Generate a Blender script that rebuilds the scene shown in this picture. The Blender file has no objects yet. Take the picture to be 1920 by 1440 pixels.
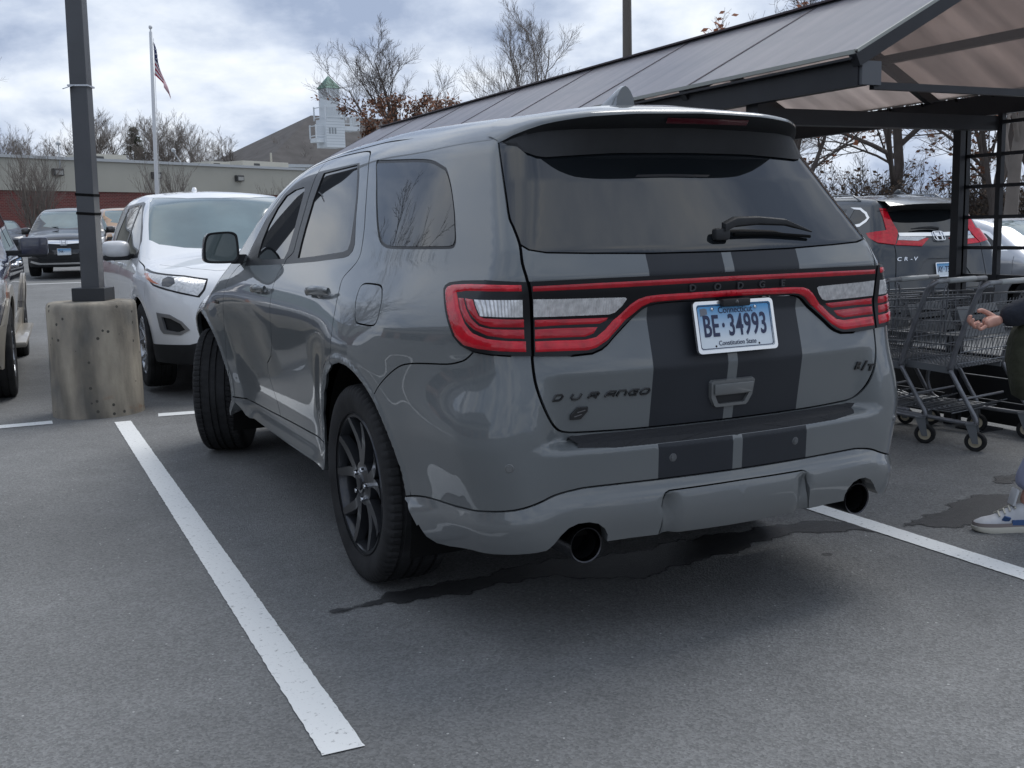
import bpy, bmesh, math, random
import numpy as np
from mathutils import Vector, Matrix, Euler
from mathutils.geometry import delaunay_2d_cdt
scene = bpy.context.scene
COL = scene.collection
# ------------------------------------------------------------------ camera
cam_data = bpy.data.cameras.new('camera'); cam = bpy.data.objects.new('camera', cam_data); COL.objects.link(cam)
cam_data.sensor_fit = 'HORIZONTAL'; cam_data.sensor_width = 36.0; cam_data.lens = 2026.9867 / 1920 * 36
cam_data.clip_start = 0.05; cam_data.clip_end = 2000
_yaw, _pitch, _roll = (math.radians(a) for a in (26.1275, -8.1861, -1.3290))
_f = Vector((math.sin(_yaw) * math.cos(_pitch), math.cos(_yaw) * math.cos(_pitch), math.sin(_pitch)))
_r = Vector((math.cos(_yaw), -math.sin(_yaw), 0)); _u = _r.cross(_f)
_r2 = _r * math.cos(_roll) + _u * math.sin(_roll); _u2 = -_r * math.sin(_roll) + _u * math.cos(_roll)
_m = Matrix((_r2, _u2, -_f)).transposed().to_4x4(); _m.translation = Vector((-2.1819, -2.7772, 1.3460))
cam.matrix_world = _m; scene.camera = cam
# ------------------------------------------------------------------ world: overcast sky with broken cloud
SUN_EL, SUN_AZ = math.radians(55), math.radians(60)       # azimuth clockwise from +y
world = bpy.data.worlds.new('World'); scene.world = world; world.use_nodes = True
_n = world.node_tree.nodes; _l = world.node_tree.links; _n.clear()
def _wn(t, **k):
    q = _n.new(t)
    for a, b in k.items(): setattr(q, a, b)
    return q
_out = _wn('ShaderNodeOutputWorld'); _bg = _wn('ShaderNodeBackground'); _bg.inputs['Strength'].default_value = 0.1
_sky = _wn('ShaderNodeTexSky', sky_type='NISHITA', sun_disc=False, sun_elevation=SUN_EL, sun_rotation=SUN_AZ, air_density=1.0, dust_density=2.0)
_tc = _wn('ShaderNodeTexCoord'); _sep = _wn('ShaderNodeSeparateXYZ'); _l.new(_tc.outputs['Generated'], _sep.inputs[0])
_mx = _wn('ShaderNodeMath', operation='MAXIMUM'); _l.new(_sep.outputs['Z'], _mx.inputs[0]); _mx.inputs[1].default_value = 0.0
_ad = _wn('ShaderNodeMath', operation='ADD'); _l.new(_mx.outputs[0], _ad.inputs[0]); _ad.inputs[1].default_value = 0.42
_dx = _wn('ShaderNodeMath', operation='DIVIDE'); _l.new(_sep.outputs['X'], _dx.inputs[0]); _l.new(_ad.outputs[0], _dx.inputs[1])
_dy = _wn('ShaderNodeMath', operation='DIVIDE'); _l.new(_sep.outputs['Y'], _dy.inputs[0]); _l.new(_ad.outputs[0], _dy.inputs[1])
_cb = _wn('ShaderNodeCombineXYZ'); _l.new(_dx.outputs[0], _cb.inputs[0]); _l.new(_dy.outputs[0], _cb.inputs[1])
_mp = _wn('ShaderNodeMapping'); _mp.inputs['Rotation'].default_value = (0, 0, math.radians(28)); _mp.inputs['Scale'].default_value = (1.5, 1.6, 1)
_mp.inputs['Location'].default_value = (3.1, 1.7, 0.0)
_l.new(_cb.outputs[0], _mp.inputs['Vector'])
_nz = _wn('ShaderNodeTexNoise'); _nz.inputs['Scale'].default_value = 1.7; _nz.inputs['Detail'].default_value = 8; _nz.inputs['Roughness'].default_value = 0.56; _nz.inputs['Distortion'].default_value = 0.1
_l.new(_mp.outputs[0], _nz.inputs['Vector'])
_cr = _wn('ShaderNodeValToRGB'); _l.new(_nz.outputs['Fac'], _cr.inputs[0])
_e = _cr.color_ramp; _e.elements[0].position = 0.40; _e.elements[0].color = (1.8, 2.2, 3.0, 1)
_e.elements[1].position = 0.65; _e.elements[1].color = (4.7, 4.9, 5.15, 1)
_q = _e.elements.new(0.48); _q.color = (2.7, 3.1, 3.85, 1)
_q = _e.elements.new(0.56); _q.color = (3.75, 4.1, 4.65, 1)
_nz2 = _wn('ShaderNodeTexNoise'); _nz2.inputs['Scale'].default_value = 0.8; _nz2.inputs['Detail'].default_value = 5
_mp2 = _wn('ShaderNodeMapping'); _mp2.inputs['Location'].default_value = (7.3, 2.2, 1); _l.new(_cb.outputs[0], _mp2.inputs['Vector']); _l.new(_mp2.outputs[0], _nz2.inputs['Vector'])
_cr2 = _wn('ShaderNodeValToRGB'); _l.new(_nz2.outputs['Fac'], _cr2.inputs[0])
_cr2.color_ramp.elements[0].position = 0.32; _cr2.color_ramp.elements[0].color = (0.72, 0.72, 0.72, 1)
_cr2.color_ramp.elements[1].position = 0.46; _cr2.color_ramp.elements[1].color = (1, 1, 1, 1)
_mixn = _wn('ShaderNodeMix', data_type='RGBA'); _l.new(_cr2.outputs[0], _mixn.inputs['Factor'])
_l.new(_sky.outputs[0], _mixn.inputs['A']); _l.new(_cr.outputs[0], _mixn.inputs['B'])
_l.new(_mixn.outputs['Result'], _bg.inputs['Color']); _l.new(_bg.outputs[0], _out.inputs['Surface'])
# ------------------------------------------------------------------ sun behind cloud
sun_data = bpy.data.lights.new('sun', 'SUN'); sun_data.energy = 1.0; sun_data.angle = math.radians(34); sun_data.color = (1.0, 0.975, 0.94)
sun = bpy.data.objects.new('sun', sun_data); COL.objects.link(sun)
_sd = Vector((math.sin(SUN_AZ) * math.cos(SUN_EL), math.cos(SUN_AZ) * math.cos(SUN_EL), math.sin(SUN_EL)))
sun.rotation_euler = _sd.to_track_quat('Z', 'Y').to_euler(); sun.location = (0, 0, 30)
scene.view_settings.view_transform = 'Standard'; scene.view_settings.look = 'None'
scene.view_settings.exposure = 1.1; scene.view_settings.gamma = 1.0; scene.view_settings.use_curve_mapping = False
try:
    scene.cycles.use_denoising = True; scene.cycles.max_bounces = 8; scene.cycles.glossy_bounces = 4
    scene.cycles.transmission_bounces = 6; scene.cycles.transparent_max_bounces = 12
    scene.cycles.caustics_reflective = False; scene.cycles.caustics_refractive = False; scene.cycles.sample_clamp_indirect = 4
except Exception: pass
# ------------------------------------------------------------------ materials
MATS = {}
def nodes_of(m): return m.node_tree.nodes, m.node_tree.links
def mat(name, col, rough=0.5, metal=0.0, coat=0.0, spec=0.5, var=0.0, vscale=3.0, bump=0.0, bscale=40.0, emit=None, trans=0.0, ior=1.45, coatr=0.03, alpha=1.0, rvar=0.0, detail=4.0):
    """Principled material whose colour varies with noise and whose relief is fine noise"""
    if name in MATS: return MATS[name]
    m = bpy.data.materials.new(name); m.use_nodes = True; n, l = nodes_of(m); b = n['Principled BSDF']
    b.inputs['Base Color'].default_value = (*col, 1); b.inputs['Roughness'].default_value = rough; b.inputs['Metallic'].default_value = metal
    b.inputs['Coat Weight'].default_value = coat; b.inputs['Coat Roughness'].default_value = coatr; b.inputs['Specular IOR Level'].default_value = spec
    b.inputs['IOR'].default_value = ior; b.inputs['Transmission Weight'].default_value = trans; b.inputs['Alpha'].default_value = alpha
    if emit: b.inputs['Emission Color'].default_value = (*emit[:3], 1); b.inputs['Emission Strength'].default_value = emit[3]
    tc = None
    if var or bump or rvar: tc = n.new('ShaderNodeTexCoord')
    if var or rvar:
        t = n.new('ShaderNodeTexNoise'); t.inputs['Scale'].default_value = vscale; t.inputs['Detail'].default_value = detail
        l.new(tc.outputs['Object'], t.inputs['Vector'])
        if var:
            r = n.new('ShaderNodeMapRange'); r.inputs[1].default_value = 0.3; r.inputs[2].default_value = 0.7; r.inputs[3].default_value = 1 - var; r.inputs[4].default_value = 1 + var
            l.new(t.outputs['Fac'], r.inputs[0])
            v = n.new('ShaderNodeVectorMath'); v.operation = 'SCALE'; v.inputs[0].default_value = col; l.new(r.outputs[0], v.inputs['Scale'])
            l.new(v.outputs[0], b.inputs['Base Color'])
        if rvar:
            r = n.new('ShaderNodeMapRange'); r.inputs[1].default_value = 0.3; r.inputs[2].default_value = 0.7; r.inputs[3].default_value = max(0, rough - rvar); r.inputs[4].default_value = min(1, rough + rvar)
            l.new(t.outputs['Fac'], r.inputs[0]); l.new(r.outputs[0], b.inputs['Roughness'])
    if bump:
        t = n.new('ShaderNodeTexNoise'); t.inputs['Scale'].default_value = bscale; t.inputs['Detail'].default_value = 4; l.new(tc.outputs['Object'], t.inputs['Vector'])
        q = n.new('ShaderNodeBump'); q.inputs['Strength'].default_value = bump; q.inputs['Distance'].default_value = 0.02; l.new(t.outputs['Fac'], q.inputs['Height']); l.new(q.outputs[0], b.inputs['Normal'])
    MATS[name] = m; return m
def tag(o, label=None, cat=None, group=None, kind=None):
    if label: o['label'] = label
    if cat: o['category'] = cat
    if group: o['group'] = group
    if kind: o['kind'] = kind
    return o
def empty(name, loc=(0, 0, 0), rot=(0, 0, 0), label=None, cat=None, group=None, parent=None):
    o = bpy.data.objects.new(name, None); COL.objects.link(o); o.location = loc; o.rotation_euler = rot; o.empty_display_size = 0.1
    if parent: o.parent = parent
    return tag(o, label, cat, group)
def mk(name, verts, faces, m=None, parent=None, smooth=False, loc=None, rot=None, label=None):
    me = bpy.data.meshes.new(name)
    me.from_pydata([tuple(map(float, v)) for v in verts], [], [tuple(int(i) for i in f) for f in faces]); me.update()
    if smooth is True: me.shade_smooth()
    o = bpy.data.objects.new(name, me); COL.objects.link(o)
    if m: me.materials.append(m)
    if parent: o.parent = parent
    if loc is not None: o.location = loc
    if rot is not None: o.rotation_euler = rot
    if label: o['label'] = label
    if isinstance(smooth, (int, float)) and not isinstance(smooth, bool): autosmooth(o, smooth)
    return o
def autosmooth(o, deg=35):
    me = o.data; me.shade_smooth()
    bm = bmesh.new(); bm.from_mesh(me); a = math.radians(deg)
    for e in bm.edges:
        if len(e.link_faces) == 2:
            try:
                if e.calc_face_angle() > a: e.smooth = False
            except Exception: pass
    bm.to_mesh(me); bm.free()
class MB:
    """collects simple shapes and links them as one mesh object"""
    def __init__(s): s.v = []; s.f = []
    def add(s, v, f):
        b = len(s.v); s.v += [tuple(map(float, q)) for q in v]; s.f += [tuple(int(b + i) for i in q) for q in f]; return s
    def box(s, c, d, rot=None, taper=1.0):
        x, y, z = (q / 2 for q in d); t = taper
        v = [(-x, -y, -z), (x, -y, -z), (x, y, -z), (-x, y, -z), (-x * t, -y * t, z), (x * t, -y * t, z), (x * t, y * t, z), (-x * t, y * t, z)]
        if rot is not None:
            R = Euler(rot).to_matrix(); v = [R @ Vector(q) for q in v]
        return s.add([(q[0] + c[0], q[1] + c[1], q[2] + c[2]) for q in v], [(0, 3, 2, 1), (4, 5, 6, 7), (0, 1, 5, 4), (1, 2, 6, 5), (2, 3, 7, 6), (3, 0, 4, 7)])
    def bar(s, a, b, w, h, up=(0, 0, 1)):
        """rectangular bar from a to b, width w, height h along up"""
        a = Vector(a); b = Vector(b); d = (b - a).normalized(); u = Vector(up)
        if abs(d.dot(u)) > 0.98: u = Vector((0, 1, 0))
        r = d.cross(u).normalized(); u = r.cross(d)
        v = []
        for p in (a, b):
            for i, j in ((-1, -1), (1, -1), (1, 1), (-1, 1)): v.append(p + r * (i * w / 2) + u * (j * h / 2))
        return s.add(v, [(0, 1, 2, 3), (7, 6, 5, 4), (0, 4, 5, 1), (1, 5, 6, 2), (2, 6, 7, 3), (3, 7, 4, 0)])
    def tube(s, path, r, n=8, cap=True, closed=False):
        P = [Vector(p) for p in path]; R = r if hasattr(r, '__len__') else [r] * len(P)
        L = len(P); v = []; prev = None
        for i, p in enumerate(P):
            if closed: d = (P[(i + 1) % L] - P[i - 1])
            else: d = (P[min(i + 1, L - 1)] - P[max(i - 1, 0)])
            d = d.normalized() if d.length > 1e-9 else Vector((0, 0, 1))
            if prev is None:
                a = Vector((0, 0, 1)) if abs(d.z) < 0.9 else Vector((1, 0, 0)); nr = d.cross(a).normalized()
            else: nr = (prev - d * prev.dot(d)); nr = nr.normalized() if nr.length > 1e-6 else d.orthogonal().normalized()
            prev = nr; bn = d.cross(nr)
            for k in range(n):
                t = 2 * math.pi * k / n; v.append(p + (nr * math.cos(t) + bn * math.sin(t)) * R[i])
        f = []
        for i in range(L - (0 if closed else 1)):
            for k in range(n):
                a = i * n + k; b = i * n + (k + 1) % n; c = ((i + 1) % L) * n + (k + 1) % n; d2 = ((i + 1) % L) * n + k; f.append((a, b, c, d2))
        if cap and not closed: f.append(tuple(range(n - 1, -1, -1))); f.append(tuple((L - 1) * n + k for k in range(n)))
        return s.add(v, f)
    def lathe(s, prof, n=32, axis='z', c=(0, 0, 0), mod=None, close=False):
        """prof: (radius, height) list revolved round an axis"""
        v = []; L = len(prof)
        for k in range(n):
            t = 2 * math.pi * k / n; ct, st = math.cos(t), math.sin(t)
            for i, (r, h) in enumerate(prof):
                if mod: r = mod(i, k, r)
                p = (r * ct, r * st, h) if axis == 'z' else (h, r * ct, r * st) if axis == 'x' else (r * st, h, r * ct)
                v.append((p[0] + c[0], p[1] + c[1], p[2] + c[2]))
        f = []
        for k in range(n):
            k2 = (k + 1) % n
            for i in range(L - 1 if not close else L):
                j = (i + 1) % L; f.append((k * L + i, k2 * L + i, k2 * L + j, k * L + j))
        return s.add(v, f)
    def prism(s, poly, depth, origin=(0, 0, 0), ax=(1, 0, 0), ay=(0, 0, 1)):
        """2d polygon extruded along ax x ay"""
        ax = Vector(ax); ay = Vector(ay); nn = ax.cross(ay); o = Vector(origin); n = len(poly)
        v = [o + ax * p[0] + ay * p[1] for p in poly] + [o + ax * p[0] + ay * p[1] + nn * depth for p in poly]
        return s.add(v, [tuple(range(n - 1, -1, -1)), tuple(range(n, 2 * n))] + [(i, (i + 1) % n, n + (i + 1) % n, n + i) for i in range(n)])
    def build(s, name, m=None, parent=None, smooth=False, loc=None, rot=None, label=None, fix=True, bevel=0, seg=2):
        o = mk(name, s.v, s.f, m, parent, False, loc, rot, label)
        if fix or bevel:
            bm = bmesh.new(); bm.from_mesh(o.data)
            if fix: bmesh.ops.recalc_face_normals(bm, faces=bm.faces)
            if bevel: bmesh.ops.bevel(bm, geom=[e for e in bm.edges if len(e.link_faces) == 2 and e.calc_face_angle(0) > 0.6], offset=bevel, segments=seg, profile=0.5, affect='EDGES', clamp_overlap=True)
            bm.to_mesh(o.data); bm.free()
        if smooth is True: o.data.shade_smooth()
        elif smooth: autosmooth(o, smooth)
        return o
def rrect(w, h, r, n=5, cx=0, cy=0):
    out = []
    for sx, sy, a0 in ((1, 1, 0), (-1, 1, 90), (-1, -1, 180), (1, -1, 270)):
        for k in range(n + 1):
            a = math.radians(a0 + 90 * k / n); out.append((cx + sx * (w / 2 - r) + r * math.cos(a), cy + sy * (h / 2 - r) + r * math.sin(a)))
    return out
def textmesh(name, body, size, m, parent=None, loc=(0, 0, 0), rot=(0, 0, 0), depth=0.002, xs=1.0, shear=0.0, bold=0.0, align='CENTER', spacing=1.0):
    cu = bpy.data.curves.new(name + '_c', 'FONT'); cu.body = body; cu.size = size; cu.extrude = depth / 2; cu.align_x = align; cu.align_y = 'CENTER'
    cu.shear = shear; cu.offset = bold; cu.space_character = spacing; cu.resolution_u = 4
    t = bpy.data.objects.new(name + '_t', cu); COL.objects.link(t)
    dg = bpy.context.evaluated_depsgraph_get(); me = bpy.data.meshes.new_from_object(t.evaluated_get(dg))
    COL.objects.unlink(t); bpy.data.objects.remove(t); bpy.data.curves.remove(cu)
    me.name = name
    for v in me.vertices: v.co.x *= xs
    me.materials.clear(); me.materials.append(m)
    o = bpy.data.objects.new(name, me); COL.objects.link(o); o.location = loc; o.rotation_euler = rot
    if parent: o.parent = parent
    return o
def copy_tree(o, parent=None):
    c = o.copy(); COL.objects.link(c); c.parent = parent
    for ch in o.children: copy_tree(ch, c)
    return c
# ------------------------------------------------------------------ body surface engine: smooth implicit car bodies cut into panels
def sm(pts, sig, n=3000):
    p = np.array(pts, float); lo, hi = p[0, 0] - .3, p[-1, 0] + .3
    x = np.linspace(lo, hi, n); dx = x[1] - x[0]; y = np.interp(x, p[:, 0], p[:, 1])
    s0 = (p[1, 1] - p[0, 1]) / (p[1, 0] - p[0, 0]); s1 = (p[-1, 1] - p[-2, 1]) / (p[-1, 0] - p[-2, 0])
    y = np.where(x < p[0, 0], p[0, 1] + (x - p[0, 0]) * s0, y); y = np.where(x > p[-1, 0], p[-1, 1] + (x - p[-1, 0]) * s1, y)
    k = max(1, int(4 * sig / dx)); g = np.exp(-.5 * (np.arange(-k, k + 1) * dx / sig) ** 2); g /= g.sum()
    yp = np.concatenate([y[0] + np.arange(-k, 0) * (y[1] - y[0]), y, y[-1] + np.arange(1, k + 1) * (y[-1] - y[-2])])
    ys = np.convolve(yp, g, 'valid')
    return staticmethod(lambda q: np.interp(q, x, ys))
def sst(a, b, x):
    t = np.clip((x - a) / (b - a), 0, 1); return t * t * (3 - 2 * t)
def rmax(a, b, r):
    return np.minimum(np.maximum(a, b), -r) + np.hypot(np.maximum(a + r, 0), np.maximum(b + r, 0))
class Body:
    def F(s, x, y, z):
        ax = np.abs(x); a = ax - s.S(y, z); b = s.R(ax, z) - y; c = z - s.Z(ax, y); d = y - s.Fr(ax, z)
        return rmax(rmax(rmax(a, b, s.kr(z)), d, s.kf(z)), c, s.kt(y))
    @property
    def umin(s): return s.yb - s.fr * math.pi / 2 - s.a
    @property
    def umax(s): return s.yf + s.fr * math.pi / 2 + s.a
    def ux(s, x): return s.umin - x          # rear: u of a (negative) x
    def domain(s, u):
        a, yb, yf, r = s.a, s.yb, s.yf, s.fr; L = r * np.pi / 2
        ox = np.full(u.shape, -a); oy = np.clip(u, yb, yf)
        t = np.clip((yb - u) / r, 0, np.pi / 2); t2 = np.clip((u - yf) / r, 0, np.pi / 2)
        dx = -np.cos(t) * np.cos(t2); dy = -np.sin(t) + np.sin(t2)
        ox = np.where(u < yb - L, -a + (yb - L - u), ox); ox = np.where(u > yf + L, -a + (u - yf - L), ox)
        return ox, oy, dx, dy
    def pos(s, u, z):
        u = np.asarray(u, float); z = np.asarray(z, float); ox, oy, dx, dy = s.domain(u); lo = np.zeros(u.shape); hi = np.full(u.shape, 2.4)
        for i in range(40):
            m = (lo + hi) / 2; f = s.F(ox + dx * m, oy + dy * m, z) < 0; lo = np.where(f, m, lo); hi = np.where(f, hi, m)
        return np.stack([ox + dx * lo, oy + dy * lo, z], -1)
    def top(s, x, y):
        x = np.asarray(x, float); y = np.asarray(y, float); lo = np.full(x.shape, .45); hi = np.full(x.shape, 2.6)
        for i in range(40):
            m = (lo + hi) / 2; f = s.F(x, y, m) < 0; lo = np.where(f, m, lo); hi = np.where(f, hi, m)
        return np.stack([x, y, lo], -1)
    def nrm(s, p, h=2e-3):
        x, y, z = p[..., 0], p[..., 1], p[..., 2]
        g = np.stack([s.F(x + h, y, z) - s.F(x - h, y, z), s.F(x, y + h, z) - s.F(x, y - h, z), s.F(x, y, z + h) - s.F(x, y, z - h)], -1)
        return g / np.maximum(np.linalg.norm(g, axis=-1, keepdims=True), 1e-12)
    def at(s, u, z, off=0.0):
        """point and normal on the skin at (u, z)"""
        p = s.pos(np.array([u]), np.array([z])); n = s.nrm(p); return Vector(p[0] + n[0] * off), Vector(n[0])
    def rear(s, x, z, off=0.0):
        p, n = s.at(s.ux(-abs(x)), z, off)
        if x > 0: p.x = -p.x; n.x = -n.x
        return p, n
    def kr(s, z): return .10
    def kf(s, z): return .25
    def kt(s, y): return .10
    # simple defaults made from a side profile, used by the other cars
    def S(s, y, z):
        m = sst(s.belt - .1, s.belt + .15, z); o = s.W(z) + (1 - m) * s.PL(y) + m * s.PU(y)
        for yc in s.axles:
            r = np.hypot(y - yc, z - s.rw)
            o = o + .014 * np.exp(-((r - s.rw - .12) / .09) ** 2) * sst(.1, .4, z) * (1 - sst(.75, 1.0, z))
        return o
    def R(s, x, z): return s.C(z) + s.rc * x * x
    def Z(s, x, y): return s.ZP(y) - s.crown * (x / .7) ** 2
    def Fr(s, x, z): return s.FP(z) - s.fc * x * x - s.fc2 * np.maximum(x, 0) ** 4
    rc = .15; crown = .07; fc = .22; fc2 = .1; belt = 1.0
def cr(pts, closed=True, n=4):
    """Catmull-Rom resampling"""
    p = np.array(pts, float); N = len(p); out = []
    for i in range(N if closed else N - 1):
        if closed: a, b, c, d = p[i - 1], p[i], p[(i + 1) % N], p[(i + 2) % N]
        else: a, b, c, d = p[max(i - 1, 0)], p[i], p[i + 1], p[min(i + 2, N - 1)]
        for k in range(n):
            t = k / n; out.append(.5 * ((2 * b) + (-a + c) * t + (2 * a - 5 * b + 4 * c - d) * t * t + (-a + 3 * b - 3 * c + d) * t ** 3))
    if not closed: out.append(p[-1])
    return np.array(out)
def dens(p, h, closed=True):
    p = np.asarray(p, float); out = []; N = len(p)
    for i in range(N if closed else N - 1):
        a, b = p[i], p[(i + 1) % N]; k = max(1, int(np.ceil(np.linalg.norm(b - a) / h)))
        for t in range(k): out.append(a + (b - a) * t / k)
    if not closed: out.append(p[-1])
    return np.array(out)
def inpoly(q, poly):
    x, y = q[:, 0], q[:, 1]; r = np.zeros(len(q), bool); N = len(poly); px, py = poly[:, 0], poly[:, 1]
    ok = (x >= px.min()) & (x <= px.max()) & (y >= py.min()) & (y <= py.max())
    if not ok.any(): return r
    xs, ys = x[ok], y[ok]; rr = np.zeros(len(xs), bool); j = N - 1
    for i in range(N):
        if py[i] != py[j]:
            c = ((py[i] > ys) != (py[j] > ys)) & (xs < (px[j] - px[i]) * (ys - py[i]) / (py[j] - py[i]) + px[i]); rr ^= c
        j = i
    r[ok] = rr; return r
def pldist(q, pl, closed):
    d = np.full(len(q), 9.); N = len(pl); lo = pl.min(0) - .03; hi = pl.max(0) + .03
    ok = ((q >= lo) & (q <= hi)).all(1); s = q[ok]; dd = np.full(len(s), 9.)
    for i in range(N if closed else N - 1):
        a, b = pl[i], pl[(i + 1) % N]; e = b - a; L = (e * e).sum()
        if L < 1e-14: continue
        t = np.clip(((s - a) @ e) / L, 0, 1); dd = np.minimum(dd, np.hypot(*(s - a - t[:, None] * e).T))
    d[ok] = dd; return d
def offline(pl, w, closed):
    N = len(pl); d = np.empty_like(pl)
    for i in range(N):
        a = pl[i - 1] if (closed or i > 0) else pl[i]; b = pl[(i + 1) % N] if (closed or i < N - 1) else pl[i]
        e = b - a; d[i] = (-e[1], e[0]) / max(np.hypot(*e), 1e-9)
    return pl + d * w, pl - d * w
def cut(B, mapf, flip, outline, regions, seams, h, extra=None, hline=.02, sym=None):
    """triangulate a 2d domain so that every region outline and both edges of every seam are edges,
    then lift it to the skin. returns dict name -> (P, N, tris, boundary edges)"""
    V = []; E = []
    def addpl(p, closed):
        b = len(V); V.extend(map(tuple, p)); n = len(p)
        E.extend((b + i, b + (i + 1) % n) for i in range(n if closed else n - 1))
    ol = dens(outline, hline); addpl(ol, True)
    for r in regions:
        if r.get('poly') is not None: r['_p'] = dens(r['poly'], r.get('hl', hline)); addpl(r['_p'], True)
    for sline in seams:
        p = dens(sline['pl'], hline, sline.get('closed', False)); sline['_p'] = p
        for o in offline(p, sline['w'] / 2, sline.get('closed', False)): addpl(o, sline.get('closed', False))
    lo, hi = ol.min(0), ol.max(0)
    gu, gz = np.meshgrid(np.arange(lo[0] + h * .37, hi[0], h), np.arange(lo[1] + h * .31, hi[1], h))
    gu = gu + (np.arange(gu.shape[0]) % 2)[:, None] * h * .5
    g = np.stack([gu.ravel(), gz.ravel()], 1)
    if extra is not None: g = np.concatenate([g, extra])
    g = g[inpoly(g, ol)]
    nc = len(V); V.extend(map(tuple, g))
    vv, ee, ff, *_ = delaunay_2d_cdt([Vector(q) for q in V], E, [], 0, 1e-5)
    v2 = np.array([(q[0], q[1]) for q in vv]); T = np.array([f for f in ff if len(f) == 3])
    c = v2[T].mean(1); ins = inpoly(c, ol); T = T[ins]; c = c[ins]
    lab = np.full(len(T), -1)
    gap = np.zeros(len(T), bool)
    for sline in seams: gap |= pldist(c, sline['_p'], sline.get('closed', False)) < sline['w'] / 2 * 1.001
    for i, r in enumerate(regions):
        free = lab < 0
        if r.get('poly') is None: lab[free] = i
        else:
            k = inpoly(c[free], r['_p'])
            if r.get('only') is not None: k &= inpoly(c[free], r['only'])
            idx = np.where(free)[0][k]; lab[idx] = i
    P = mapf(v2); N = B.nrm(P)
    out = {}
    keepgap = np.array([bool(r.get('nogap')) for r in regions] + [False])
    for i, r in enumerate(regions):
        if r['name'] is None: continue
        sel = (lab == i) & (~gap | keepgap[i]); t = T[sel]
        if r.get('clean') and len(t):
            lb = np.arange(len(v2))
            for _ in range(400):
                mn = lb[t].min(1); nl = lb.copy()
                for k in range(3): np.minimum.at(nl, t[:, k], mn)
                nl = nl[nl]
                if (nl == lb).all(): break
                lb = nl
            ids, cnt = np.unique(lb[t[:, 0]], return_counts=True); t = t[lb[t[:, 0]] == ids[cnt.argmax()]]
        if not len(t): continue
        out[i] = pack(v2, P, N, t, r, flip)
    gs = gap & (lab >= 0) & np.array([regions[k]['name'] is not None and not regions[k].get('nogap') for k in lab])
    if gs.any(): out['gap'] = pack(v2, P, N, T[gs], dict(off=-.009, flange=0), flip)
    return out
def pack(v2, P, N, t, r, flip):
    ids, inv = np.unique(t, return_inverse=True); t = inv.reshape(-1, 3); q2 = v2[ids]; p = P[ids].copy(); n = N[ids].copy()
    if flip: t = t[:, ::-1]
    off = r.get('off', 0.0)
    o = off(q2[:, 0], q2[:, 1]) if callable(off) else np.full(len(p), off)
    p = p + n * o[:, None]
    if callable(off):
        fn = np.cross(p[t[:, 1]] - p[t[:, 0]], p[t[:, 2]] - p[t[:, 0]]); vn = np.zeros_like(p)
        for k in range(3): np.add.at(vn, t[:, k], fn)
        n2 = vn / np.maximum(np.linalg.norm(vn, axis=1, keepdims=True), 1e-12); n = n2
    # boundary edges
    e = np.concatenate([t[:, [0, 1]], t[:, [1, 2]], t[:, [2, 0]]]); key = np.sort(e, 1); _, ix, cnt = np.unique(key, axis=0, return_index=True, return_counts=True)
    be = e[ix[cnt == 1]]
    return p, n, t, be, N[ids]
def panel(name, data, m, parent, flange=.014, mirror=None, label=None, fl_m=None):
    """build mesh(es) from cut() data. mirror: None left only, 'both' one object with both halves, 'pair' two objects"""
    p, n, t, be, nb = data; objs = []
    def geo(sgn):
        P = p * [sgn, 1, 1]; N = n * [sgn, 1, 1]; NB = nb * [sgn, 1, 1]; T = t if sgn > 0 else t[:, ::-1]; b = be if sgn > 0 else be[:, ::-1]
        b = b[~(np.abs(p[b]).max(1)[:, 0] < 2e-3)] if len(b) else b
        return P, N, NB, T, b
    def emit(halves, nm):
        V = []; F = []; LN = []; base = 0
        for P, N, NB, T, b in halves:
            V.append(P); F += [tuple(int(x) + base for x in q) for q in T]; LN.append(N[T.ravel()])
            nb0 = base; base += len(P)
            if flange and len(b):
                w = P[b] ; a0 = P[b[:, 0]]; a1 = P[b[:, 1]]; i0 = a0 - NB[b[:, 0]] * flange; i1 = a1 - NB[b[:, 1]] * flange
                Q = np.stack([a1, a0, i0, i1], 1).reshape(-1, 3); V.append(Q); fn = np.cross(a0 - a1, i0 - a1); fn /= np.maximum(np.linalg.norm(fn, axis=1, keepdims=True), 1e-12)
                F += [(base + 4 * k, base + 4 * k + 1, base + 4 * k + 2, base + 4 * k + 3) for k in range(len(b))]; LN.append(np.repeat(fn, 4, 0)); base += len(Q)
        V = np.concatenate(V); LN = np.concatenate(LN)
        me = bpy.data.meshes.new(nm); me.from_pydata(V.tolist(), [], F); me.shade_smooth()
        me.normals_split_custom_set(LN.tolist()); me.materials.append(m)
        o = bpy.data.objects.new(nm, me); COL.objects.link(o); o.parent = parent
        if label: o['label'] = label
        objs.append(o)
    L = geo(1)
    if mirror is None: emit([L], name)
    elif mirror == 'both': emit([L, geo(-1)], name)
    else: emit([L], name); emit([geo(-1)], name)
    return objs
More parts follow.
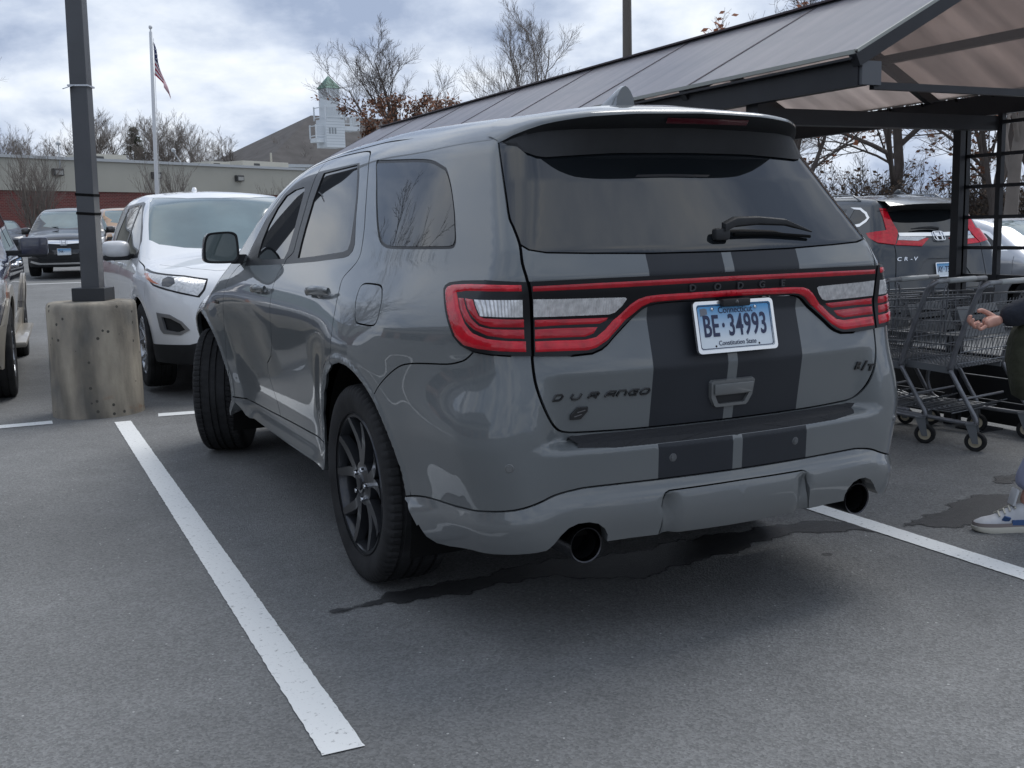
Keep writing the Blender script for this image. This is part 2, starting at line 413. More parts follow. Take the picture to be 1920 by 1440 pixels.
# ------------------------------------------------------------------ ground
def gz(x, y):
    """the lot rises gently away to the left"""
    d = np.maximum(0, y - 9.0 - .25 * np.asarray(x)); return .0225 * d * sst(0, 6, d) * (1 - .9 * sst(4, 16, np.asarray(x, float))) - .022 * np.maximum(0, np.asarray(x, float) - 4) * (1 - sst(9, 20, np.asarray(x, float))) * sst(2, 6, np.asarray(y, float))
def asphalt_mat():
    m = mat('asphalt', (.1, .1, .1), rough=.85, spec=.35); n, l = nodes_of(m); b = n['Principled BSDF']; tc = n.new('ShaderNodeTexCoord')
    def noise(sc, det=5, ro=.6, vec=None):
        t = n.new('ShaderNodeTexNoise'); t.inputs['Scale'].default_value = sc; t.inputs['Detail'].default_value = det; t.inputs['Roughness'].default_value = ro; l.new(vec or tc.outputs['Object'], t.inputs['Vector']); return t
    def rng(x, a, b_, c, d):
        r = n.new('ShaderNodeMapRange'); r.inputs[1].default_value = a; r.inputs[2].default_value = b_; r.inputs[3].default_value = c; r.inputs[4].default_value = d; l.new(x, r.inputs[0]); return r.outputs[0]
    def mul(a, b_):
        q = n.new('ShaderNodeMath'); q.operation = 'MULTIPLY'; l.new(a, q.inputs[0]); l.new(b_, q.inputs[1]); return q.outputs[0]
    big = rng(noise(.55, 7, .65).outputs['Fac'], .3, .7, .80, 1.17); midn = rng(noise(4, 5).outputs['Fac'], .3, .7, .92, 1.07)
    vo = n.new('ShaderNodeTexVoronoi'); vo.inputs['Scale'].default_value = 130; l.new(tc.outputs['Object'], vo.inputs['Vector'])
    sv = n.new('ShaderNodeSeparateColor'); l.new(vo.outputs['Color'], sv.inputs[0]); agg = rng(sv.outputs[0], 0, 1, .76, 1.24)
    fine = rng(noise(260, 2).outputs['Fac'], .3, .7, .88, 1.11)
    val = mul(mul(big, midn), mul(agg, fine))
    c = n.new('ShaderNodeVectorMath'); c.operation = 'SCALE'; c.inputs[0].default_value = (.176, .178, .177); l.new(val, c.inputs['Scale'])
    # sparse pale stones
    v2 = n.new('ShaderNodeTexVoronoi'); v2.inputs['Scale'].default_value = 42; l.new(tc.outputs['Object'], v2.inputs['Vector']); s2 = n.new('ShaderNodeSeparateColor'); l.new(v2.outputs['Color'], s2.inputs[0])
    pick = n.new('ShaderNodeMath'); pick.operation = 'GREATER_THAN'; pick.inputs[1].default_value = .955; l.new(s2.outputs[0], pick.inputs[0]); near = n.new('ShaderNodeMath'); near.operation = 'LESS_THAN'; near.inputs[1].default_value = .16; l.new(v2.outputs['Distance'], near.inputs[0])
    mx = n.new('ShaderNodeMix'); mx.data_type = 'RGBA'; l.new(mul(pick.outputs[0], near.outputs[0]), mx.inputs['Factor']); l.new(c.outputs[0], mx.inputs['A']); mx.inputs['B'].default_value = (.42, .42, .41, 1)
    # gum spots, pale and dark
    v3 = n.new('ShaderNodeTexVoronoi'); v3.inputs['Scale'].default_value = 2.3; l.new(tc.outputs['Object'], v3.inputs['Vector']); s3 = n.new('ShaderNodeSeparateColor'); l.new(v3.outputs['Color'], s3.inputs[0])
    wob = n.new('ShaderNodeMath'); wob.operation = 'ADD'; l.new(v3.outputs['Distance'], wob.inputs[0]); l.new(rng(noise(30, 2).outputs['Fac'], 0, 1, -.02, .02), wob.inputs[1])
    spot = n.new('ShaderNodeMath'); spot.operation = 'LESS_THAN'; spot.inputs[1].default_value = .055; l.new(wob.outputs[0], spot.inputs[0]); pk = n.new('ShaderNodeMath'); pk.operation = 'GREATER_THAN'; pk.inputs[1].default_value = .62; l.new(s3.outputs[0], pk.inputs[0])
    tone = n.new('ShaderNodeMix'); tone.data_type = 'RGBA'; rr = n.new('ShaderNodeMath'); rr.operation = 'GREATER_THAN'; rr.inputs[1].default_value = .4; l.new(s3.outputs[1], rr.inputs[0]); l.new(rr.outputs[0], tone.inputs['Factor']); tone.inputs['A'].default_value = (.055, .055, .057, 1); tone.inputs['B'].default_value = (.20, .20, .195, 1)
    mx2 = n.new('ShaderNodeMix'); mx2.data_type = 'RGBA'; ff = mul(spot.outputs[0], pk.outputs[0]); hf = n.new('ShaderNodeMath'); hf.operation = 'MULTIPLY'; hf.inputs[1].default_value = .75; l.new(ff, hf.inputs[0]); l.new(hf.outputs[0], mx2.inputs['Factor']); l.new(mx.outputs['Result'], mx2.inputs['A']); l.new(tone.outputs['Result'], mx2.inputs['B'])
    l.new(mx2.outputs['Result'], b.inputs['Base Color'])
    ad = n.new('ShaderNodeMath'); ad.operation = 'ADD'; l.new(vo.outputs['Distance'], ad.inputs[0]); l.new(noise(300, 2).outputs['Fac'], ad.inputs[1])
    bp = n.new('ShaderNodeBump'); bp.inputs['Strength'].default_value = .55; bp.inputs['Distance'].default_value = .006; l.new(ad.outputs[0], bp.inputs['Height']); l.new(bp.outputs[0], b.inputs['Normal'])
    return m
M_ASPH = asphalt_mat()
def build_ground():
    xs = np.concatenate([np.linspace(-300, -40, 12), np.linspace(-36, 44, 61), np.linspace(48, 300, 12)]); ys = np.concatenate([np.linspace(-200, -20, 10), np.linspace(-16, 64, 61), np.linspace(70, 400, 12)])
    X, Y = np.meshgrid(xs, ys); Zg = gz(X, np.minimum(Y, 60)); n = len(xs)
    V = np.stack([X.ravel(), Y.ravel(), Zg.ravel()], 1); F = [(j * n + i, j * n + i + 1, (j + 1) * n + i + 1, (j + 1) * n + i) for j in range(len(ys) - 1) for i in range(n - 1)]
    tag(mk('ground', V, F, M_ASPH, None, True), kind='structure')
    m = mat('road_paint', (.62, .63, .63), rough=.7); nn, l = nodes_of(m); b = nn['Principled BSDF']; tc = nn.new('ShaderNodeTexCoord'); t = nn.new('ShaderNodeTexNoise'); t.inputs['Scale'].default_value = 55; t.inputs['Detail'].default_value = 6; t.inputs['Roughness'].default_value = .7; l.new(tc.outputs['Object'], t.inputs['Vector'])
    r = nn.new('ShaderNodeValToRGB'); l.new(t.outputs['Fac'], r.inputs[0]); r.color_ramp.elements[0].position = .30; r.color_ramp.elements[0].color = (.22, .22, .22, 1); r.color_ramp.elements[1].position = .42; r.color_ramp.elements[1].color = (.72, .73, .72, 1); l.new(r.outputs[0], b.inputs['Base Color'])
    q = nn.new('ShaderNodeBump'); q.inputs['Strength'].default_value = .4; q.inputs['Distance'].default_value = .004; l.new(t.outputs['Fac'], q.inputs['Height']); l.new(q.outputs[0], b.inputs['Normal'])
    def line(pts4, name='parking_line'):
        """worn painted stripe with slightly ragged edges between two end mid-points"""
        (x0, y0), (x1, y1), w = pts4; d = Vector((x1 - x0, y1 - y0)); L = d.length; d /= L; nrm_ = Vector((-d.y, d.x)); k = max(2, int(L / .02)); V = []; rnd = random.Random(int(x0 * 100 + y0 * 7))
        for i in range(k + 1):
            for s in (-1, 1):
                p = Vector((x0, y0)) + d * (L * i / k) + nrm_ * s * (w / 2 + rnd.uniform(-.002, .0015)); V.append((p.x, p.y, float(gz(p.x, p.y)) + .004))
        tag(mk(name, V, [(2 * i, 2 * i + 2, 2 * i + 3, 2 * i + 1) for i in range(k)], m), kind='structure')
    line(((-1.423, -.18), (-1.303, 5.55), .115)); line(((1.28, -.10 - 1.1), (1.335, 5.5), .115))
    line(((-9.5, 5.98), (-1.765, 5.82), .15)); line(((-1.028, 5.70), (-.30, 5.60), .15)); 
    line(((-1.30, 6.1), (-1.22, 10.8), .11)); line(((1.36, 5.9), (1.45, 10.6), .11)); line(((-4.03, 6.1), (-3.95, 10.8), .11)); line(((-4.13, .0), (-4.03, 5.7), .115))
    line(((-8, 24.4), (14, 23.4), .14))
    # damp run-off in front of the rear tyres
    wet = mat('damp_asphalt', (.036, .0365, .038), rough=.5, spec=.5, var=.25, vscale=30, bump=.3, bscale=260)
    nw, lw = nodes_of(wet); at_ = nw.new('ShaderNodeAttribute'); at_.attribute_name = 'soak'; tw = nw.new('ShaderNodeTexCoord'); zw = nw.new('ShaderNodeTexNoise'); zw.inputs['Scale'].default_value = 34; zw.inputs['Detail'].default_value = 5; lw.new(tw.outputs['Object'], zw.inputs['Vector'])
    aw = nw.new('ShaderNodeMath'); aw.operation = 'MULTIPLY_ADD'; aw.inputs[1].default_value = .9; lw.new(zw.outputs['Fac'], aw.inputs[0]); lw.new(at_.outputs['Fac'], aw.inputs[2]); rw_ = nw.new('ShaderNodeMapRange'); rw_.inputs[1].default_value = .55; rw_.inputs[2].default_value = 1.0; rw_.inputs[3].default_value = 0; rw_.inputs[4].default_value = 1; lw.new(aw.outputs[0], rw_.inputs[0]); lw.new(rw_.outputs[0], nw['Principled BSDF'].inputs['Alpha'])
    def stain(poly, seed):
        rnd = random.Random(seed); p = dens(cr(poly, True, 5), .012); out = []
        ph = [rnd.uniform(0, 6.28) for _ in range(6)]
        for i, q in enumerate(p):
            s = i * .012; d = sum(math.sin(s * f + ph[k]) * a for k, (f, a) in enumerate(((9, .022), (23, .014), (47, .009), (95, .005)))); c = p[(i + 1) % len(p)] - p[i - 1]; c /= max(np.hypot(*c), 1e-6); out.append((q[0] + c[1] * d, q[1] - c[0] * d))
        ol = np.array(out); lo, hi = ol.min(0), ol.max(0); gx, gy = np.meshgrid(np.arange(lo[0], hi[0], .018), np.arange(lo[1], hi[1], .018)); g = np.stack([gx.ravel(), gy.ravel()], 1); g = g[inpoly(g, ol)]; g = g[pldist(g, ol, True) > .006]
        vv, e, f, *_ = delaunay_2d_cdt([Vector(q) for q in out] + [Vector(q) for q in g], [(i, (i + 1) % len(out)) for i in range(len(out))], [], 1, 1e-5)
        o = mk('damp_patch', [(q[0], q[1], .003) for q in vv], f, wet); a = o.data.attributes.new('soak', 'FLOAT', 'POINT'); a.data.foreach_set('value', np.clip(pldist(np.array([(q[0], q[1]) for q in vv]), ol, True) / .035, 0, 1).astype(np.float32)); tag(o, kind='structure')
    stain([(-1.17, .87), (-1.0, .90), (-.75, .95), (-.45, .98), (-.1, .98), (.3, .93), (.75, .97), (1.2, .86), (1.33, .78), (1.33, .60), (1.15, .70), (.75, .76), (.35, .66), (.05, .62), (-.25, .76), (-.5, .81), (-.75, .80), (-.95, .80)], 3)
    dry = stain
    stain([(1.42, .62), (1.65, .72), (1.95, .83), (2.3, .80), (2.5, .62), (2.2, .50), (1.9, .50), (1.6, .48)], 5)
    stain([(2.35, 1.0), (2.5, 1.06), (2.8, 1.02), (2.75, .93), (2.5, .95)], 8)
build_ground()
# ------------------------------------------------------------------ shared vehicle materials and parts
def car_paint(name, col, rough=.38, metal=0.0, flake=0.0):
    m = mat(name, col, rough=rough, metal=metal, coat=1.0, coatr=.035, spec=.4)
    n, l = nodes_of(m); b = n['Principled BSDF']
    if not n.get('dustn'):
        tc = n.new('ShaderNodeTexCoord'); t = n.new('ShaderNodeTexNoise'); t.name = 'dustn'; t.inputs['Scale'].default_value = 7; t.inputs['Detail'].default_value = 6; l.new(tc.outputs['Object'], t.inputs['Vector'])
        r = n.new('ShaderNodeMapRange'); r.inputs[1].default_value = .35; r.inputs[2].default_value = .75; r.inputs[3].default_value = .006; r.inputs[4].default_value = .035; l.new(t.outputs['Fac'], r.inputs[0]); l.new(r.outputs[0], b.inputs['Coat Roughness'])
        # road film: more dust on the lowest panels
        s = n.new('ShaderNodeSeparateXYZ'); l.new(tc.outputs['Object'], s.inputs[0])
        zr = n.new('ShaderNodeMapRange'); zr.inputs[1].default_value = .7; zr.inputs[2].default_value = .25; zr.inputs[3].default_value = 0; zr.inputs[4].default_value = .5; l.new(s.outputs['Z'], zr.inputs[0])
        mu = n.new('ShaderNodeMath'); mu.operation = 'MULTIPLY'; l.new(zr.outputs[0], mu.inputs[0]); l.new(t.outputs['Fac'], mu.inputs[1])
        mx = n.new('ShaderNodeMix'); mx.data_type = 'RGBA'; l.new(mu.outputs[0], mx.inputs['Factor']); mx.inputs['A'].default_value = (*col, 1); mx.inputs['B'].default_value = (.17, .16, .15, 1); l.new(mx.outputs['Result'], b.inputs['Base Color'])
    return m
M_GLASS = mat('tinted_glass', (.008, .010, .012), rough=.012, spec=1.0)
M_BLACKGLOSS = mat('gloss_black_trim', (.010, .010, .012), rough=.30, spec=.30)
M_BLACKPL = mat('textured_black_plastic', (.022, .023, .025), rough=.55, spec=.35, bump=.15, bscale=400, var=.15, vscale=12)
M_GAP = mat('dark_gap', (.004, .004, .005), rough=.9, spec=.1)
M_TYRE = mat('tyre_rubber', (.022, .022, .023), rough=.78, spec=.3, var=.35, vscale=9, bump=.12, bscale=160)
M_CHROME = mat('chrome_trim', (.75, .76, .78), rough=.12, metal=1.0)
M_RED = mat('red_lamp_lens', (.52, .007, .020), rough=.16, coat=.5, spec=.35, var=.25, vscale=25)
M_REDD = mat('dark_red_lamp_lens', (.40, .005, .016), rough=.18, coat=.5, spec=.35, var=.2, vscale=25)
M_UNDER = mat('underbody_black', (.01, .01, .01), rough=.9, spec=.1)
def lens_mat(name, col):
    """ribbed clear lens over a bright reflector"""
    if name in MATS: return MATS[name]
    m = mat(name, col, rough=.18, metal=.3, coat=1.0, coatr=.02); n, l = nodes_of(m); b = n['Principled BSDF']
    tc = n.new('ShaderNodeTexCoord'); w = n.new('ShaderNodeTexWave'); w.inputs['Scale'].default_value = 38; w.inputs['Distortion'].default_value = 1.2; w.inputs['Detail'].default_value = 2; w.bands_direction = 'X'
    l.new(tc.outputs['Object'], w.inputs['Vector']); q = n.new('ShaderNodeBump'); q.inputs['Strength'].default_value = .5; q.inputs['Distance'].default_value = .006; l.new(w.outputs['Fac'], q.inputs['Height']); l.new(q.outputs[0], b.inputs['Normal'])
    v = n.new('ShaderNodeTexNoise'); v.inputs['Scale'].default_value = 55; v.inputs['Detail'].default_value = 1; l.new(tc.outputs['Object'], v.inputs['Vector']); mx = n.new('ShaderNodeMix'); mx.data_type = 'RGBA'
    l.new(v.outputs['Fac'], mx.inputs['Factor']); mx.inputs['A'].default_value = (*[c * .5 for c in col], 1); mx.inputs['B'].default_value = (*[min(1, c * 1.3) for c in col], 1); l.new(mx.outputs['Result'], b.inputs['Base Color'])
    return m
M_LENS = lens_mat('clear_lamp_lens', (.80, .81, .82))
def tyre_mesh(name, R, W, rim, m, parent, n=240, grooves=True):
    """tyre standing on its tread, axle along x, centre at origin"""
    w = W / 2; t = R - .009
    prof = [(rim - .012, -w * .78), (rim, -w * .86), (rim + .012, -w * .90), (rim + (R - rim) * .5, -w * 1.0), (R - .035, -w * .985), (R - .016, -w * .93), (R - .006, -w * .84)]
    tr = [(-.84, 0), (-.62, 0), (-.60, 1), (-.52, 1), (-.50, 0), (-.20, 0), (-.18, 1), (-.10, 1), (-.08, 0)]
    tr = tr + [(-a, b) for a, b in tr[::-1]]
    gi = set(); prof2 = list(prof)
    for a, b in tr[1:-1]:
        prof2.append(((R - .001 - .004 * abs(a) ** 3) if not b else R - .010, w * a))
    prof2 += [(r, -h) for r, h in prof[::-1]]
    sh = {i for i, (r, h) in enumerate(prof2) if .60 * w <= abs(h) <= .95 * w and r > R - .03}
    mid = {i for i, (r, h) in enumerate(prof2) if abs(h) < .5 * w and r > R - .008}
    def mod(i, k, r):
        if i in sh and k % 4 == 0: return r - .006
        if i in mid and (k + (3 if prof2[i][1] > 0 else 0)) % 6 == 0: return r - .004
        return r
    return MB().lathe(prof2, n, 'x', mod=mod if grooves else None).build(name, m, parent, smooth=32, fix=True)
def wheel(parent, x, y, z, R, W, rim, m_rim, side, steer=0.0, spokes=5, style='y', m_cap=None, name='wheel', nuts=True, n=288):
    """wheel > tyre, rim, spokes, hub. side -1: outer face towards -x"""
    e = empty(name, (x, y, z), (0, 0, steer), parent=parent)
    tyre_mesh('tyre', R, W, rim, M_TYRE, e, n)
    o = -W / 2 if side < 0 else W / 2; s = 1 if side < 0 else -1      # s: inward direction
    rp = [(rim + .004, o + s * .010), (rim + .008, o + s * .018), (rim - .010, o + s * .016), (rim - .014, o + s * .022), (rim - .020, o + s * .05), (rim - .03, o + s * .12), (rim - .02, o + s * .20)]
    MB().lathe(rp, 64, 'x').build('rim', m_rim, e, smooth=40)
    MB().lathe([(.0001, o + s * .15), (rim - .03, o + s * .15)], 32, 'x').build('brake_cover', M_UNDER, e)
    b = MB(); r0, r1 = .055, rim - .012
    for k in range(spokes):
        a0 = 2 * math.pi * k / spokes + .3
        arms = ((-.10, -.30), (.10, .30)) if style == 'y' else ((0, 0),) if style == 's' else ((-.09, -.16), (.09, .16))
        for (da, db) in arms:
            L = []
            for i in range(7):
                t = i / 6; r = r0 + (r1 - r0) * t; a = a0 + da + (db - da) * sst(.1, 1, np.array(t)).item()
                wd = (.040 + .016 * math.sin(math.pi * t) - .004 * t) if style == 'y' else (.060 - .02 * t) if style == 's' else .026
                d = o + s * (.030 - .018 * t + .012 * math.sin(math.pi * t)); L.append((r, a, wd, d))
            v = []
            for (r, a, wd, d) in L:
                cy, cz = r * math.cos(a), r * math.sin(a); ty, tz = -math.sin(a), math.cos(a)
                for kx, kw in ((0, -.72), (0, .72), (.03, 1.0), (.03, -1.0)):
                    v.append((d + s * (kx + (.004 if abs(kw) > .9 else 0)), cy + ty * wd * kw * .5, cz + tz * wd * kw * .5))
            f = []
            for i in range(6):
                for q in range(4): f.append((i * 4 + q, i * 4 + (q + 1) % 4, i * 4 + 4 + (q + 1) % 4, i * 4 + 4 + q))
            f += [(0, 1, 2, 3), (27, 26, 25, 24)]; b.add(v, f)
    b.build('spokes', m_rim, e, smooth=40)
    MB().lathe([(.0001, o + s * .020), (.036, o + s * .020), (.042, o + s * .026), (.085, o + s * .034), (.09, o + s * .06)], 32, 'x').build('hub', m_rim, e, smooth=30)
    MB().lathe([(.0001, o + s * .014), (.024, o + s * .015), (.028, o + s * .022)], 24, 'x').build('centre_cap', m_cap or M_BLACKGLOSS, e, smooth=30)
    if nuts:
        for k in range(5):
            a = 2 * math.pi * k / 5 + .6; MB().lathe([(.0001, o + s * .014), (.009, o + s * .015), (.011, o + s * .022), (.011, o + s * .05)], 8, 'x', c=(0, .060 * math.cos(a), .060 * math.sin(a))).build('lug_nut', M_CHROME, e, smooth=35)
    return e
# ------------------------------------------------------------------ the grey SUV
class Hero(Body):
    a = .45; yb = .75; yf = 4.35; fr = .45
    W = sm([(.15, .83), (.22, .875), (.30, .918), (.345, .922), (.385, .905), (.42, .893), (.52, .897), (.64, .918), (.80, .938), (.94, .953), (1.02, .952), (1.09, .936), (1.15, .908), (1.22, .872), (1.40, .793), (1.55, .728), (1.64, .686), (1.72, .64), (1.85, .55)], .018)
    PLo = sm([(-.3, -.085), (.0, -.05), (.3, -.028), (.8, -.002), (1.5, .0), (2.4, 0), (3.6, 0), (4.0, -.006), (4.5, -.04), (5.0, -.11)], .15)
    PMi = sm([(-.3, -.25), (.0, -.165), (.3, -.092), (.7, -.022), (1.2, .0), (2.4, 0), (3.6, 0), (4.0, -.006), (4.5, -.04), (5.0, -.11)], .10)
    PUp = sm([(-.3, -.19), (.3, -.095), (.8, -.025), (1.5, .0), (2.4, 0), (3.1, -.005), (3.8, -.03), (4.3, -.06), (5, -.12)], .15)
    C = sm([(.15, .12), (.28, .035), (.36, .012), (.47, .006), (.52, .016), (.545, .012), (.66, .006), (.672, .02), (.682, .062), (.70, .066), (.90, .034), (.93, .04), (1.06, .075), (1.15, .055), (1.20, .055), (1.275, .085), (1.50, .245), (1.72, .42), (1.85, .53)], .006)
    ZP = sm([(-.2, 1.70), (.4, 1.745), (.9, 1.775), (1.5, 1.798), (2.1, 1.788), (2.6, 1.764), (2.9, 1.715), (3.13, 1.63), (3.9, 1.17), (4.05, 1.13), (4.5, 1.10), (4.85, 1.0), (5.1, .85)], .07)
    W2 = sm([(.15, .84), (.30, .885), (.45, .912), (.60, .932), (.74, .945), (.85, .948), (.94, .953), (1.02, .952), (1.09, .936), (1.15, .908)], .03)
    C2 = sm([(.15, .12), (.28, .035), (.36, .012), (.47, .008), (.60, .006), (.72, .010), (.82, .022), (.92, .042), (1.0, .055), (1.06, .062), (1.15, .055), (1.20, .055)], .02)
    arches = ((1.14, .39, .455, .47), (3.98, .40, .51, .49))
    def S(s, y, z):
        m = sst(.95, 1.25, z); m2 = sst(.66, .95, z); tuck = .03 * np.log1p(np.exp(np.clip((.72 - z) / .03, -30, 30))) * .16 * (1 - sst(.0, .85, y)); bl = (1 - sst(.30, .80, y)) * (1 - sst(1.05, 1.14, z)); Wz = s.W(z) * (1 - bl) + s.W2(z) * bl
        hip = .022 * np.exp(-((y - 1.15) / .5) ** 2) * np.exp(-((z - .93) / .16) ** 2) + .016 * np.exp(-((y - 3.95) / .5) ** 2) * np.exp(-((z - .9) / .16) ** 2)
        fl = 0
        for yc, zc, ry, rz in s.arches:
            e = (np.hypot((y - yc) / ry, (z - zc) / rz) - 1) * .465
            fl = fl + .020 * np.exp(-((e - .02) / .12) ** 2) * (1 - .75 * bl) * sst(.15, .45, z) * (1 - sst(.85, 1.08, z)) + .010 * np.exp(-((e - .012) / .013) ** 2) * sst(.25, .4, z)
        return Wz + (1 - m) * ((1 - m2) * s.PLo(y) + m2 * s.PMi(y)) + m * s.PUp(y) + hip + fl - tuck
    def R(s, x, z):
        w = sst(.59, .71, x) * (1 - sst(1.12, 1.19, z)); return s.C(z) * (1 - w) + s.C2(z) * w + (.15 + .03 * sst(1.2, 1.6, z)) * x * x
    def Z(s, x, y): return s.ZP(y) - .07 * (x / .7) ** 2 - .02 * (x / .7) ** 4
    def Fr(s, x, z): return 4.80 - .10 * sst(.8, 1.1, z) - .25 * x * x - .05 * (1 - sst(.2, .4, z))
    def kr(s, z): return .13 - .05 * sst(.7, .95, z) + .02 * sst(1.25, 1.5, z)
    def kt(s, y): return .09
def pts(t): return np.array([tuple(map(float, q.split(','))) for q in t.split()])
def build_hero():
    B = Hero(); um, uM = B.umin, B.umax
    root = empty('grey_suv', (0, 0, 0), (0, 0, 0), 'grey SUV with twin dark stripes and full-width red tail lamp seen from behind', 'car')
    PAINT = car_paint('grey_paint', (.120, .132, .137)); STRIPE = mat('matte_stripe_film', (.020, .023, .029), rough=.5, spec=.35, coat=.08, coatr=.25, var=.06, vscale=6)
    top = pts('-.407,1.69 .45,1.69 .8,1.692 1.2,1.70 1.5,1.705 2.2,1.706 2.5,1.692 2.7,1.674 2.85,1.61 3.0,1.52 3.2,1.38 3.45,1.23 3.6,1.16 4.0,1.08 4.4,1.02 4.7,.97'); top[0, 0] = um
    top = np.concatenate([top, [(uM, .95)]])
    valb = pts('-.407,.370 -.362,.370 -.103,.374 -.001,.375 .064,.373 .064,.395 .071,.418 .086,.437 .105,.445 .128,.444 .148,.432 .163,.410 .176,.384 .190,.366 .208,.362 .275,.352 .36,.334 .44,.316 .50,.312 .545,.325 .578,.358'); valb[0, 0] = um
    outline = np.concatenate([valb, pts('.64,.33 .70,.25 1.55,.25 1.585,.355 1.9,.352 2.24,.355 2.6,.362 2.96,.37 3.05,.36 3.15,.362 3.40,.40 3.47,.30 4.38,.30 4.45,.24'), [(uM, .22)], top[::-1]])
    def ell(c, n=60, a0=0): return np.array([(c[0] + c[2] * math.cos(t), c[1] + c[3] * math.sin(t)) for t in np.linspace(0, 2 * math.pi, n, endpoint=False)])
    archr = pts('.588,.22 .590,.355 .635,.395 .690,.435 .715,.52 .745,.62 .80,.705 .88,.785 .97,.835 1.06,.858 1.15,.86 1.26,.840 1.38,.785 1.48,.70 1.55,.60 1.59,.50 1.60,.42 1.592,.36 1.58,.22')
    archf = np.concatenate([ell(B.arches[1])[:31], pts('3.45,.25 4.40,.25')])
    hg = pts('.305,1.70 .299,1.662 .289,1.627 .281,1.595 .268,1.531 .256,1.454 .247,1.380 .237,1.349 .225,1.298 .222,1.242 .213,1.186 .209,1.135 .2075,1.04 .2075,.964 .2035,.887 .191,.821 .172,.759 .154,.727 .135,.716 .101,.712 .008,.709 -.104,.708'); hg = cr(np.concatenate([hg, [(um, .708)]]), False, 3)
    hatch = np.concatenate([hg, [(um, 1.70)]])
    hgl = np.concatenate([hg[:25], pts('.206,1.281 .167,1.271 .065,1.265 -.128,1.259'), [(um, 1.257), (um, 1.70)]])
    lo_ = pts('.2105,1.185 .303,1.188 .383,1.184 .425,1.178 .443,1.168 .448,1.155 .429,1.110 .408,1.062 .384,1.015 .360,.990 .329,.976 .288,.968 .251,.964 .2075,.961')
    li_ = np.concatenate([pts('.2265,.961 .2265,1.05 .2325,1.186 .053,1.189 -.187,1.190'), [(um, 1.192), (um, 1.106)], pts('-.290,1.106 -.193,1.105 -.140,1.103 -.111,1.098 -.090,1.088 -.042,1.050 .011,1.008 .056,.969 .078,.958 .123,.955')])
    redC = pts('.226,1.176 .337,1.174 .405,1.169 .428,1.162 .434,1.150 .418,1.110 .396,1.059 .373,1.016 .349,.995 .314,.986 .275,.980 .221,.974 .221,1.006 .260,1.010 .296,1.016 .326,1.032 .346,1.058 .366,1.100 .379,1.135 .385,1.147 .35,1.153 .226,1.158')
    redT = np.concatenate([pts('.2045,1.172 .053,1.175 -.187,1.177'), [(um, 1.178), (um, 1.163)], pts('-.187,1.161 .053,1.158 .2045,1.157')])
    redB = np.concatenate([pts('.202,1.004 .092,1.000 .066,1.006 .036,1.034 -.008,1.074 -.042,1.106 -.066,1.121 -.094,1.129 -.137,1.132 -.190,1.133 -.286,1.134'), [(um, 1.135), (um, 1.115)], pts('-.289,1.114 -.193,1.112 -.140,1.111 -.110,1.108 -.082,1.097 -.046,1.069 -.001,1.030 .040,.996 .069,.974 .089,.968 .202,.972')])
    revo = pts('.324,1.129 .226,1.133 .226,1.081 .309,1.083 .316,1.104'); revi = pts('.204,1.134 -.020,1.129 -.027,1.124 -.013,1.103 .009,1.083 .029,1.078 .204,1.080')
    barA = pts('.352,1.131 .328,1.129 .319,1.103 .312,1.083 .300,1.077 .224,1.074 .224,1.049 .288,1.052 .309,1.060 .326,1.080 .341,1.104'); barB = pts('.375,1.131 .356,1.131 .345,1.101 .329,1.074 .311,1.053 .290,1.046 .224,1.042 .224,1.014 .260,1.018 .295,1.026 .323,1.043 .343,1.064 .362,1.096')
    bar1 = pts('.202,1.071 .030,1.067 .036,1.056 .054,1.046 .202,1.048'); bar2 = pts('.202,1.040 .060,1.036 .071,1.018 .091,1.009 .202,1.012')
    vseam = np.concatenate([pts('.70,.430 .60,.449 .50,.459 .405,.466 .308,.482 .25,.493 .205,.512 .17,.532 .13,.543 .085,.548 -.104,.549'), [(um, .549)]])
    vseam = cr(vseam, False, 3)
    valz = np.array(sorted(vseam.tolist()))
    val = np.concatenate([vseam, [(um, .2)], pts('.60,.2 .69,.40')])
    tow = np.concatenate([pts('-.098,.355 -.109,.404 -.113,.466 -.122,.503 -.139,.510'), [(um, .512), (um, .355)]])
    bq = pts('.33,.974 .350,.950 .374,.937 .414,.926 .50,.918 .572,.911 .640,.898 .70,.872 .75,.842 .80,.807 .835,.778')
    bq = cr(bq, False, 3)
    bump = np.concatenate([hg[39:], [(um, .5)], pts('.17,.50 .70,.40 .78,.70 .835,.778'), bq[::-1], pts('.288,.968 .251,.964')])
    qg = cr(pts('1.470,1.628 1.422,1.630 1.221,1.620 1.014,1.608 .886,1.595 .799,1.574 .708,1.546 .625,1.507 .558,1.460 .503,1.404 .468,1.349 .450,1.313 .450,1.295 .468,1.285 .564,1.283 .800,1.282 .963,1.283 1.028,1.289 1.091,1.306 1.148,1.339 1.214,1.390 1.296,1.464 1.387,1.554'), True, 3)
    c0 = qg.mean(0); qgi = c0 + (qg - c0) * [.965, .93]
    rwin = pts('2.30,1.632 1.949,1.634 1.692,1.636 1.618,1.579 1.535,1.494 1.458,1.403 1.393,1.337 1.356,1.298 1.350,1.272 1.379,1.253 1.432,1.245 1.795,1.224 2.268,1.205 2.262,1.228 2.205,1.248 2.185,1.265 2.228,1.356 2.285,1.532')
    rgl = pts('2.188,1.620 1.933,1.625 1.705,1.629 1.641,1.580 1.554,1.495 1.479,1.403 1.412,1.305 1.412,1.277 1.456,1.268 1.826,1.246 2.085,1.234 2.120,1.296 2.150,1.368 2.185,1.493')
    fwin = pts('2.31,1.626 2.297,1.527 2.242,1.356 2.199,1.265 2.217,1.250 2.276,1.230 2.280,1.205 2.783,1.190 2.992,1.184 3.074,1.181 3.11,1.222 3.09,1.282 3.05,1.357 2.99,1.425 2.904,1.480 2.796,1.547 2.662,1.594 2.562,1.612 2.446,1.622')
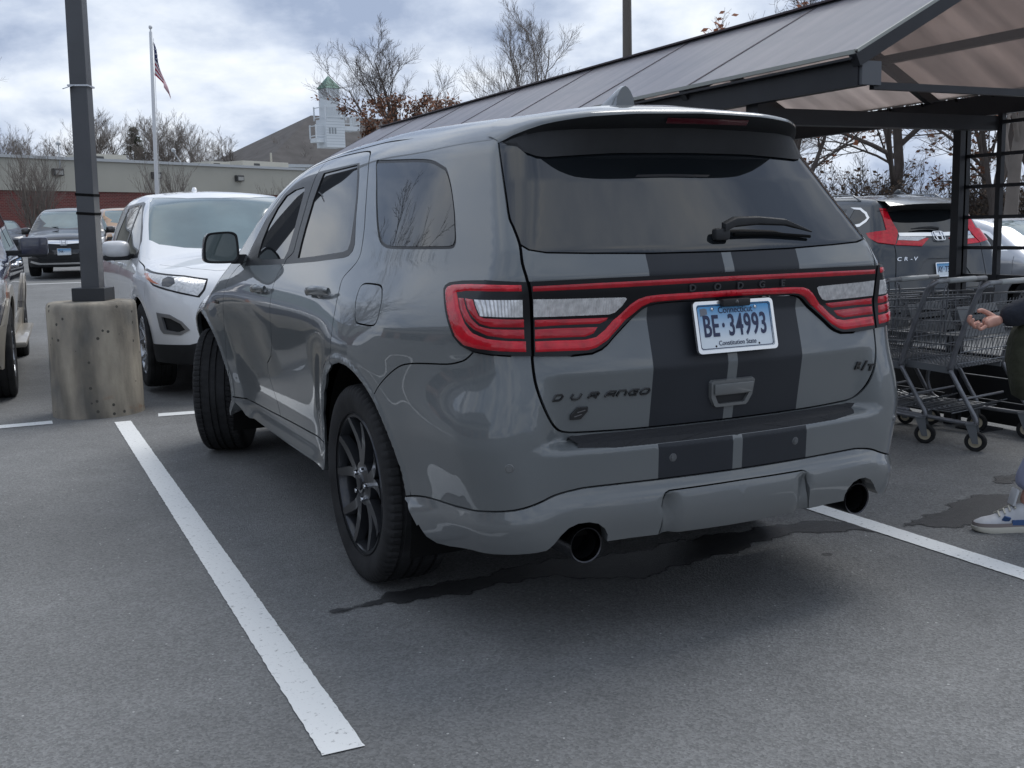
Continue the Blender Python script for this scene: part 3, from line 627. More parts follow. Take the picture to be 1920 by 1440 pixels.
    fgl = pts('2.446,1.568 2.604,1.561 2.742,1.537 2.836,1.477 2.893,1.396 2.905,1.314 2.883,1.250 2.860,1.226 2.713,1.219 2.320,1.228 2.300,1.265 2.335,1.374 2.375,1.470 2.41,1.555')
    dm = pts('2.345,1.690 2.305,1.628 2.291,1.530 2.235,1.356 2.192,1.265 2.211,1.249 2.269,1.229 2.274,1.205 2.289,1.195 2.314,1.159 2.315,1.129 2.311,1.090 2.303,1.046 2.305,1.002 2.312,.94 2.325,.88 2.363,.812 2.411,.764 2.520,.715 2.540,.668 2.520,.607 2.490,.540 2.440,.455')
    dr = pts('1.262,.80 1.246,.876 1.240,.918 1.240,.971 1.245,1.007 1.261,1.059 1.293,1.111 1.325,1.153 1.322,1.178 1.279,1.212 1.255,1.237 1.255,1.273 1.312,1.358 1.370,1.423 1.436,1.499 1.512,1.582 1.574,1.640 1.632,1.672 1.694,1.684 1.812,1.689 1.998,1.691 2.266,1.689 2.512,1.673 2.66,1.645 2.79,1.575 2.935,1.490 3.024,1.395 3.095,1.284 3.13,1.235 3.16,1.20')
    dr = cr(dr, False, 3)
    df = pts('3.10,1.205 3.16,1.195 3.245,1.173 3.315,1.132 3.350,1.090 3.358,1.049 3.360,.997 3.380,.92 3.405,.85 3.44,.745 3.458,.66 3.47,.56')
    st = pts('3.46,.425 3.30,.436 3.188,.446 2.948,.450 2.672,.452 2.441,.456 2.182,.459 1.966,.460 1.60,.464')
    rd = np.concatenate([dm, st[st[:, 0] < 2.43], dr[:64], [(2.345, 1.690)]])
    fd = np.concatenate([dm[::-1], dr[63:], df, [(3.47, .50)], st[st[:, 0] > 2.45]])
    fuel = pts('1.077,1.102 1.093,1.133 1.089,1.149 1.054,1.157 .951,1.157 .904,1.152 .873,1.135 .837,1.100 .822,1.058 .827,1.030 .859,1.018 .977,1.018 1.007,1.025 1.037,1.052')
    sx0, sx1 = B.ux(-.300), B.ux(-.019)
    def stripe(z0, z1): return np.array([(sx0, z0), (sx0, z1), (sx1, z1), (sx1, z0)])
    def vofs(u, z):
        t = np.interp(u, valz[:, 0], valz[:, 1]) - z
        return .022 * (np.clip(t / .046, 0, 1) * .8 + .2 * sst(0, .055, t)) - .012 * sst(.10, .2, t) + np.where(u < -.11, -.014 * np.exp(-((u + .12) / .03) ** 2) * sst(.04, .07, t) * (1 - sst(.09, .15, t)), 0)
    def tofs(u, z): return vofs(u, z) + .006 * sst(.365, .40, z) - .022 * np.exp(-((u + .135) / .022) ** 2) * (1 - sst(.47, .505, z))
    def dome(poly, base, h, w):
        q = dens(poly, .01); return lambda u, z: base + h * np.sqrt(np.clip(1 - (1 - np.clip(pldist(np.stack([u, z], 1), q, True) / w, 0, 1)) ** 2, 0, 1))
    R_ = [dict(name=None, poly=archr), dict(name=None, poly=archf),
          dict(name='fuel_door', poly=fuel, m=PAINT, mir=None), dict(name='quarter_window', poly=qgi, m=M_GLASS, off=-.002, mir='pair'), dict(name='window_seal', poly=qg, m=M_BLACKGLOSS, off=-.004, mir='pair'),
          dict(name='rear_door_window', poly=rgl, m=M_GLASS, off=-.004, mir='pair'), dict(name='window_trim', poly=rwin, m=M_BLACKGLOSS, off=.001, mir='pair'),
          dict(name='front_door_window', poly=fgl, m=M_GLASS, off=-.004, mir='pair'), dict(name='window_trim', poly=fwin, m=M_BLACKGLOSS, off=.001, mir='pair'),
          dict(name='reversing_lamp', poly=revo, m=M_LENS, off=.011, mir='pair', sub='tail_lamp', hl=.01), dict(name='red_lens', poly=redC, m=M_RED, off=dome(redC, .0102, .004, .008), mir='pair', sub='tail_lamp', hl=.01), dict(name='red_bar', poly=barA, m=M_REDD, off=dome(barA, .0102, .003, .006), mir='pair', sub='tail_lamp', hl=.01), dict(name='red_bar', poly=barB, m=M_REDD, off=dome(barB, .0102, .003, .006), mir='pair', sub='tail_lamp', hl=.01),
          dict(name='tail_lamp', poly=lo_, m=M_BLACKGLOSS, off=.010, mir='pair', fl=.04),
          dict(name='reversing_lamp', poly=revi, m=M_LENS, off=.011, mir='pair', sub='hatch_lamp', hl=.01), dict(name='red_strip', poly=redT, m=M_REDD, off=dome(redT, .0102, .003, .005), mir='both', sub='hatch_lamp', hl=.01), dict(name='red_lens', poly=redB, m=M_RED, off=dome(redB, .0102, .004, .008), mir='both', sub='hatch_lamp', hl=.01), dict(name='red_bar', poly=bar1, m=M_REDD, off=dome(bar1, .0102, .003, .006), mir='pair', sub='hatch_lamp', hl=.01), dict(name='red_bar', poly=bar2, m=M_REDD, off=dome(bar2, .0102, .003, .006), mir='pair', sub='hatch_lamp', hl=.01),
          dict(name='hatch_lamp', poly=li_, m=M_BLACKGLOSS, off=.010, mir='both', fl=.05, only=hatch),
          dict(name='rear_window', poly=hgl, m=M_GLASS, off=-.002, mir='both'),
          dict(name='stripe', poly=stripe(.7085, 1.15), m=STRIPE, mir='pair', fl=0, only=hatch), dict(name='stripe', poly=stripe(1.151, 1.30), m=STRIPE, mir='pair', fl=0, only=hatch), dict(name='centre_strip', poly=np.array([(um, .70), (um, 1.15), (sx1, 1.15), (sx1, .70)]), m=PAINT, mir='both', fl=0, only=hatch), dict(name='centre_strip', poly=np.array([(um, 1.151), (um, 1.30), (sx1, 1.30), (sx1, 1.151)]), m=PAINT, mir='both', fl=0, only=hatch), dict(name='hatch_shelf', poly=np.array([(um, 1.17), (um, 1.30), (.26, 1.30), (.26, 1.17)]), m=PAINT, mir='pair', fl=.02, only=hatch, clean=1), dict(name='hatch', poly=hatch, m=PAINT, mir='pair', fl=.02, clean=1),
          dict(name='tow_cover', poly=tow, m=PAINT, off=tofs, mir='both'), dict(name='lower_valance', poly=val, m=PAINT, off=vofs, mir='both', fl=.05),
          dict(name='stripe', poly=stripe(.545, .6635), m=STRIPE, mir='pair', fl=0), dict(name='rear_bumper', poly=bump, m=PAINT, mir='both', fl=.03),
          dict(name='rear_door', poly=rd, m=PAINT, mir='pair'), dict(name='front_door', poly=fd, m=PAINT, mir='pair'),
          dict(name='sill', poly=np.concatenate([st, pts('1.55,.464 1.55,.3 3.5,.3 3.5,.42')]), m=PAINT, mir='pair', fl=.06),
          dict(name='headlamp', poly=pts('4.42,.86 4.42,.80 4.70,.74 5.05,.76 5.05,.84 4.75,.89'), m=M_LENS, off=.004, mir='pair'),
          dict(name='grille', poly=np.array([(5.10, .58), (5.10, .85), (uM, .85), (uM, .58)]), m=M_BLACKPL, off=-.006, mir='both'),
          dict(name='front_fender', poly=np.concatenate([df, pts('3.47,.30 4.52,.30 4.52,1.2 3.2,1.35 3.10,1.24')]), m=PAINT, mir='pair', fl=.03), dict(name='front_bumper', poly=np.array([(4.5, .1), (4.5, 1.2), (uM, 1.2), (uM, .1)]), m=PAINT, mir='both'),
          dict(name='quarter_panel', poly=None, m=PAINT, mir='pair', fl=.03)]
    seams = [dict(pl=dm, w=.006), dict(pl=dr, w=.006), dict(pl=df, w=.006), dict(pl=st, w=.007), dict(pl=bq, w=.005), dict(pl=vseam, w=.006), dict(pl=hg, w=.0065),
             dict(pl=hgl[24:-1], w=.006), dict(pl=cr(fuel, True, 3), w=.006, closed=True), dict(pl=tow[:6], w=.005), dict(pl=li_[7:], w=.006), dict(pl=lo_[1:-1], w=.005)]
    ex = []
    for yc, zc, ry, rz in B.arches:
        for d in np.arange(-.005, .06, .006):
            n = int(2 * math.pi * .47 / .03); ex += [(yc + (ry + d) * math.cos(t + d * 60), zc + (rz + d) * math.sin(t + d * 60)) for t in np.linspace(0, 2 * math.pi, n, endpoint=False)]
    for z in np.concatenate([np.arange(.652, .712, .0035), np.arange(.49, .60, .009), np.arange(.885, .95, .008)]):
        ex += [(u, z + .0004) for u in np.arange(um + .011, .30, .022)]
    lu, lz = np.meshgrid(np.arange(um + .004, .45, .0062), np.arange(.955, 1.195, .0062)); ex += np.stack([lu.ravel() + .0005, lz.ravel() + .0003], 1).tolist()
    D = cut(B, lambda v: B.pos(v[:, 0], v[:, 1]), True, outline, R_, seams, .02, np.array(ex))
    made = {}
    for i, r in enumerate(R_):
        if i not in D: continue
        if r.get('sub'): continue
        r['o'] = panel(r['name'], D[i], r['m'], root, r.get('fl', .014), r['mir'], r.get('label')); made.setdefault(r['name'], []).extend(r['o'])
    for i, r in enumerate(R_):
        if i not in D or not r.get('sub'): continue
        os_ = panel(r['name'], D[i], r['m'], root, .006, r['mir'])
        ps = made[r['sub']]
        for k, o in enumerate(os_): o.parent = ps[k % len(ps)]
    if 'gap' in D: panel('gap_backing', D['gap'], M_GAP, root, 0, 'both')
    # roof, windscreen and bonnet
    tp = dens(top, .04, False); p3 = B.pos(tp[:, 0], tp[:, 1]); half = np.concatenate([p3[:, :2], [(0, p3[-1, 1]), (0, p3[0, 1])]])
    ws = pts('-.60,2.93 -.45,2.96 0,3.0 0,3.82 -.45,3.76 -.70,3.60 -.78,3.46 -.72,3.22 -.66,3.05')
    RT = [dict(name='windscreen', poly=ws, m=M_GLASS, off=-.003, mir='both'), dict(name='roof', poly=pts('-1,.3 -1,3.3 -.55,2.9 0,2.96 0,.3'), m=PAINT, mir='both'), dict(name='cowl', poly=pts('-1,3.4 -.62,3.70 0,3.80 0,3.92 -.7,3.82 -1,3.72'), m=M_BLACKPL, mir='both'), dict(name='bonnet', poly=None, m=PAINT, mir='both')]
    DT = cut(B, lambda v: B.top(v[:, 0], v[:, 1]), False, half, RT, [dict(pl=pts('-.62,.62 -.60,2.88'), w=.008)], .035)
    for i, r in enumerate(RT):
        if i in DT: panel(r['name'], DT[i], r['m'], root, .012, r['mir'])
    # spoiler: painted skin over a black underside
    xs = np.linspace(-.612, .612, 41); lipz = np.interp(np.abs(xs), [0, .25, .40, .45, .51, .573, .612], [1.705, 1.699, 1.691, 1.685, 1.676, 1.652, 1.624]); lipy = .20 + .285 * (np.abs(xs) / .612) ** 4
    def roofz(x, y): return B.top(np.array([x]), np.array([y]))[0, 2]
    V = []; VU = []
    for x, ly, lz in zip(xs, lipy, lipz):
        ry = .66; rz_ = roofz(x, ry) + .003; my = (ry + ly) / 2; mz = (rz_ + lz) / 2 + .022 * (1 - (abs(x) / .612) ** 3)
        if abs(x) > .56: ry = max(ly + .03, .58); rz_ = roofz(x * .985, ry) + .002; my = (ry + ly) / 2; mz = (rz_ + lz) / 2 + .006
        V += [(x, ry, rz_), (x, my, mz), (x, ly + .03, lz + .017), (x, ly + .004, lz + .009), (x, ly, lz)]
        uz = np.interp(abs(x), [0, .27, .44, .53, .575, .612], [1.583, 1.581, 1.572, 1.567, 1.577, 1.612]); pu = B.rear(x, uz, .004)[0]
        mid = Vector((x, (ly + pu.y) / 2 + .03, lz - .035 * (1 - (abs(x) / .612) ** 4) - .004))
        VU += [(x, ly + .001, lz - .0015), (x, ly + .012, lz - .010), tuple(mid), tuple(pu), (x, pu.y + .05, pu.z + .012)]
    nn = 5; fa = [(i * nn + j, (i + 1) * nn + j, (i + 1) * nn + j + 1, i * nn + j + 1) for i in range(len(xs) - 1) for j in range(nn - 1)]
    sp = mk('spoiler', V, fa, PAINT, root, True)
    und = mk('spoiler_underside', VU, fa, M_BLACKPL, root, 40)
    bl = MB(); brk = []
    for i, x in enumerate(np.linspace(-.13, .20, 14)):
        ly = .20 + .285 * (abs(x) / .612) ** 4; brk += [(x, ly + .012, 1.689), (x, ly + .026, 1.673)]
    mk('high_brake_lamp', brk, [(2 * i, 2 * i + 2, 2 * i + 3, 2 * i + 1) for i in range(13)], mat('brake_lens', (.07, .006, .012), rough=.2, coat=1), und)
    # step pad on the bumper ledge
    V = []; xs2 = np.linspace(-.585, .585, 63); pad = mat('step_pad_plastic', (.030, .031, .034), rough=.7, spec=.25)
    n_, l_ = nodes_of(pad); tcx = n_.new('ShaderNodeTexCoord'); mpx = n_.new('ShaderNodeMapping'); mpx.inputs['Scale'].default_value = (1, 1.5, 1); brx = n_.new('ShaderNodeTexBrick'); brx.inputs['Scale'].default_value = 9; brx.inputs['Mortar Size'].default_value = .035; l_.new(tcx.outputs['Object'], mpx.inputs[0]); l_.new(mpx.outputs[0], brx.inputs['Vector'])
    bx_ = n_.new('ShaderNodeBump'); bx_.inputs['Strength'].default_value = 1; bx_.inputs['Distance'].default_value = .006; l_.new(brx.outputs['Fac'], bx_.inputs['Height']); bx_.invert = True; l_.new(bx_.outputs[0], n_['Principled BSDF'].inputs['Normal'])
    for x in xs2:
        t = abs(x) / .585; f_ = B.rear(x * .96, .60)[0].y + .010; b_ = B.rear(x, .70)[0].y - .004; xf = x * .96
        V += [(xf, f_ - .006, .664), (xf, f_, .6835), (x * .965, f_ + .014, .6885), (x, b_, .7035), (x, b_ + .01, .690)]
    mk('step_pad', V, [(i * 5 + j, (i + 1) * 5 + j, (i + 1) * 5 + j + 1, i * 5 + j + 1) for i in range(62) for j in range(4)], pad, root, 30)
    # tailgate handle
    p, n = B.rear(0, .80, .0); hr = empty('tailgate_handle', p, (math.atan2(n.z, -n.y) * -1, 0, 0), parent=root)
    hp = [(-.090, .040), (-.083, .047), (.083, .047), (.090, .040), (.085, -.01), (.070, -.038), (.062, -.045), (-.062, -.045), (-.070, -.038), (-.085, -.01)]
    ip = [(-.068, -.004), (.068, -.004), (.064, -.012), (.054, -.030), (.050, -.034), (-.050, -.034), (-.054, -.030), (-.064, -.012)]
    n1, n2 = len(hp), len(ip); b = MB(); b.add([(x, 0.002, z) for x, z in hp] + [(x * .97, -.012, z * .97) for x, z in hp], [(a, (a + 1) % n1, n1 + (a + 1) % n1, n1 + a) for a in range(n1)])
    vv, _e, ff, *_ = delaunay_2d_cdt([Vector((x * .97, z * .97)) for x, z in hp] + [Vector(q) for q in ip], [(a, (a + 1) % n1) for a in range(n1)] + [(n1 + a, n1 + (a + 1) % n2) for a in range(n2)], [], 0, 1e-6); ipa = np.array(ip); ff = [f for f in ff if not inpoly(np.array([[sum(vv[k][0] for k in f) / 3, sum(vv[k][1] for k in f) / 3]]), ipa)[0] and inpoly(np.array([[sum(vv[k][0] for k in f) / 3, sum(vv[k][1] for k in f) / 3]]), np.array(hp) * .97)[0]]
    b.add([(q[0], -.012, q[1]) for q in vv], ff); b.add([(x, -.012, z) for x, z in ip] + [(x, .012, z) for x, z in ip], [(a, (a + 1) % n2, n2 + (a + 1) % n2, n2 + a) for a in range(n2)]); b.build('handle_surround', PAINT, hr, smooth=25)
    mk('grip_pocket', [(x, -.002, z) for x, z in ip], [tuple(range(n2))], mat('handle_recess_dark', (.02, .021, .023), rough=.7), hr); MB().prism([(-.078, .036), (.078, .036), (.074, .0), (-.074, .0)], .007, (0, -.0125, 0)).build('grip', PAINT, hr, bevel=.003, smooth=35)
    for o in hr.children: o.rotation_euler = (0, 0, 0)
    # exhaust tips
    M_EX = mat('dark_chrome', (.06, .06, .065), rough=.25, metal=1.0)
    for sx in (-1, 1):
        ex_ = MB().lathe([(.046, .02), (.052, .0), (.056, -.002), (.0575, .006), (.0575, .22)], 40, 'y').build('exhaust_tip', M_EX, root, smooth=40); ex_.location = (sx * .555, .045, .368)
        MB().lathe([(.0001, .10), (.0565, .10)], 24, 'y').build('pipe_inside', M_GAP, ex_)
        MB().lathe([(.046, .018), (.047, .11)], 30, 'y').build('pipe_bore', M_GAP, ex_, smooth=True)
    # parking sensors
    for x, z, r in ((-.248, .615, .0125), (.248, .615, .0125), (-.665, .626, .0125), (.665, .626, .0125)):
        p, n = B.rear(x, z, .001); so = MB().lathe([(.0001, .003), (r * .7, .003), (r * .72, .0), (r, .0), (r * 1.15, -.002)], 20, 'z').build('parking_sensor', PAINT if abs(x) > .5 else mat('grey_sensor', (.1, .105, .11), rough=.4), root, smooth=30); so.location = p; so.rotation_euler = n.to_track_quat('Z', 'Y').to_euler()
    # lettering
    def put(o, x, z, off=.002, tilt=0):
        p, n = B.rear(x, z, off); o.location = p; X = Vector((0, 0, 1)).cross(n).normalized(); Y = n.cross(X); o.rotation_euler = Matrix((X, Y, n)).transposed().to_euler(); return o
    M_BADGE = mat('black_badge', (.012, .013, .015), rough=.25, coat=.5)
    GL = {'D': [[(0, 0), (0, 1), (.8, 1), (1, .75), (1, .25), (.8, 0), (0, 0)]], 'U': [[(0, 1), (0, .25), (.2, 0), (.8, 0), (1, .25), (1, 1)]], 'R': [[(0, 0), (0, 1), (.85, 1), (1, .85), (1, .55), (.85, .42), (.1, .42)], [(.5, .42), (1, 0)]], 'A': [[(0, 0), (0, .7), (.3, 1), (1, 1), (1, 0)], [(0, .38), (1, .38)]],
          'N': [[(0, 0), (0, 1), (.8, 1), (1, .75), (1, 0)]], 'G': [[(1, 1), (.2, 1), (0, .75), (0, .25), (.2, 0), (1, 0), (1, .5), (.5, .5)]], 'O': [[(.2, 0), (0, .25), (0, .75), (.2, 1), (.8, 1), (1, .75), (1, .25), (.8, 0), (.2, 0)]]}
    for ch, x in zip('DURANGO', np.linspace(-.562, -.324, 7)):
        b = MB()
        for st_ in GL[ch]: b.tube([((q[0] - .5) * .0275 + (q[1] - .5) * .010, (q[1] - .5) * .017, 0) for q in st_], .0039, 6)
        put(b.build('badge_letter', M_BADGE, root, smooth=40), x, .829, .0015)
    for ch, x in zip('DODGE', (-.062, .032, .122, .212, .302)): put(textmesh('brand_letter', ch, .030, mat('dark_letter', (.05, .05, .055), rough=.3), root, depth=.006, xs=1.15, bold=.0006), x - .12 + .03, 1.1475, .013)
    put(textmesh('badge_letter', 'R', .036, M_BADGE, root, depth=.006, xs=1.3, shear=.3, bold=.0015), .545, .836, .003)
    put(textmesh('badge_letter', '/', .045, M_BADGE, root, depth=.006, xs=1.0, shear=.3, bold=.0015), .566, .833, .003)
    put(textmesh('badge_letter', 'T', .032, M_BADGE, root, depth=.006, xs=1.3, shear=.3, bold=.0015), .585, .825, .003)
    aw = MB().prism([(-.035, -.024), (.008, -.024), (.035, .006), (.035, .024), (-.006, .024), (-.035, -.006)], .006, (0, 0, 0), (1, 0, 0), (0, 1, 0)).build('drive_badge', M_BADGE, root, bevel=.001); put(aw, -.515, .776, .001).scale = (.82, .82, 1)
    for q, (ax, ay, bx2, by2) in enumerate(((-.020, -.012, .010, -.004), (-.008, .004, .024, .012))):
        MB().bar((ax, ay, .0065), (bx2, by2, .0065), .003, .002).build('badge_line', mat('badge_silver', (.3, .3, .32), rough=.3, metal=1), aw)
    # number plate
    PB = mat('plate_white', (.75, .78, .80), rough=.35)
    nP, lP = nodes_of(PB); tcP = nP.new('ShaderNodeTexCoord'); seP = nP.new('ShaderNodeSeparateXYZ'); lP.new(tcP.outputs['Generated'], seP.inputs[0]); raP = nP.new('ShaderNodeValToRGB'); lP.new(seP.outputs['Y'], raP.inputs[0])
    raP.color_ramp.elements[0].position = .25; raP.color_ramp.elements[0].color = (.70, .76, .80, 1); raP.color_ramp.elements[1].position = .92; raP.color_ramp.elements[1].color = (.07, .30, .58, 1); lP.new(raP.outputs[0], nP['Principled BSDF'].inputs['Base Color'])
    NAVY = mat('plate_navy', (.018, .026, .075), rough=.4)
    pl = plate('BE\u00b734993', 'Connecticut', 'Constitution State', PB, NAVY, root, full=True); pl.location = (.003, .030, 1.0185); pl.rotation_euler = (math.radians(90) - .22, 0, 0)
    hc = MB().box((0, 0, 0), (.11, .035, .024)).build('camera_housing', M_BLACKPL, root, bevel=.005, smooth=35); hc.location = (.005, .040, 1.094)
    MB().lathe([(.0001, -.021), (.007, -.02), (.009, -.016)], 14, 'y').build('camera_lens', M_GLASS, hc, smooth=True)
    # rear wiper
    w = empty('rear_wiper', (0, 0, 0), parent=root)
    wp = [B.rear(x, z, o)[0] for x, z, o in ((.0, 1.315, .03), (.05, 1.33, .035), (.15, 1.333, .035), (.27, 1.328, .03), (.385, 1.300, .02))]
    b = MB(); V = []
    for q, (p, hh, tt) in enumerate(zip(wp, (.034, .036, .030, .024, .006), (.024, .026, .022, .016, .006))):
        for i, j in ((-.5, -.5), (.5, -.35), (.5, .35), (-.5, .5)): V.append((p.x, p.y - i * tt, p.z + j * hh))
    b.add(V, [(i * 4 + k, i * 4 + (k + 1) % 4, i * 4 + 4 + (k + 1) % 4, i * 4 + 4 + k) for i in range(4) for k in range(4)] + [(0, 1, 2, 3), (19, 18, 17, 16)]); b.build('wiper_arm', M_BLACKPL, w, bevel=.004, smooth=40)
    p = B.rear(-.005, 1.305, .012)[0]; MB().box(p, (.06, .03, .04)).build('wiper_pivot', M_BLACKPL, w, bevel=.01, smooth=40)
    MB().tube([B.rear(x, z, .008)[0] for x, z in ((.05, 1.306), (.2, 1.305), (.38, 1.291))], .006, 6).build('wiper_blade', M_UNDER, w)
    # antenna fin
    V = []; prof = ((0, .042, .0), (.02, .040, .012), (.06, .030, .040), (.10, .018, .058), (.115, .012, .062))
    for k in range(9):
        t = k / 8; y0 = .66 + .17 * t; hgt = .066 * (1 - t) ** .8 * (1 if k else .9); wd = .036 * (1 - .55 * t)
        for a in np.linspace(0, math.pi, 9): V.append((wd * math.cos(a) * (1 - .35 * math.sin(a) ** 2), y0 + .03 * (1 - math.sin(a)) * (0 if k else 0), 1.755 + .01 * t + hgt * math.sin(a) ** .7 if 0 < a < math.pi else 1.75))
    fin = mk('antenna_fin', V, [(i * 9 + j, i * 9 + j + 1, (i + 1) * 9 + j + 1, (i + 1) * 9 + j) for i in range(8) for j in range(8)] + [tuple(range(8, -1, -1))], PAINT, root, 50); fin.location = (0, -.05, .008 - .5 * 1.755); fin.scale = (1.15, 1.1, 1.5)
    # door handles, mirrors, badge on the door
    for sx in (-1, 1):
        for u0, u1, z in ((2.64, 2.38, 1.070), (1.66, 1.36, 1.096)):
            V = []; k = 0; n_s = 9
            for i in range(n_s):
                t = i / (n_s - 1); u = u0 + (u1 - u0) * t; p, n = B.at(u, z + .012 * t, 0); o = .034 * math.sin(math.pi * min(max(t * .9 + .05, 0), 1)) ** .35; hw = .016 + .004 * math.sin(math.pi * t)
                for a in range(8):
                    A = 2 * math.pi * a / 8; q = p + n * (o + .010 * math.cos(A)); V.append((q.x * (-sx), q.y, q.z + hw * math.sin(A)))
            mk('door_handle', V, [(i * 8 + a, i * 8 + (a + 1) % 8, i * 8 + 8 + (a + 1) % 8, i * 8 + 8 + a) for i in range(n_s - 1) for a in range(8)] + [tuple(range(8)), tuple(range(8 * n_s - 1, 8 * n_s - 9, -1))], PAINT, root, True)
            p, n = B.at((u0 + u1) / 2, z - .012, -.004); MB().lathe([(.0001, -.004), (.035, -.002), (.045, .006)], 20, 'x', c=(p.x * -sx, p.y, p.z)).build('handle_recess', M_BLACKGLOSS if 0 else PAINT, root, smooth=True)
        me = empty('door_mirror', (sx * .985, 3.17, 1.285), (0, 0, sx * .0), parent=root)
        sh = [(-.096, -.075), (-.100, -.03), (-.092, .03), (-.075, .066), (-.045, .076), (.04, .080), (.075, .070), (.088, .045), (.092, -.05), (.080, -.078), (.05, -.090), (-.06, -.088)]
        sh = [(q[0] * (1 if sx < 0 else -1), q[1]) for q in cr(sh, True, 3)]
        V = []; rings = ((0, 1.0), (-.004, 1.0), (.05, .98), (.09, .86), (.115, .62), (.122, .2)); n0 = len(sh)
        for d, k in rings: V += [(q[0] * k, d, q[1] * k) for q in sh]
        mk('mirror_shell', V, [(i * n0 + a, i * n0 + (a + 1) % n0, (i + 1) * n0 + (a + 1) % n0, (i + 1) * n0 + a) for i in range(5) for a in range(n0)] + [tuple(range(5 * n0, 6 * n0))], mat('mirror_black', (.03, .032, .035), rough=.3, coat=.6), me, 50)
        mk('mirror_glass', [(q[0] * .86, -.001, q[1] * .86) for q in sh], [tuple(range(n0))], mat('mirror_surface', (.10, .13, .13), rough=.03, metal=0, coat=1, spec=1), me)
        mk('mirror_bezel', [(q[0] * k, d, q[1] * k) for d, k in ((-.003, 1.0), (-.006, .93), (.001, .86)) for q in sh], [(i * n0 + a, i * n0 + (a + 1) % n0, (i + 1) * n0 + (a + 1) % n0, (i + 1) * n0 + a) for i in range(2) for a in range(n0)], M_BLACKPL, me, True)
        V = []
        for t in range(5): k = t / 4; V += [(-sx * (.06 + .12 * k), .02 + a2 * .5, -.075 + .035 * k * 0 + b2) for a2, b2 in ((-.04, -.02), (.10, -.02), (.10, .03), (-.04, .03))]
        mk('mirror_arm', V, [(i * 4 + a, i * 4 + (a + 1) % 4, i * 4 + 4 + (a + 1) % 4, i * 4 + 4 + a) for i in range(4) for a in range(4)], M_BLACKPL, me)
    p, n = B.at(3.52, .968, .003); hb = textmesh('side_badge', 'HEMI', .028, M_BADGE, root, depth=.004, xs=1.5); hb.location = p; X = Vector((0, -1, 0)); X = (X - n * X.dot(n)).normalized(); hb.rotation_euler = Matrix((X, n.cross(X), n)).transposed().to_euler()
    # wheels, wheel housings, floor
    RIM = mat('dark_grey_rim', (.032, .034, .039), rough=.3, metal=.6, coat=.4)
    for sx in (-1, 1):
        wheel(root, sx * .812, 1.142, .386, .386, .262, .270, RIM, sx); wheel(root, sx * .815, 4.10, .386, .386, .262, .262, RIM, sx, steer=math.radians(-24))
        for yc in (1.14, 4.03):
            V = []; n0 = 24
            for i in range(n0 + 1):
                a = math.pi * (-.12 + 1.24 * i / n0); r = .50
                for xx in (-.90, -.50): V.append((sx * -xx * -1 if 0 else sx * -xx, yc + r * .98 * math.cos(a), .39 + r * 1.0 * math.sin(a)))
            V = [(sx * abs(v[0]), v[1], v[2]) for v in V]
            mk('wheel_housing', V + [(sx * .5, yc, .0 + .25)], [(2 * i, 2 * i + 2, 2 * i + 3, 2 * i + 1) for i in range(n0)] + [(2 * i + 1, 2 * i + 3, 2 * (n0 + 1)) for i in range(n0)], M_UNDER, root)
    MB().box((0, 2.45, .40), (1.0, 4.3, .2)).box((0, 2.55, .42), (1.66, 1.8, .14)).box((0, .42, .50), (1.35, .62, .24)).build('floor_pan', M_UNDER, root)
    MB().tube([(-.555, .26, .368), (-.55, .5, .37), (-.45, .8, .36)], .035, 10).tube([(.555, .26, .368), (.55, .5, .37), (.45, .8, .36)], .035, 10).box((0, .55, .36), (.75, .28, .14)).build('exhaust_silencer', mat('exhaust_steel', (.08, .075, .07), rough=.5, metal=.8), root, bevel=.02)
    return root, B
def plate(txt, topt, bott, m_bg, m_ink, parent, full=False):
    """number plate lying in its own xy plane, facing +z"""
    e = empty('number_plate', parent=parent)
    pts_ = rrect(.307, .156, .012); MB().prism(pts_, .002, (0, 0, 0), (1, 0, 0), (0, 1, 0)).build('plate_sheet', m_bg, e)
    b = MB(); o = rrect(.318, .168, .014); i = rrect(.296, .146, .010); n = len(o)
    b.add([(x, y, -.004) for x, y in o] + [(x, y, .006) for x, y in o] + [(x, y, .006) for x, y in i] + [(x, y, .001) for x, y in i], [(k * n + a, k * n + (a + 1) % n, (k + 1) * n + (a + 1) % n, (k + 1) * n + a) for k in range(3) for a in range(n)]).build('plate_frame', M_CHROME if not full else mat('plate_frame_silver', (.7, .71, .72), rough=.22, metal=.85), e)
    if full:
        o = rrect(.290, .140, .009); i = rrect(.285, .135, .008)
        b = MB(); b.add([(x, y, .0026) for x, y in o] + [(x, y, .0026) for x, y in i], [(a, (a + 1) % n, n + (a + 1) % n, n + a) for a in range(n)]).build('plate_border', m_ink, e)
        textmesh('plate_state', topt, .030, m_ink, e, (.006, .0525, .003), depth=.001, xs=.92); textmesh('plate_motto', bott, .022, m_ink, e, (.0, -.0535, .003), depth=.001, xs=.92)
        MB().prism([(-.133, .036), (-.133, .060), (-.116, .062), (-.106, .058), (-.106, .042), (-.118, .040)], .0008, (0, 0, .0022), (1, 0, 0), (0, 1, 0)).build('state_outline', mat('plate_grey', (.16, .17, .2), rough=.5), e)
        for x in (-.086, .086): MB().lathe([(.0001, .008), (.005, .007), (.006, .002)], 10, 'z', c=(x, .058, 0)).build('plate_screw', M_CHROME, e, smooth=True)
        for x in (-.086, .086): MB().lathe([(.0001, .0028), (.0035, .0028)], 10, 'z', c=(x, -.062, 0)).build('plate_hole', M_GAP, e)
    xs_ = np.linspace(-.112, .112, len(txt)) if len(txt) < 9 else np.linspace(-.125, .125, len(txt))
    for ch, x in zip(txt, xs_): textmesh('plate_character', ch, .098 if full else .10, m_ink, e, (x, 0 if ch != '\u00b7' else .0, .003), depth=.0016, xs=.60, bold=.0016)
    return e
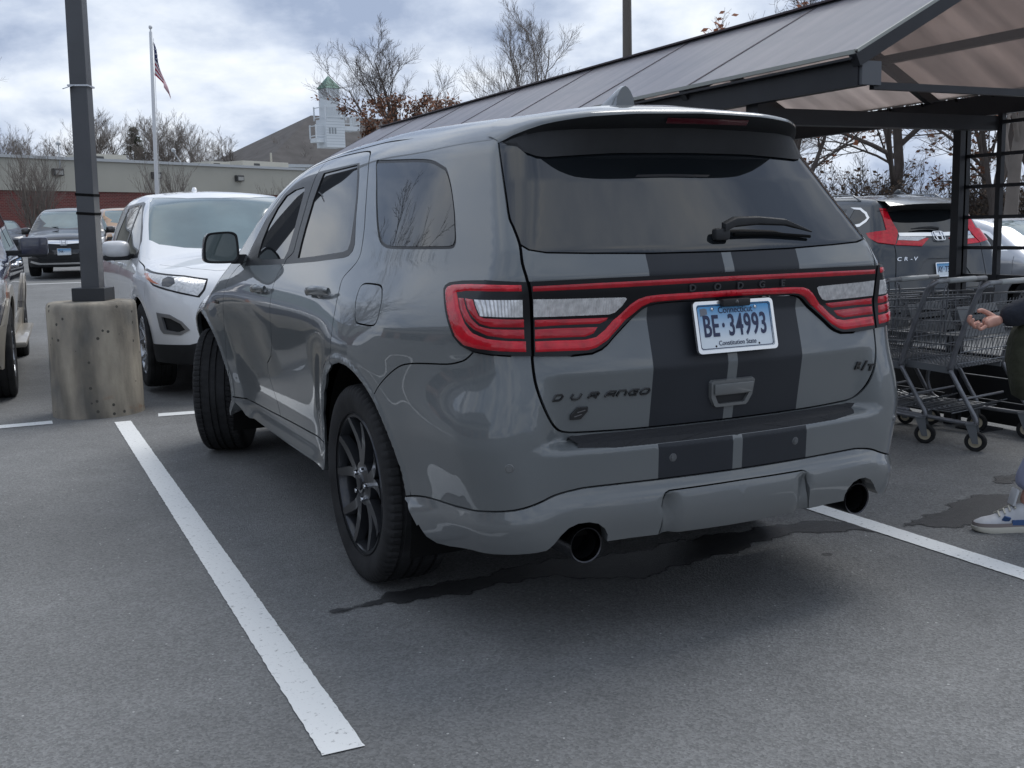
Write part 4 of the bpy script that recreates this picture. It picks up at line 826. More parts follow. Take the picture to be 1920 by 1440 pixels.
# ------------------------------------------------------------------ the other vehicles
M_WINDS = mat('windscreen_glass', (.10, .15, .155), rough=.03, coat=1.0, coatr=.01, spec=.8, var=.25, vscale=2.0)
M_SIDEG = mat('side_glass', (.014, .017, .019), rough=.02, spec=.8)
M_AMBER = mat('amber_lens', (.55, .13, .02), rough=.2, coat=1)
M_LAMPIN = mat('lamp_inner_dark', (.05, .05, .055), rough=.25, coat=1)
M_ALLOY = mat('alloy_rim', (.45, .46, .48), rough=.25, metal=.8)
def circ(c, r, n=40, r2=None): return np.array([(c[0] + r * math.cos(t), c[1] + (r2 or r) * math.sin(t)) for t in np.linspace(0, 2 * math.pi, n, endpoint=False)])
def build_car(name, label, B, loc, rz, paint, regs, seams, tops, top, bottom, m_rim=None, tw=.24, rim=.24, track=.80, h=.05, group=None, cat='car', hood=None, nosp=5, style='y'):
    root = empty(name, loc, (0, 0, rz), label, cat, group); um, uM = B.umin, B.umax
    tp = np.array(top, float); tp[0, 0] = um; tp[-1, 0] = uM
    ol = np.concatenate([np.array(bottom, float), tp[::-1]]); ol[0, 0] = um; ol[len(bottom) - 1, 0] = uM
    R_ = [dict(name=None, poly=circ((yc, B.rw), B.rw + .055)) for yc in B.axles]
    for r in regs:
        n, p, m, off, mir = r[:5]; p = pts(p) if isinstance(p, str) else np.array(p, float); p = np.where(np.abs(p) > 50, np.where(p > 0, uM, um), p)
        R_.append(dict(name=n, poly=p, m=m, off=off, mir=mir))
    R_.append(dict(name='body_shell', poly=None, m=paint, mir='both'))
    S_ = [dict(pl=np.where(np.abs(pts(s)) > 50, np.where(pts(s) > 0, uM, um), pts(s)), w=.007) for s in seams]
    D = cut(B, lambda v: B.pos(v[:, 0], v[:, 1]), True, ol, R_, S_, h, hline=.04)
    for i, r in enumerate(R_):
        if i in D: panel(r['name'], D[i], r['m'], root, .02, r['mir'])
    if 'gap' in D: panel('gap_backing', D['gap'], M_GAP, root, 0, 'both')
    tq = dens(tp, .06, False); p3 = B.pos(tq[:, 0], tq[:, 1]); half = np.concatenate([p3[:, :2], [(0, p3[-1, 1]), (0, p3[0, 1])]])
    RT = [dict(name=n, poly=pts(p), m=m, off=off, mir='both') for n, p, m, off in tops] + [dict(name='roof_skin', poly=None, m=paint, mir='both')]
    DT = cut(B, lambda v: B.top(v[:, 0], v[:, 1]), False, half, RT, [dict(pl=pts(hood), w=.008)] if hood else [], h, hline=.05)
    for i, r in enumerate(RT):
        if i in DT: panel(r['name'], DT[i], r['m'], root, .012, 'both')
    for sx in (-1, 1):
        for yc in B.axles:
            wheel(root, sx * track, yc, B.rw, B.rw, tw, rim, m_rim or M_ALLOY, sx, spokes=nosp, style=style, nuts=False, n=90)
            V = []; n0 = 16
            for i in range(n0 + 1):
                a = math.pi * (-.1 + 1.2 * i / n0)
                for xx in (.86, .5): V.append((sx * xx, yc + (B.rw + .075) * math.cos(a), B.rw + (B.rw + .075) * math.sin(a)))
            mk('wheel_housing', V, [(2 * i, 2 * i + 2, 2 * i + 3, 2 * i + 1) for i in range(n0)], M_UNDER, root)
    L = B.FP(.5); MB().box((0, L / 2, .36), (1.1, L - .5, .22)).build('floor_pan', M_UNDER, root)
    return root
def mirror(parent, x, y, z, m_shell, w=.20, hh=.13, d=.12, sx=1, face=1):
    e = empty('door_mirror', (x, y, z), parent=parent); sh = cr([(-w / 2, -hh * .35), (-w / 2, hh * .25), (-w * .3, hh * .5), (w * .3, hh * .5), (w / 2, hh * .3), (w / 2, -hh * .3), (w * .3, -hh * .5), (-w * .3, -hh * .5)], True, 3); n0 = len(sh); V = []
    for dd, k in ((-.01, .94), (0, 1), (d * .5, .98), (d * .85, .8), (d, .4)): V += [(q[0] * k, face * dd, q[1] * k) for q in sh]
    mk('mirror_shell', V, [(i * n0 + a, i * n0 + (a + 1) % n0, (i + 1) * n0 + (a + 1) % n0, (i + 1) * n0 + a) for i in range(4) for a in range(n0)] + [tuple(range(4 * n0, 5 * n0)), tuple(range(n0 - 1, -1, -1))], m_shell, e, 50)
    MB().box((0, face * d * .35, -hh * .5), (w * .96, d * .7, hh * .35)).box((-sx * (w / 2 + .04), face * .03, -hh * .45), (.14, .06, .05)).build('mirror_base', M_BLACKPL, e, bevel=.012, smooth=40)
    return e
class Edge(Body):
    a = .45; yb = .8; yf = 4.0; fr = .5; rw = .37; axles = (.96, 3.78); belt = 1.02
    W = sm([(.2, .89), (.3, .925), (.5, .94), (.75, .955), (.9, .962), (1.0, .95), (1.08, .915), (1.2, .87), (1.4, .79), (1.6, .70), (1.7, .65)], .02)
    PL = sm([(0, -.08), (.6, -.01), (1.5, 0), (3.6, 0), (4.0, -.015), (4.4, -.06), (4.9, -.16)], .15)
    PU = sm([(0, -.12), (.8, -.03), (1.8, 0), (2.8, 0), (3.6, -.02), (4.4, -.06), (4.9, -.16)], .2)
    C = sm([(.2, .1), (.4, .0), (.7, .0), (1.0, .06), (1.2, .2), (1.6, .5)], .03)
    FP = sm([(.15, 4.62), (.28, 4.72), (.4, 4.77), (.6, 4.78), (.75, 4.77), (.85, 4.74), (.95, 4.68), (1.06, 4.50)], .03)
    ZP = sm([(0, 1.63), (.3, 1.71), (1.2, 1.765), (2.0, 1.765), (2.6, 1.73), (2.9, 1.65), (3.7, 1.18), (3.82, 1.15), (4.3, 1.10), (4.6, 1.03), (4.8, .88)], .05)
    fc = .26; fc2 = .12; crown = .06
    def kf(s, z): return .22
    def kt(s, y): return .08
class Crv(Body):
    a = .42; yb = .75; yf = 3.9; fr = .48; rw = .35; axles = (.98, 3.64); belt = 1.05
    W = sm([(.2, .85), (.3, .89), (.5, .905), (.75, .92), (.9, .927), (1.0, .92), (1.1, .89), (1.2, .85), (1.4, .77), (1.58, .68), (1.68, .62)], .02)
    PL = sm([(0, -.07), (.6, -.01), (1.5, 0), (3.4, 0), (3.9, -.02), (4.3, -.07), (4.7, -.18)], .15)
    PU = sm([(0, -.10), (.8, -.03), (1.8, 0), (2.8, 0), (3.4, -.02), (4.3, -.07), (4.7, -.18)], .2)
    C = sm([(.2, .12), (.35, .02), (.55, .0), (.75, .02), (.95, .06), (1.08, .09), (1.15, .14), (1.55, .42), (1.68, .52)], .02)
    FP = sm([(.15, 4.42), (.28, 4.53), (.5, 4.59), (.7, 4.58), (.85, 4.53), (.95, 4.44), (1.05, 4.2)], .03)
    ZP = sm([(0, 1.60), (.3, 1.64), (1.0, 1.70), (1.8, 1.71), (2.4, 1.68), (2.75, 1.59), (3.5, 1.15), (3.62, 1.11), (4.1, 1.03), (4.4, .95), (4.6, .8)], .06)
    fc = .24; fc2 = .12; crown = .05; rc = .16
    def kf(s, z): return .2
    def kt(s, y): return .07
class Sedan(Body):
    a = .42; yb = .8; yf = 3.9; fr = .48; rw = .32; axles = (1.0, 3.72); belt = .92
    W = sm([(.15, .84), (.3, .88), (.5, .90), (.7, .91), (.85, .90), (.95, .86), (1.1, .78), (1.3, .68), (1.45, .58)], .02)
    PL = sm([(0, -.10), (.6, -.02), (1.5, 0), (3.4, 0), (3.9, -.02), (4.3, -.07), (4.8, -.18)], .15); PU = sm([(0, -.2), (.8, -.06), (1.8, 0), (2.8, 0), (3.4, -.02), (4.3, -.07), (4.8, -.18)], .2)
    C = sm([(.2, .1), (.4, .0), (.8, .0), (1.0, .1), (1.1, .4), (1.4, 1.2)], .03); FP = sm([(.15, 4.60), (.3, 4.70), (.5, 4.74), (.65, 4.70), (.75, 4.6), (.85, 4.4)], .03)
    ZP = sm([(0, .98), (.7, 1.04), (1.0, 1.16), (1.6, 1.40), (2.1, 1.45), (2.6, 1.43), (2.9, 1.36), (3.6, .99), (3.7, .96), (4.3, .86), (4.7, .70)], .06); fc = .24; fc2 = .12; crown = .05
    def kf(s, z): return .2
    def kt(s, y): return .08
class Pickup(Body):
    a = .5; yb = .7; yf = 4.9; fr = .45; rw = .41; axles = (1.25, 4.75); belt = 1.2
    W = sm([(.3, .93), (.5, .95), (.8, .985), (1.0, 1.0), (1.15, .99), (1.25, .955), (1.4, .90), (1.7, .80), (1.9, .72)], .02)
    PL = sm([(0, -.02), (1, 0), (4.6, 0), (5.2, -.02), (5.7, -.10)], .15); PU = sm([(0, -.05), (1.2, 0), (3.4, 0), (4.6, -.02), (5.2, -.05), (5.7, -.12)], .2)
    C = sm([(.3, .05), (.5, .0), (1.0, .02), (1.4, .08), (1.9, .2)], .03); FP = sm([(.3, 5.58), (.5, 5.68), (.8, 5.70), (1.05, 5.68), (1.2, 5.55)], .03)
    ZP = sm([(0, 1.84), (1.2, 1.92), (2.6, 1.92), (3.3, 1.86), (4.0, 1.32), (4.15, 1.27), (5.3, 1.17), (5.6, 1.05), (5.7, .9)], .06); fc = .16; fc2 = .1; crown = .05
    def kf(s, z): return .15
    def kt(s, y): return .08
def h_logo(parent, p, rotm, s=.05, m=None):
    """the upright H emblem in a rounded frame"""
    e = empty('front_emblem', p, rotm, parent=parent); o = rrect(s * 1.5, s * 1.25, s * .3); i = rrect(s * 1.36, s * 1.10, s * .25); n = len(o)
    MB().add([(x, y, 0) for x, y in o] + [(x, y, .008) for x, y in o] + [(x, y, .008) for x, y in i] + [(x, y, 0) for x, y in i], [(k * n + a, k * n + (a + 1) % n, (k + 1) * n + (a + 1) % n, (k + 1) * n + a) for k in range(3) for a in range(n)]).build('emblem_frame', M_CHROME, e)
    for sx in (-1, 1): MB().bar((sx * s * .42, s * .52, .006), (sx * s * .32, -s * .52, .006), s * .17, .006).build('emblem_stem', M_CHROME, e)
    MB().bar((-s * .38, 0, .006), (s * .38, 0, .006), s * .16, .006).build('emblem_bar', M_CHROME, e)
    return e
def facing(n):
    n = Vector(n).normalized(); X = Vector((0, 0, 1)).cross(n).normalized(); return Matrix((X, n.cross(X), n)).transposed().to_euler()
def build_cars():
    # --- white SUV nose to nose with the grey one
    B = Edge(); WH = car_paint('white_paint', (.82, .83, .84), rough=.4)
    top = pts('-99,1.50 .5,1.56 .8,1.66 1.2,1.69 2.0,1.685 2.5,1.665 2.62,1.64 2.85,1.55 3.1,1.43 3.38,1.27 3.55,1.14 3.85,1.075 4.2,1.035 4.5,1.0 99,.97'); bot = pts('-99,.32 .55,.30 .6,.2 1.4,.2 1.5,.28 3.3,.28 3.4,.2 4.15,.2 4.2,.27 99,.24')
    regs = [('headlamp_amber', '4.00,1.00 4.12,1.00 4.385,.915 4.30,.925 4.22,.945', M_AMBER, .006, 'pair'), ('headlamp_projector', '4.40,.955 4.44,.975 4.50,.965 4.52,.925 4.47,.895 4.41,.905', M_LAMPIN, .008, 'pair'),
            ('headlamp', '3.93,1.022 4.25,.948 4.31,.918 4.50,.872 4.617,.841 4.676,.823 4.708,.868 4.735,.942 4.58,.972 4.24,.998', M_LENS, .004, 'pair'),
            ('headlamp_bezel', '3.88,1.04 4.23,.942 4.30,.905 4.50,.858 4.617,.827 4.685,.808 4.722,.866 4.75,.955 4.58,.985 4.24,1.012', M_BLACKGLOSS, .002, 'pair'),
            ('fog_grille', '4.40,.655 4.43,.545 4.54,.53 4.59,.55 4.56,.60 4.49,.64', M_BLACKPL, -.02, 'pair'), ('fog_bezel', '4.345,.687 4.376,.547 4.406,.516 4.554,.506 4.620,.547 4.572,.617 4.481,.673', mat('silver_trim', (.35, .36, .38), rough=.35, metal=.7), .006, 'pair'),
            ('grille', '4.76,.55 4.80,.88 99,.90 99,.52', M_BLACKPL, -.012, 'both'),
            ('lower_cladding', '3.9,.43 4.049,.417 4.485,.424 4.611,.427 4.665,.444 99,.46 99,.1 3.9,.1', M_BLACKPL, .004, 'both'),
            ('front_door_window', '2.48,1.615 2.62,1.60 3.09,1.38 3.29,1.255 3.40,1.15 2.56,1.13 2.50,1.4', M_SIDEG, -.003, 'pair'), ('rear_door_window', '2.40,1.62 2.42,1.4 2.48,1.13 1.45,1.15 1.40,1.35 1.5,1.60', M_SIDEG, -.003, 'pair'),
            ('window_trim', '2.50,1.645 2.66,1.625 3.12,1.40 3.33,1.27 3.45,1.12 2.55,1.10 1.40,1.12 1.33,1.36 1.45,1.635', M_BLACKGLOSS, 0, 'pair'),
            ('door_cladding', '1.42,.42 3.30,.42 3.30,.1 1.42,.1', M_BLACKPL, .004, 'pair'), ('tail_lamp', '.05,1.02 .55,1.05 .5,.9 .05,.88', M_RED, .004, 'pair')]
    seams = ['3.46,1.11 3.50,.9 3.42,.6 3.35,.42', '2.50,1.12 2.52,.9 2.48,.5', '3.50,1.115 3.85,1.035 3.93,1.02', '4.16,.93 4.10,.80 4.14,.62 4.05,.42']
    tops = [('windscreen', '-.64,2.70 -.60,2.62 -.30,2.80 0,2.84 0,3.72 -.28,3.68 -.50,3.61 -.70,3.50 -.77,3.40 -.73,3.15', M_WINDS, -.003)]
    r = build_car('white_suv', 'white SUV parked nose to nose with the grey SUV, behind the concrete lamp base', B, (.01, 10.88, .04), math.pi, WH, regs, seams, tops, top, bot, track=.82, rim=.25, tw=.245, hood='-.86,3.62 -.78,3.9 -.70,4.15 -.58,4.38 -.4,4.5 -.0,4.55', h=.035)
    for sx in (-1, 1): mirror(r, sx * 1.02, 3.05, 1.20, WH, .235, .15, .12, sx)
    for sx in (-1, 1):
        for yc, z in ((2.66, 1.06), (1.62, 1.07)):
            p, n = B.at(yc, z, .02); MB().tube([(-sx * p.x, yc + .10, z), (-sx * (p.x - .015), yc, z), (-sx * p.x, yc - .10, z)], .014, 8).build('door_handle', WH, r, smooth=True)
    MB().lathe([(.0001, .06), (.02, .055), (.03, .02), (.035, 0)], 12, 'z', c=(0, 1.5, 1.765)).build('roof_antenna', WH, r, smooth=True)
    # --- right-hand grey crossover seen from behind
    B = Crv(); GR = car_paint('dark_grey_metallic', (.028, .034, .041), rough=.35, metal=.35)
    top = pts('-99,1.50 .25,1.555 .45,1.56 .8,1.60 1.2,1.635 2.0,1.635 2.5,1.60 2.7,1.545 2.95,1.43 3.2,1.30 3.4,1.17 3.7,1.06 4.2,.99 99,.92'); bot = pts('-99,.30 .55,.28 .6,.2 1.35,.2 1.42,.26 3.2,.26 3.25,.2 4.05,.2 4.1,.25 99,.23')
    cr_regs = [('tail_lamp', '.27,1.53 .16,1.52 .075,1.27 .075,1.24 .135,1.10 .288,1.13 .378,1.19 .422,1.24 .20,1.27 .225,1.42', M_RED, .012, 'pair'), ('hatch_lamp', '.128,1.098 .10,1.15 -.131,1.135 -.252,1.170 -.283,1.164 -.153,1.078', M_RED, .010, 'pair'),
            ('reversing_lamp', '.095,1.155 .075,1.195 -.26,1.185 -.24,1.172 -.13,1.140', M_LENS, .008, 'pair'), ('chrome_bar', '.072,1.235 .07,1.195 -99,1.185 -99,1.228', M_CHROME, .012, 'both'),
            ('rear_window', '.15,1.49 .062,1.25 .06,1.24 -99,1.235 -99,1.52', M_GLASS, -.002, 'both'), ('number_recess', '-.021,.72 -.141,.885 -.21,.935 -99,.935 -99,.70', mat('grey_recess', (.10, .105, .11), rough=.5), -.012, 'both'),
            ('rear_cladding', '-99,.56 .3,.56 .62,.50 .62,.1 -99,.1', M_BLACKPL, .004, 'both'), ('quarter_window', '.86,1.53 .735,1.52 .535,1.47 .46,1.42 .50,1.395 .60,1.355 .9,1.33', M_SIDEG, -.003, 'pair'), ('window_chrome', '.95,1.555 .735,1.545 .50,1.49 .41,1.425 .455,1.375 .58,1.32 1.0,1.29 1.0,1.33 .9,1.33 .60,1.355 .50,1.395 .46,1.42 .535,1.47 .735,1.52 .86,1.53', M_CHROME, .004, 'pair'),
            ('side_window', '1.0,1.53 1.0,1.32 1.9,1.17 3.20,1.12 3.05,1.28 2.8,1.43 2.55,1.53 2.3,1.57', M_SIDEG, -.003, 'pair'), ('sill_cladding', '1.36,.42 3.22,.42 3.22,.1 1.36,.1', M_BLACKPL, .004, 'pair'),
            ('headlamp', '3.85,.86 4.02,.93 4.30,.90 4.55,.84 4.55,.79 4.30,.79 4.05,.80', M_LENS, .006, 'pair'), ('grille_chrome', '4.52,.86 4.50,.81 4.75,.79 99,.77 99,.86 4.8,.87', M_CHROME, .012, 'both'), ('grille', '4.53,.80 4.62,.66 99,.64 99,.80', M_BLACKPL, -.01, 'both'),
            ('lower_intake', '4.45,.50 4.55,.40 99,.40 99,.54 4.6,.54', M_BLACKPL, -.012, 'both'), ('front_skid', '4.25,.36 4.3,.40 4.4,.38 4.55,.34 99,.34 99,.30 4.5,.30', M_CHROME, .012, 'both'), ('fog_lamp', '4.22,.52 4.34,.53 4.34,.49 4.22,.48', M_LENS, .004, 'pair'), ('front_cladding', '3.95,.45 4.2,.46 4.4,.44 99,.43 99,.1 3.95,.1', M_BLACKPL, .006, 'both')]
    seams = ['.30,1.50 .16,1.50', '.14,1.09 .133,1.0 .14,.80 .15,.62 .05,.58 -99,.58']
    ctop = [('windscreen', '-.58,2.58 -.3,2.68 0,2.70 0,3.48 -.3,3.44 -.6,3.30 -.70,3.12 -.64,2.8', M_WINDS, -.003)]
    r = build_car('grey_crossover', 'dark grey crossover with L-shaped red tail lamps seen from behind past the cart shelter', B, (8.03, 6.40, -.05), -.16, GR, cr_regs, seams, ctop, top, bot, h=.035, track=.78)
    xs = np.linspace(-.56, .56, 21); V = []
    for x in xs:
        ly = .20 + .12 * (abs(x) / .56) ** 3; z0 = float(B.top(np.array([x]), np.array([.62]))[0, 2]); lz = 1.575 - .02 * (abs(x) / .56) ** 3
        V += [(x, .66, z0 + .003), (x, .42, (z0 + lz) / 2 + .02), (x, ly, lz), (x, ly + .02, lz - .012), (x, .40, 1.50 + .0), (x, .46, 1.495)]
    mk('spoiler', V, [(i * 6 + j, (i + 1) * 6 + j, (i + 1) * 6 + j + 1, i * 6 + j + 1) for i in range(20) for j in range(2)], GR, r, True); mk('spoiler_underside', V, [(i * 6 + j, (i + 1) * 6 + j, (i + 1) * 6 + j + 1, i * 6 + j + 1) for i in range(20) for j in range(2, 5)], M_BLACKPL, r, True)
    p, n = B.rear(0, 1.185, .014); h_logo(r, p, facing(n), .105)
    MB().tube([B.rear(x, z, .03)[0] for x, z in ((.02, 1.26), (-.06, 1.275), (-.2, 1.275), (-.34, 1.265))], [.02, .016, .012, .005], 8).build('rear_wiper', M_BLACKPL, r, smooth=True)
    for k, (ch, x) in enumerate(zip('CR-V', (-.535, -.475, -.425, -.375))):
        p, n = B.rear(x, .935, .004); textmesh('badge_letter', ch, .062, M_CHROME, r, p, facing(n), .008, 1.25, .2, .001)
    PBl = MATS['plate_white']; pl = plate('AY\u00b773696', '', '', PBl, MATS['plate_navy'], r); p, n = B.rear(.03, .80, .012); pl.location = p; pl.rotation_euler = facing(n)
    MB().prism([(0, 0), (.17, 0), (.15, .055), (.10, .06)], .03, (-.015, 1.0, 1.705), (0, -1, 0), (0, 0, 1)).build('antenna_fin', GR, r, bevel=.008, smooth=40)
    for sx in (-1, 1): MB().tube([(sx * .60, .85, 1.63), (sx * .60, 1.0, 1.70), (sx * .59, 1.8, 1.715), (sx * .59, 2.5, 1.68)], .012, 6).build('roof_rail', mat('satin_rail', (.25, .26, .27), rough=.35, metal=.6), r, smooth=True); mirror(r, sx * .98, 2.9, 1.15, GR, .2, .14, .11, sx)
    # --- black crossover at the far side of the aisle
    BK = car_paint('black_metallic', (.008, .010, .014), rough=.3, metal=.1)
    r = build_car('black_crossover', 'black crossover with a chrome grille bar facing the camera behind the lamp post', B, (.50, 30.0, .44), math.pi - .16, BK, cr_regs, ['3.40,1.10 3.36,.6 3.25,.42'], ctop, top, bot, h=.06, track=.78)
    for sx in (-1, 1): mirror(r, sx * 1.0, 2.95, 1.13, BK, .22, .14, .11, sx)
    Vp = Vector((0, 4.615, .815)); h_logo(r, Vp, (math.radians(90), 0, math.pi), .11)
    pl = plate('744\u00b7AKD', '', '', PBl, MATS['plate_navy'], r); pl.location = (0, 4.60, .60); pl.rotation_euler = (math.radians(90), 0, math.pi)
    for o in [c for c in pl.children if c.name.startswith('plate_character')][4:]: bpy.data.objects.remove(o)
    MB().bar((.2, 3.45, 1.20), (.62, 3.25, 1.20), .015, .015).build('wiper', M_UNDER, r)
    # --- tan SUV behind it
    TN = car_paint('tan_paint', (.36, .22, .12)); tp2 = top + [0, .10]; tp2[:, 1] = np.minimum(tp2[:, 1], 1.60)
    r = build_car('tan_suv', 'tan SUV mostly hidden behind the black crossover', B, (2.15, 36.7, .60), math.pi + .04, TN, [q for q in cr_regs if q[0] in ('side_window', 'headlamp', 'grille', 'front_cladding', 'sill_cladding', 'rear_window', 'tail_lamp')], [], ctop, top, bot, h=.08, track=.78)
    for sx in (-1, 1): mirror(r, sx * 1.0, 2.95, 1.12, M_BLACKPL, .2, .14, .1, sx)
    r = build_car('dark_hatchback', 'dark car facing the camera at the brick wall, left of the black crossover', Sedan(), (-1.3, 49.5, .75), math.pi + .05, car_paint('navy_paint', (.03, .04, .06)), [('headlamp', '3.95,.66 4.3,.64 4.5,.60 4.5,.54 4.1,.56', M_LENS, .005, 'pair'), ('grille', '4.6,.60 4.6,.35 99,.33 99,.60', M_BLACKPL, -.01, 'both'), ('side_window', '1.3,1.05 1.6,1.3 2.4,1.34 2.9,1.22 3.3,1.0 1.5,.97', M_SIDEG, -.002, 'pair')], [], [('windscreen', '-.5,2.75 0,2.82 0,3.55 -.4,3.48 -.66,3.3 -.60,3.0', M_WINDS, -.003)], pts('-99,.90 .6,.95 1.2,1.10 1.7,1.32 2.4,1.36 2.8,1.28 3.2,1.10 3.5,.94 4.0,.84 4.4,.74 99,.68'), pts('-99,.28 .6,.25 .66,.15 1.36,.15 1.42,.2 3.3,.2 3.36,.15 4.08,.15 4.15,.2 99,.2'), h=.08, track=.76, rim=.22)
    # --- silver saloon beyond the trellis
    SV = car_paint('silver_paint', (.50, .52, .56), rough=.35, metal=.4)
    srg = [('headlamp', '3.95,.66 4.3,.64 4.5,.60 4.5,.54 4.1,.56', M_LENS, .005, 'pair'), ('grille', '4.6,.60 4.6,.35 99,.33 99,.60', M_BLACKPL, -.01, 'both'), ('side_window', '1.35,1.06 1.62,1.27 2.4,1.32 2.85,1.21 3.22,1.0 1.5,.99', M_SIDEG, -.002, 'pair'), ('window_trim', '1.28,1.05 1.58,1.29 2.4,1.34 2.9,1.23 3.3,.985 1.4,.97', M_CHROME, .001, 'pair'), ('tail_lamp', '.0,.88 .4,.92 .4,.75 .0,.75', M_RED, .004, 'pair')]
    stop = pts('-99,.90 .6,.95 1.2,1.10 1.7,1.32 2.4,1.36 2.8,1.28 3.2,1.10 3.5,.94 4.0,.84 4.4,.74 99,.68'); sbot = pts('-99,.28 .6,.25 .66,.15 1.36,.15 1.42,.2 3.3,.2 3.36,.15 4.08,.15 4.15,.2 99,.2'); sws = [('windscreen', '-.5,2.75 0,2.82 0,3.55 -.4,3.48 -.66,3.3 -.60,3.0', mat('pale_windscreen', (.16, .21, .21), rough=.03, coat=1, coatr=.01, spec=.8), -.003)]
    r = build_car('silver_saloon', 'silver saloon facing the camera, seen through the black trellis', Sedan(), (10.75, 10.4, -.08), math.pi, SV, srg, ['3.42,.92 3.45,.6 3.35,.3', '2.3,.96 2.3,.3'], sws, stop, sbot, h=.05, track=.76, rim=.22)
    for sx in (-1, 1): mirror(r, sx * .95, 2.95, .98, SV, .18, .12, .1, sx)
    # --- dark blue pickup at the left edge
    B = Pickup(); NB = car_paint('dark_blue_paint', (.012, .018, .05), rough=.3); TAN = mat('tan_cladding', (.34, .31, .26), rough=.4, coat=.5)
    top = pts('-99,1.74 .5,1.78 1.0,1.84 2.6,1.84 3.1,1.80 3.5,1.60 3.9,1.35 4.05,1.25 4.6,1.19 5.1,1.13 99,1.05'); bot = pts('-99,.42 .7,.42 .76,.3 1.74,.3 1.8,.42 4.2,.42 4.25,.3 5.25,.3 5.3,.38 99,.36')
    regs = [('headlamp', '5.05,1.02 5.30,1.03 5.60,1.0 5.60,.86 5.3,.82 5.08,.86', M_LENS, .006, 'pair'), ('headlamp_amber', '4.98,1.0 5.05,1.01 5.07,.86 5.0,.86', M_AMBER, .006, 'pair'), ('grille', '5.62,1.0 5.62,.72 99,.72 99,1.02', M_CHROME, .004, 'both'), ('front_bumper', '5.05,.66 99,.66 99,.3 5.0,.3', TAN, .02, 'both'),
            ('front_door_window', '2.7,1.73 2.62,1.28 3.75,1.26 3.55,1.48 3.2,1.70', M_SIDEG, -.003, 'pair'), ('rear_door_window', '2.6,1.74 2.52,1.28 1.5,1.30 1.45,1.5 1.6,1.74', M_SIDEG, -.003, 'pair'),
            ('fender_flare', circ((4.75, .41), .56), TAN, .022, 'pair'), ('fender_flare', circ((1.25, .41), .56), TAN, .022, 'pair'), ('lower_cladding', '1.7,.60 4.3,.60 4.3,.3 1.7,.3', TAN, .012, 'pair')]
    r = build_car('blue_pickup', 'dark blue truck with tan wheel-arch trim cut off by the left edge', B, (-2.605, 12.31, 0), math.pi - .068, NB, regs, ['3.9,1.24 3.95,.9 3.9,.6', '2.6,1.26 2.6,.6', '1.5,1.26 1.75,.9 1.75,.6'], [('windscreen', '-.6,3.2 0,3.32 0,4.05 -.5,3.98 -.78,3.8 -.72,3.5', M_WINDS, -.003)], top, bot, h=.05, track=.86, tw=.27, rim=.24, cat='truck')
    for sx in (-1, 1):
        e = empty('door_mirror', (sx * 1.20, 3.78, 1.285), parent=r); MB().box((0, 0, 0), (.24, .12, .17)).build('mirror_shell', NB, e, bevel=.025, smooth=40); MB().box((-sx * .02, .005, -.085), (.26, .10, .03)).box((-sx * .2, 0, -.06), (.18, .06, .05)).build('mirror_base', M_BLACKPL, e, bevel=.01)
        MB().box((sx * .98, 3.0, .40), (.20, 2.5, .05)).build('running_board', TAN, r, bevel=.02, smooth=40)
        for yc in (3.2, 2.1):
            p, n = B.at(yc, 1.10, .025); MB().tube([(-sx * (p.x + .03), yc + .11, 1.10), (-sx * p.x, yc, 1.10), (-sx * (p.x + .03), yc - .11, 1.10)], .018, 8).build('door_handle', M_CHROME, r, smooth=True)
